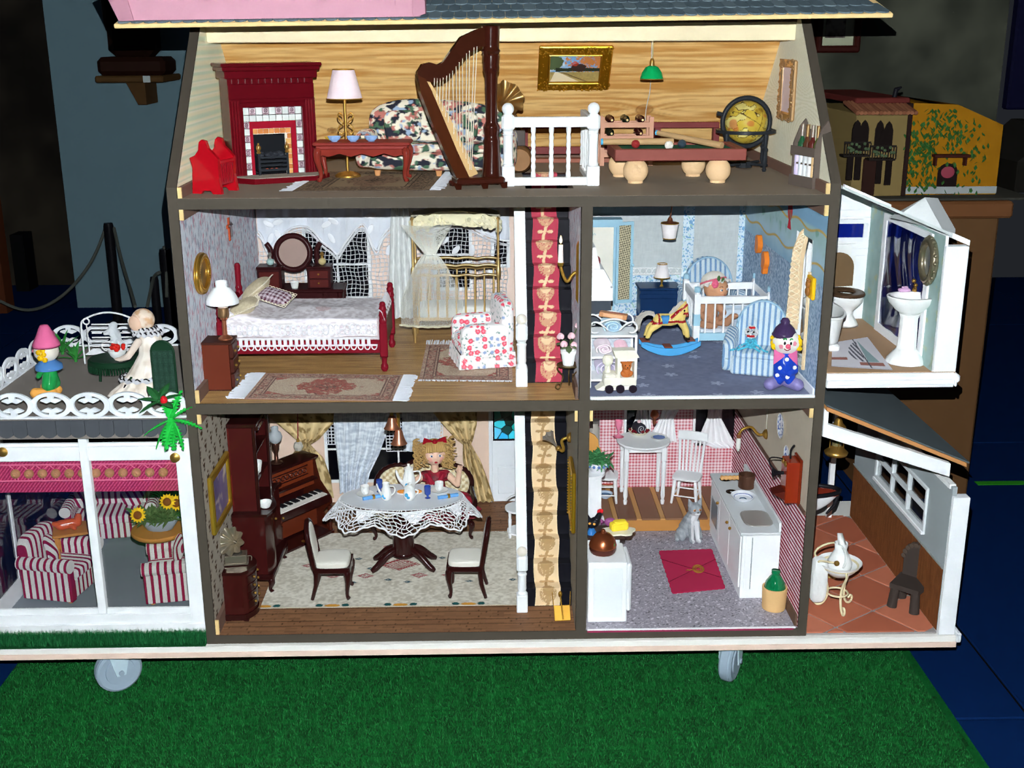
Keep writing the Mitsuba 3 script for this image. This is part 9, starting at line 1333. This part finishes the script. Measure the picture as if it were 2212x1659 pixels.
OW=M('#b5793a',.45);g=at(350,1245,z=zfl);rt_=58/1500;q=at(345,1140,y=.18);T('pedestal_table','round light brown pedestal table in the conservatory','table',None,(q[0],.18,zfl+.0004));ht=q[2]-zfl;P('table_top',lathe([(0,ht-.008),(rt_*.92,ht-.008),(rt_,ht-.005),(rt_,ht-.002),(rt_*.97,ht),(0,ht)],40),OW,True);P('column',lathe([(0,.007),(.009,.008),(.006,.013),(.0055,.03),(.0085,.034),(.006,.038),(.007,ht-.008),(0,ht-.008)],20),OW)
for a in(20,140,260):P('foot',mv(hull([(.004,-.004,.004),(.004,.004,.004),(.03,-.003,.0002),(.03,.003,.0002),(.004,-.004,.011),(.004,.004,.011),(.028,-.003,.004),(.028,.003,.004),(.004,-.004,.0002),(.004,.004,.0002)]),rz=a),OW,False)
fb=mat4((q[0]+.002,.175,zfl+ht+.0008));T('flower_bowl','pale blue oval bowl of sunflowers and greenery on the round table','potted plant',m=fb@mat4(s=1.25));P('bowl',lathe([(0,0),(.014,0),(.022,.012),(.021,.0125),(.015,.010),(0,.010)],28,sy=.6),M('#9aa6b4',.35),True);rg=random.Random(5);P('greenery',cat(*[mv(taper_leaf(.016,.004,.4,4),(rg.uniform(-.017,.017),rg.uniform(-.008,.008),.012),rz=rg.uniform(0,360),ry=rg.uniform(-80,-10))for _ in range(170)]),M('#55683c',.7),False,kind='stuff')
for x,y,z in((-.019,-.012,.022),(.012,-.004,.034),(.02,.002,.030)):k=P('sunflower',cat(*[mv(taper_leaf(.0095,.0042,.1,4),(x,y,z),m_ if 0 else 0,1,0,0)if 0 else mv(mv(taper_leaf(.0095,.0042,.1,4),rz=a),(x,y,z),rx=72)for a in range(0,360,24)]),M('#e6b81e',.6),False);P('seed_disc',mv(ball((0,0,0),(.0046,.0046,.0018),2),(x,y-.001,z),rx=72),M('#7a4018',.7),True,parent=k)
for x,a,L9 in((.016,-20,.03),(.019,20,.026),(-.02,170,.02)):P('long_leaf',mv(taper_leaf(L9,.009,.3),(x,-.002,.014),rz=a,ry=-50),M('#3c6a30',.6),False)
q=at(160,1160,y=.17);zt9=at(160,1140,y=.17)[2]-zfl;T('wooden_side_table','light brown wooden side table behind the left striped armchair','side table',None,(q[0]+.004,.17,zfl+.0004),18);P('table_top',box(-.03,.03,-.022,.022,zt9-.004,zt9,.001),OW)
for x in(-.025,.025):
 for y in(-.018,.018):P('leg',box(x-.0025,x+.0025,y-.0025,y+.0025,0,zt9-.004),OW,False)
T('orange_figure','glossy orange ceramic figure lying on the wooden side table','figurine',None,(q[0]-.002,.166,zfl+zt9+.0008),20);P0(skel([((-.012,0,.007),.0072,(.010,0,.008),.0062),((.010,0,.008),.006,(.012,-.002,.017),.0046),((-.012,0,.007),.006,(-.020,.002,.009),.0034),((.002,-.004,.006),.004,(.006,-.011,.004),.003)],.002,3),M('#c2552e',.2,coat=.6),True)
# ======== BALCONY ==============================================================================================
zL=.2965;y0_,y1_=.012,.36
T('balcony','grey balcony deck with slate fringe and white scroll railing over the conservatory','balcony');P('deck',box(xl-.008,xr,y0_,y1_,zR-.012,zL),M('#77706a',.8),False);zs=at(200,945,y=y0_-.003)[2]
for i in range(17):w=(xr-xl+.006)/17;x=xl-.008+i*w;P('fringe_slate',prism([(x+w*.01,zL-.0004)]+[(x+w/2-w/2*.98*math.cos(t),zs+.006-.006*math.sin(t))for t in np.linspace(0,3.1416,7)]+[(x+w*.99,zL-.0004)],y0_-.004-.0006*(i%2),y0_-.0004,'y'),M('#44474c',.75),False)
RWt=M('#e6eaee',.45)
def scroll_ring(R,H):  # a ring with two curled leaves, in x-z
 a=np.arange(40)/40*6.283;o=Polygon(np.stack([R*np.cos(a),H+H*np.sin(a)],1),[np.stack([R*.72*np.cos(a),H+H*.74*np.sin(a)],1)]);r=o
 for s in(1,-1):
  lf=Polygon([(R*x,H+s*H*z)for x,z in((-.46,.40),(-.2,.22),(0,.36),(.2,.22),(.46,.40),(.28,.50),(.1,.50),(.13,.84),(-.13,.84),(-.1,.50),(-.28,.50))]).buffer(R*.03);r=r.union(lf)
 return r
Hr=(at(200,848,y=y0_+.004)[2]-zL)/2;R_=(at(187,870,y=y0_)[0]-at(104,870,y=y0_)[0])/2;sr=prism(scroll_ring(R_*1.1,Hr),-.0018,.0018,'y');x0=at(24,870,y=y0_)[0]
for i in range(-1,5):
 x=x0+i*2*R_
 if x+R_<.0:P('railing_ring',mv(sr,(x,y0_+.004+.0008*(i%2),zL+.0003)),RWt,False)
for i in range(6):
 x=xl+.006+R_+i*2*R_
 if x+R_<.004:P('railing_ring',mv(sr,(x,y1_-.006+.0008*(i%2),zL+.0003)),RWt,False)
for i in range(6):P('railing_ring',mv(sr,(xl+.012+.0008*(i%2),y0_+.004+R_+i*2*R_,zL+.0003),rz=90),RWt,False)
for a in((xl-.006,xr-.002,y0_+.002,y0_+.007),(xl-.006,xr-.002,y1_-.008,y1_-.003),(xl+.009,xl+.015,y0_+.007,y1_-.008)):P('railing_sill',box(*a,zL+.0001,zL+.0022),RWt,False)
q=at(112,855,z=zL);T('gnome_figure','glossy gnome figure with pink hat, yellow hair and green suit on the balcony','figurine',None,(q[0]+.001,q[1],zL+.0005),-98);hz_=(at(112,702,y=q[1])[2]-zL)/.086;_cur['m']=_cur['m']@mat4(s=hz_)
for s in(-1,1):P('shoe',skel([((s*.006,.004,.0055),.0055,(s*.012,-.014,.006),.0065)],.002,3),M('#d99a4a',.25,coat=.5),True)
P('body',skel([((-.005,0,.014),.0085,(0,0,.026),.0085),((.005,0,.014),.0085,(0,0,.026),.0085),((0,0,.026),.0085,(0,0,.042),.007),((-.011,-.002,.036),.0035,(-.010,-.009,.026),.0032),((.011,-.002,.036),.0035,(.010,-.009,.026),.0032)],.002,5),M('#1f8a44',.2,coat=.6),True);P('collar',lathe([(.006,.045),(.015,.038),(.0155,.033),(.0145,.033),(.007,.042),(.006,.045)],24),M('#4a78b0',.25,coat=.5),True);P('head',ball((0,-.001,.054),(.0145,.014,.0125),3),M('#e6ded0',.2,coat=.5),True);P('nose',ball((0,-.0155,.054),.003,2),M('#d07a8a',.25),True);P('eye',cat(*[ball((s*.0045,-.0135,.058),(.0012,.0008,.002),1)for s in(-1,1)]),DARK(),True);P('mouth',tube(spline([(-.005,-.0137,.0495),(0,-.0148,.0475),(.005,-.0137,.0495)],8),.0006,5),M('#8a2a3a',.4),True)
for s in(-1,1):P('hair',cat(*[ball((s*(.0125+.001*math.sin(i*2)),.003*math.cos(i*2.3),.047+.0022*i),.0034,1)for i in range(6)]),M('#e0b41c',.3,coat=.4),True)
P('hat',cat(lathe([(0,.060),(.0155,.060),(.0155,.063),(.0125,.069),(.009,.076),(.0065,.082),(.0045,.0855),(0,.086)],26),ball((-.009,0,.072),(.008,.006,.005),2)),M('#d0628c',.2,coat=.5),True)
# swing bench with poodle
ys=.256;xa,xb=at(181,760,y=ys)[0],at(318,690,y=ys)[0];zt_=at(250,668,y=ys)[2]-zL;T('swing_bench','white wire swing bench on the balcony','swing',None,(0,ys,zL+.0004));xa2,xb2=xa,xa+.078
for y in(0,):
 P('frame',tube(spline([(xa,y,.0),(xa,y,.03),(xa+.001,y,.058),(xa+.006,y,.064),((xa+xb2)/2,y,.0735),(xb2-.006,y,.064),(xb2-.001,y,.058),(xb2,y,.03),(xb2,y,0)],60),.0014,6),WHt,True)
 for x in(xa+.008,xb2-.008):P('eyelet',mv(torus(.0042,.0012,16,6),(x,y,.061),rx=90),WHt,True);P('hanger',cyl((x,y,.058),(x,y,.018),.001),WHt)
for i in range(6):P('back_bar',cyl((xa+.008,.014+.001*i,.022+i*.006),(xb2-.008,.014+.001*i,.022+i*.006),.0011,n=8),WHt);P('seat_bar',cyl((xa+.008,-.015+i*.0055,.018),(xb2-.008,-.015+i*.0055,.018),.0011,n=8),WHt)
q=at(250,715,y=ys);T('poodle_figure','white poodle figure sitting on the swing bench','dog',None,(q[0],ys-.002,zL+.0196));P('body',skel([((0,0,.009),.0085,(0,-.001,.02),.0075),((0,-.001,.02),.006,(-.003,-.004,.030),.0065),((-.003,-.004,.030),.0055,(-.012,-.008,.027),.0028),((-.003,-.008,.014),.0034,(-.004,-.010,.0024),.0026),((.004,-.008,.014),.0034,(.005,-.010,.0024),.0026),((.008,.002,.006),.006,(.012,-.004,.0034),.0034),((.006,.006,.008),.003,(.017,.006,.012),.0038),((-.003,-.0,.035),.0058,(-.002,.002,.036),.0055),((.002,-.001,.030),.0026,(.004,0,.022),.0034)],.0018,3),M('#d5dadd',.8),True);P('nose',ball((-.0145,-.0085,.0275),.0013,1),DARK(),True)
DG=M('#12301e',.45,spec=.6);q=at(245,785,y=.185);T('garden_table','oval dark green woven garden table on the balcony','table',None,(q[0]+.004,.185,zL+.0004));P('table_top',lathe([(0,.020),(.034,.020),(.036,.022),(.036,.027),(.034,.029),(0,.029)],40,sy=.9),DG);P('skirt',cat(*[cyl((.0355*math.cos(a),.032*math.sin(a),.013),(.0355*math.cos(a),.032*math.sin(a),.022),.0011,n=5)for a in np.arange(64)/64*6.283]),DG,kind='stuff')
for a in(45,135,225,315):P('leg',cyl((.026*math.cos(math.radians(a)),.022*math.sin(math.radians(a)),0),(.024*math.cos(math.radians(a)),.02*math.sin(math.radians(a)),.02),.0018),DG)
T('strawberry_bowl','small white bowl heaped with strawberries on the green garden table','bowl',None,(at(253,770,y=.175)[0],.178,zL+.0298));P('bowl',lathe(bowl(.0125,.0115),26),CERA(),True);P('handle',tube(spline([(-.011,0,.010),(-.019,0,.014),(-.018,0,.021),(-.010,0,.022),(-.002,0,.021)],18),.0009,6),CERA(),True);rg=random.Random(2)
for i in range(11):P('strawberry',lathe([(0,-.0034),(.0018,-.0022),(.003,.0008),(.002,.0026),(0,.003)],10,(rg.uniform(-.007,.007),rg.uniform(-.006,.006),.0125+.006*rg.random())),M('#c22a22',.35),True)
# green chair and the satin doll
yD=.10;q=at(365,780,y=yD);T('green_chair','dark green woven garden chair against the doll house wall','chair',None,(q[0]-.002,yD,zL+.0005),0);hc=at(365,728,y=yD)[2]-zL;t=np.linspace(0,3.1416,20);bo=[(-.014,.004)]+[(-.014*math.cos(a),hc-.016+.015*math.sin(a))for a in t]+[(.014,.004)];m=sheet((-.0135,-.019,.005),(.027,0,0),(0,0,hc-.018),60,90,lambda u,v:mixc(lin('#0c1f16'),lin('#3a5a4c'),(np.sin(u*3200)*np.sin(v*3200)>.25)*1.));P('back_weave',m,VC(.5));P('back_panel',prism(bo,-.0186,-.0166,'y'),DG,False);P('back_rim',tube([(x,-.018,z)for x,z in bo],.0014,6),DG,True);P('seat',box(-.045,-.014,-.015,.02,.026,.030,.001),DG)
P('scroll_leg',tube(spline([(-.044,-.012,.026),(-.052,-.014,.018),(-.056,-.015,.004),(-.060,-.015,.0012),(-.064,-.015,.004),(-.061,-.015,.0075)],24),.0011,6),DARK(),True);P('leg',cat(*[cyl((x,y,0),(x,y,.027),.0013)for x,y in((-.04,.016),(-.016,.016),(-.016,-.012))]),DG)
xd=at(312,800,y=yD)[0];T('satin_doll','doll in an ivory satin dress with black edged lace, turned away on the green chair','doll',None,(xd,yD,zL+.0005));kd=(at(320,668,y=yD)[2]-zL)/.100;_cur['m']=_cur['m']@mat4(s=kd);SA=lambda v:mixc(lin('#d9cbbb'),lin('#efe6da'),ss(.3,.6,meshkit.fbm(v*120,2,3)))
def cone(n,prof,c=(0,0),tw=0,sx=1,f=.05,k=12):pr=V(prof);return gridmesh(lambda u,v:(np.interp(v,np.linspace(0,1,len(pr)),pr[:,2])+np.interp(v,np.linspace(0,1,len(pr)),pr[:,0])*np.cos(u*6.283)*(1+f*np.sin(u*6.283*k)),np.interp(v,np.linspace(0,1,len(pr)),pr[:,0])*.8*np.sin(u*6.283)*(1+f*np.sin(u*6.283*k)),np.interp(v,np.linspace(0,1,len(pr)),pr[:,1])),90,24,True)[0]
m=cone(0,[(.011,.072,.010),(.013,.060,.010),(.0115,.050,.008),(.0145,.038,.004),(.019,.026,0),(.022,.018,-.004)],f=.03);P('gown',m,VC(.3,sheen=.4),True,color=SA(m.vertices));m=cone(0,[(.016,.026,0),(.022,.016,-.004),(.029,.007,-.008),(.031,.002,-.010)],f=.07);P('skirt',m,VC(.4),True,color=SA(m.vertices));m=ball((.004,0,.088),(.0125,.011,.0125),3);P('bonnet',m,VC(.4),True,color=mixc(lin('#c9a07a'),lin('#e6d3c0'),ss(.4,.6,meshkit.fbm(m.vertices*160,2,5))),label='peach satin bonnet')
P('face',ball((-.002,-.006,.086),(.008,.008,.009),3),M('#dcb9a0',.5),True);P('arm',skel([((.0,-.012,.066),.0042,(-.012,-.014,.050),.0036),((-.012,-.014,.050),.0036,(-.022,-.010,.046),.0028),((-.022,-.010,.046),.0024,(-.027,-.009,.046),.0016)],.0016,3),M('#e0cfc0',.5),True)
for z,r,cx in((.0745,.0125,.008),(.024,.0215,-.003),(.079,.011,.0055)):a=np.arange(120)/120*6.283;rr=r*1.08+.0012*np.sin(a*16);P('black_trim',tube(np.stack([cx+rr*np.cos(a),rr*.82*np.sin(a),z+.0014*np.cos(a*16)],1),.0007,5,True),DARK(),True);P('lace_frill',gridmesh(lambda u,v:(cx+(r+.0045*v)*np.cos(u*6.283),.82*(r+.0045*v)*np.sin(u*6.283),z+.001-.004*v+.001*np.sin(u*90)),90,4,True)[0],M('#c4c4c8',.7),True)
# plants on the balcony
def fern(n,lab,loc,leaves,mat,s=1):T(n,lab,'plant',None,loc,0,s);[P('leaf',mv(l,rz=a,ry=b),mat,False)for l,a,b in leaves];P('stem',cyl((0,0,-.002),(0,0,.003),.002),mat)
def toothed(L9,w):n=9;p=[(0,0)];[p.extend([(L9*(i+.2)/n,w*.25*(1-i/n)+.0004),(L9*(i+.95)/n,w*.5*math.sin(math.pi*min(1,(i+1.2)/n*.86)))])for i in range(n)];p.append((L9*1.06,0));m=prism(Polygon(p+[(x,-y)for x,y in p[::-1][1:-1]]).buffer(0),-.0004,.0004,'z');v=m.vertices;v[:,2]-=.25*v[:,0]**2/L9;m.vertices=v;return m
q=at(372,905,y=.0);qm=(q[0],-.006,q[2]+.001)
fern('green_fern','bright green toothed plastic plant hanging at the balcony corner',qm,[(toothed(.036,.014),a,b)for a,b in((180,16),(150,50),(-8,0),(20,-40),(70,-62),(-20,55),(-60,78),(-110,80),(-150,60),(120,-50),(-90,30),(200,45))],M('#1fa83c',.5))
q2=at(345,868,y=.0);fern('dark_leaf_sprig','dark green leafy sprig with a red berry at the balcony corner',(q2[0],-.002,q2[2]+.001),[(taper_leaf(.026,.013,.3),a,b)for a,b in((170,-20),(140,-50),(60,-60),(15,-30),(200,10),(100,-20),(-40,-10),(-10,-55))],M('#24582e',.45));P('berry',ball((.008,-.008,.004),(.0042,.0042,.0055),2),M('#c01c24',.3),True)
for px_,yy,lab,nn,ln_ in(((128,705),.31,'spiky green tuft behind the gnome at the balcony corner',12,.03),((160,745),.27,'small green spiky plant beside the swing bench',10,.024)):q=at(*px_,y=yy);fern('spiky_plant',lab,(q[0],yy,zL+.0022),[(taper_leaf(ln_,.006,.35),360*i/nn,-35-25*(i%3))for i in range(nn)],M('#2f7a34',.6),1.1)
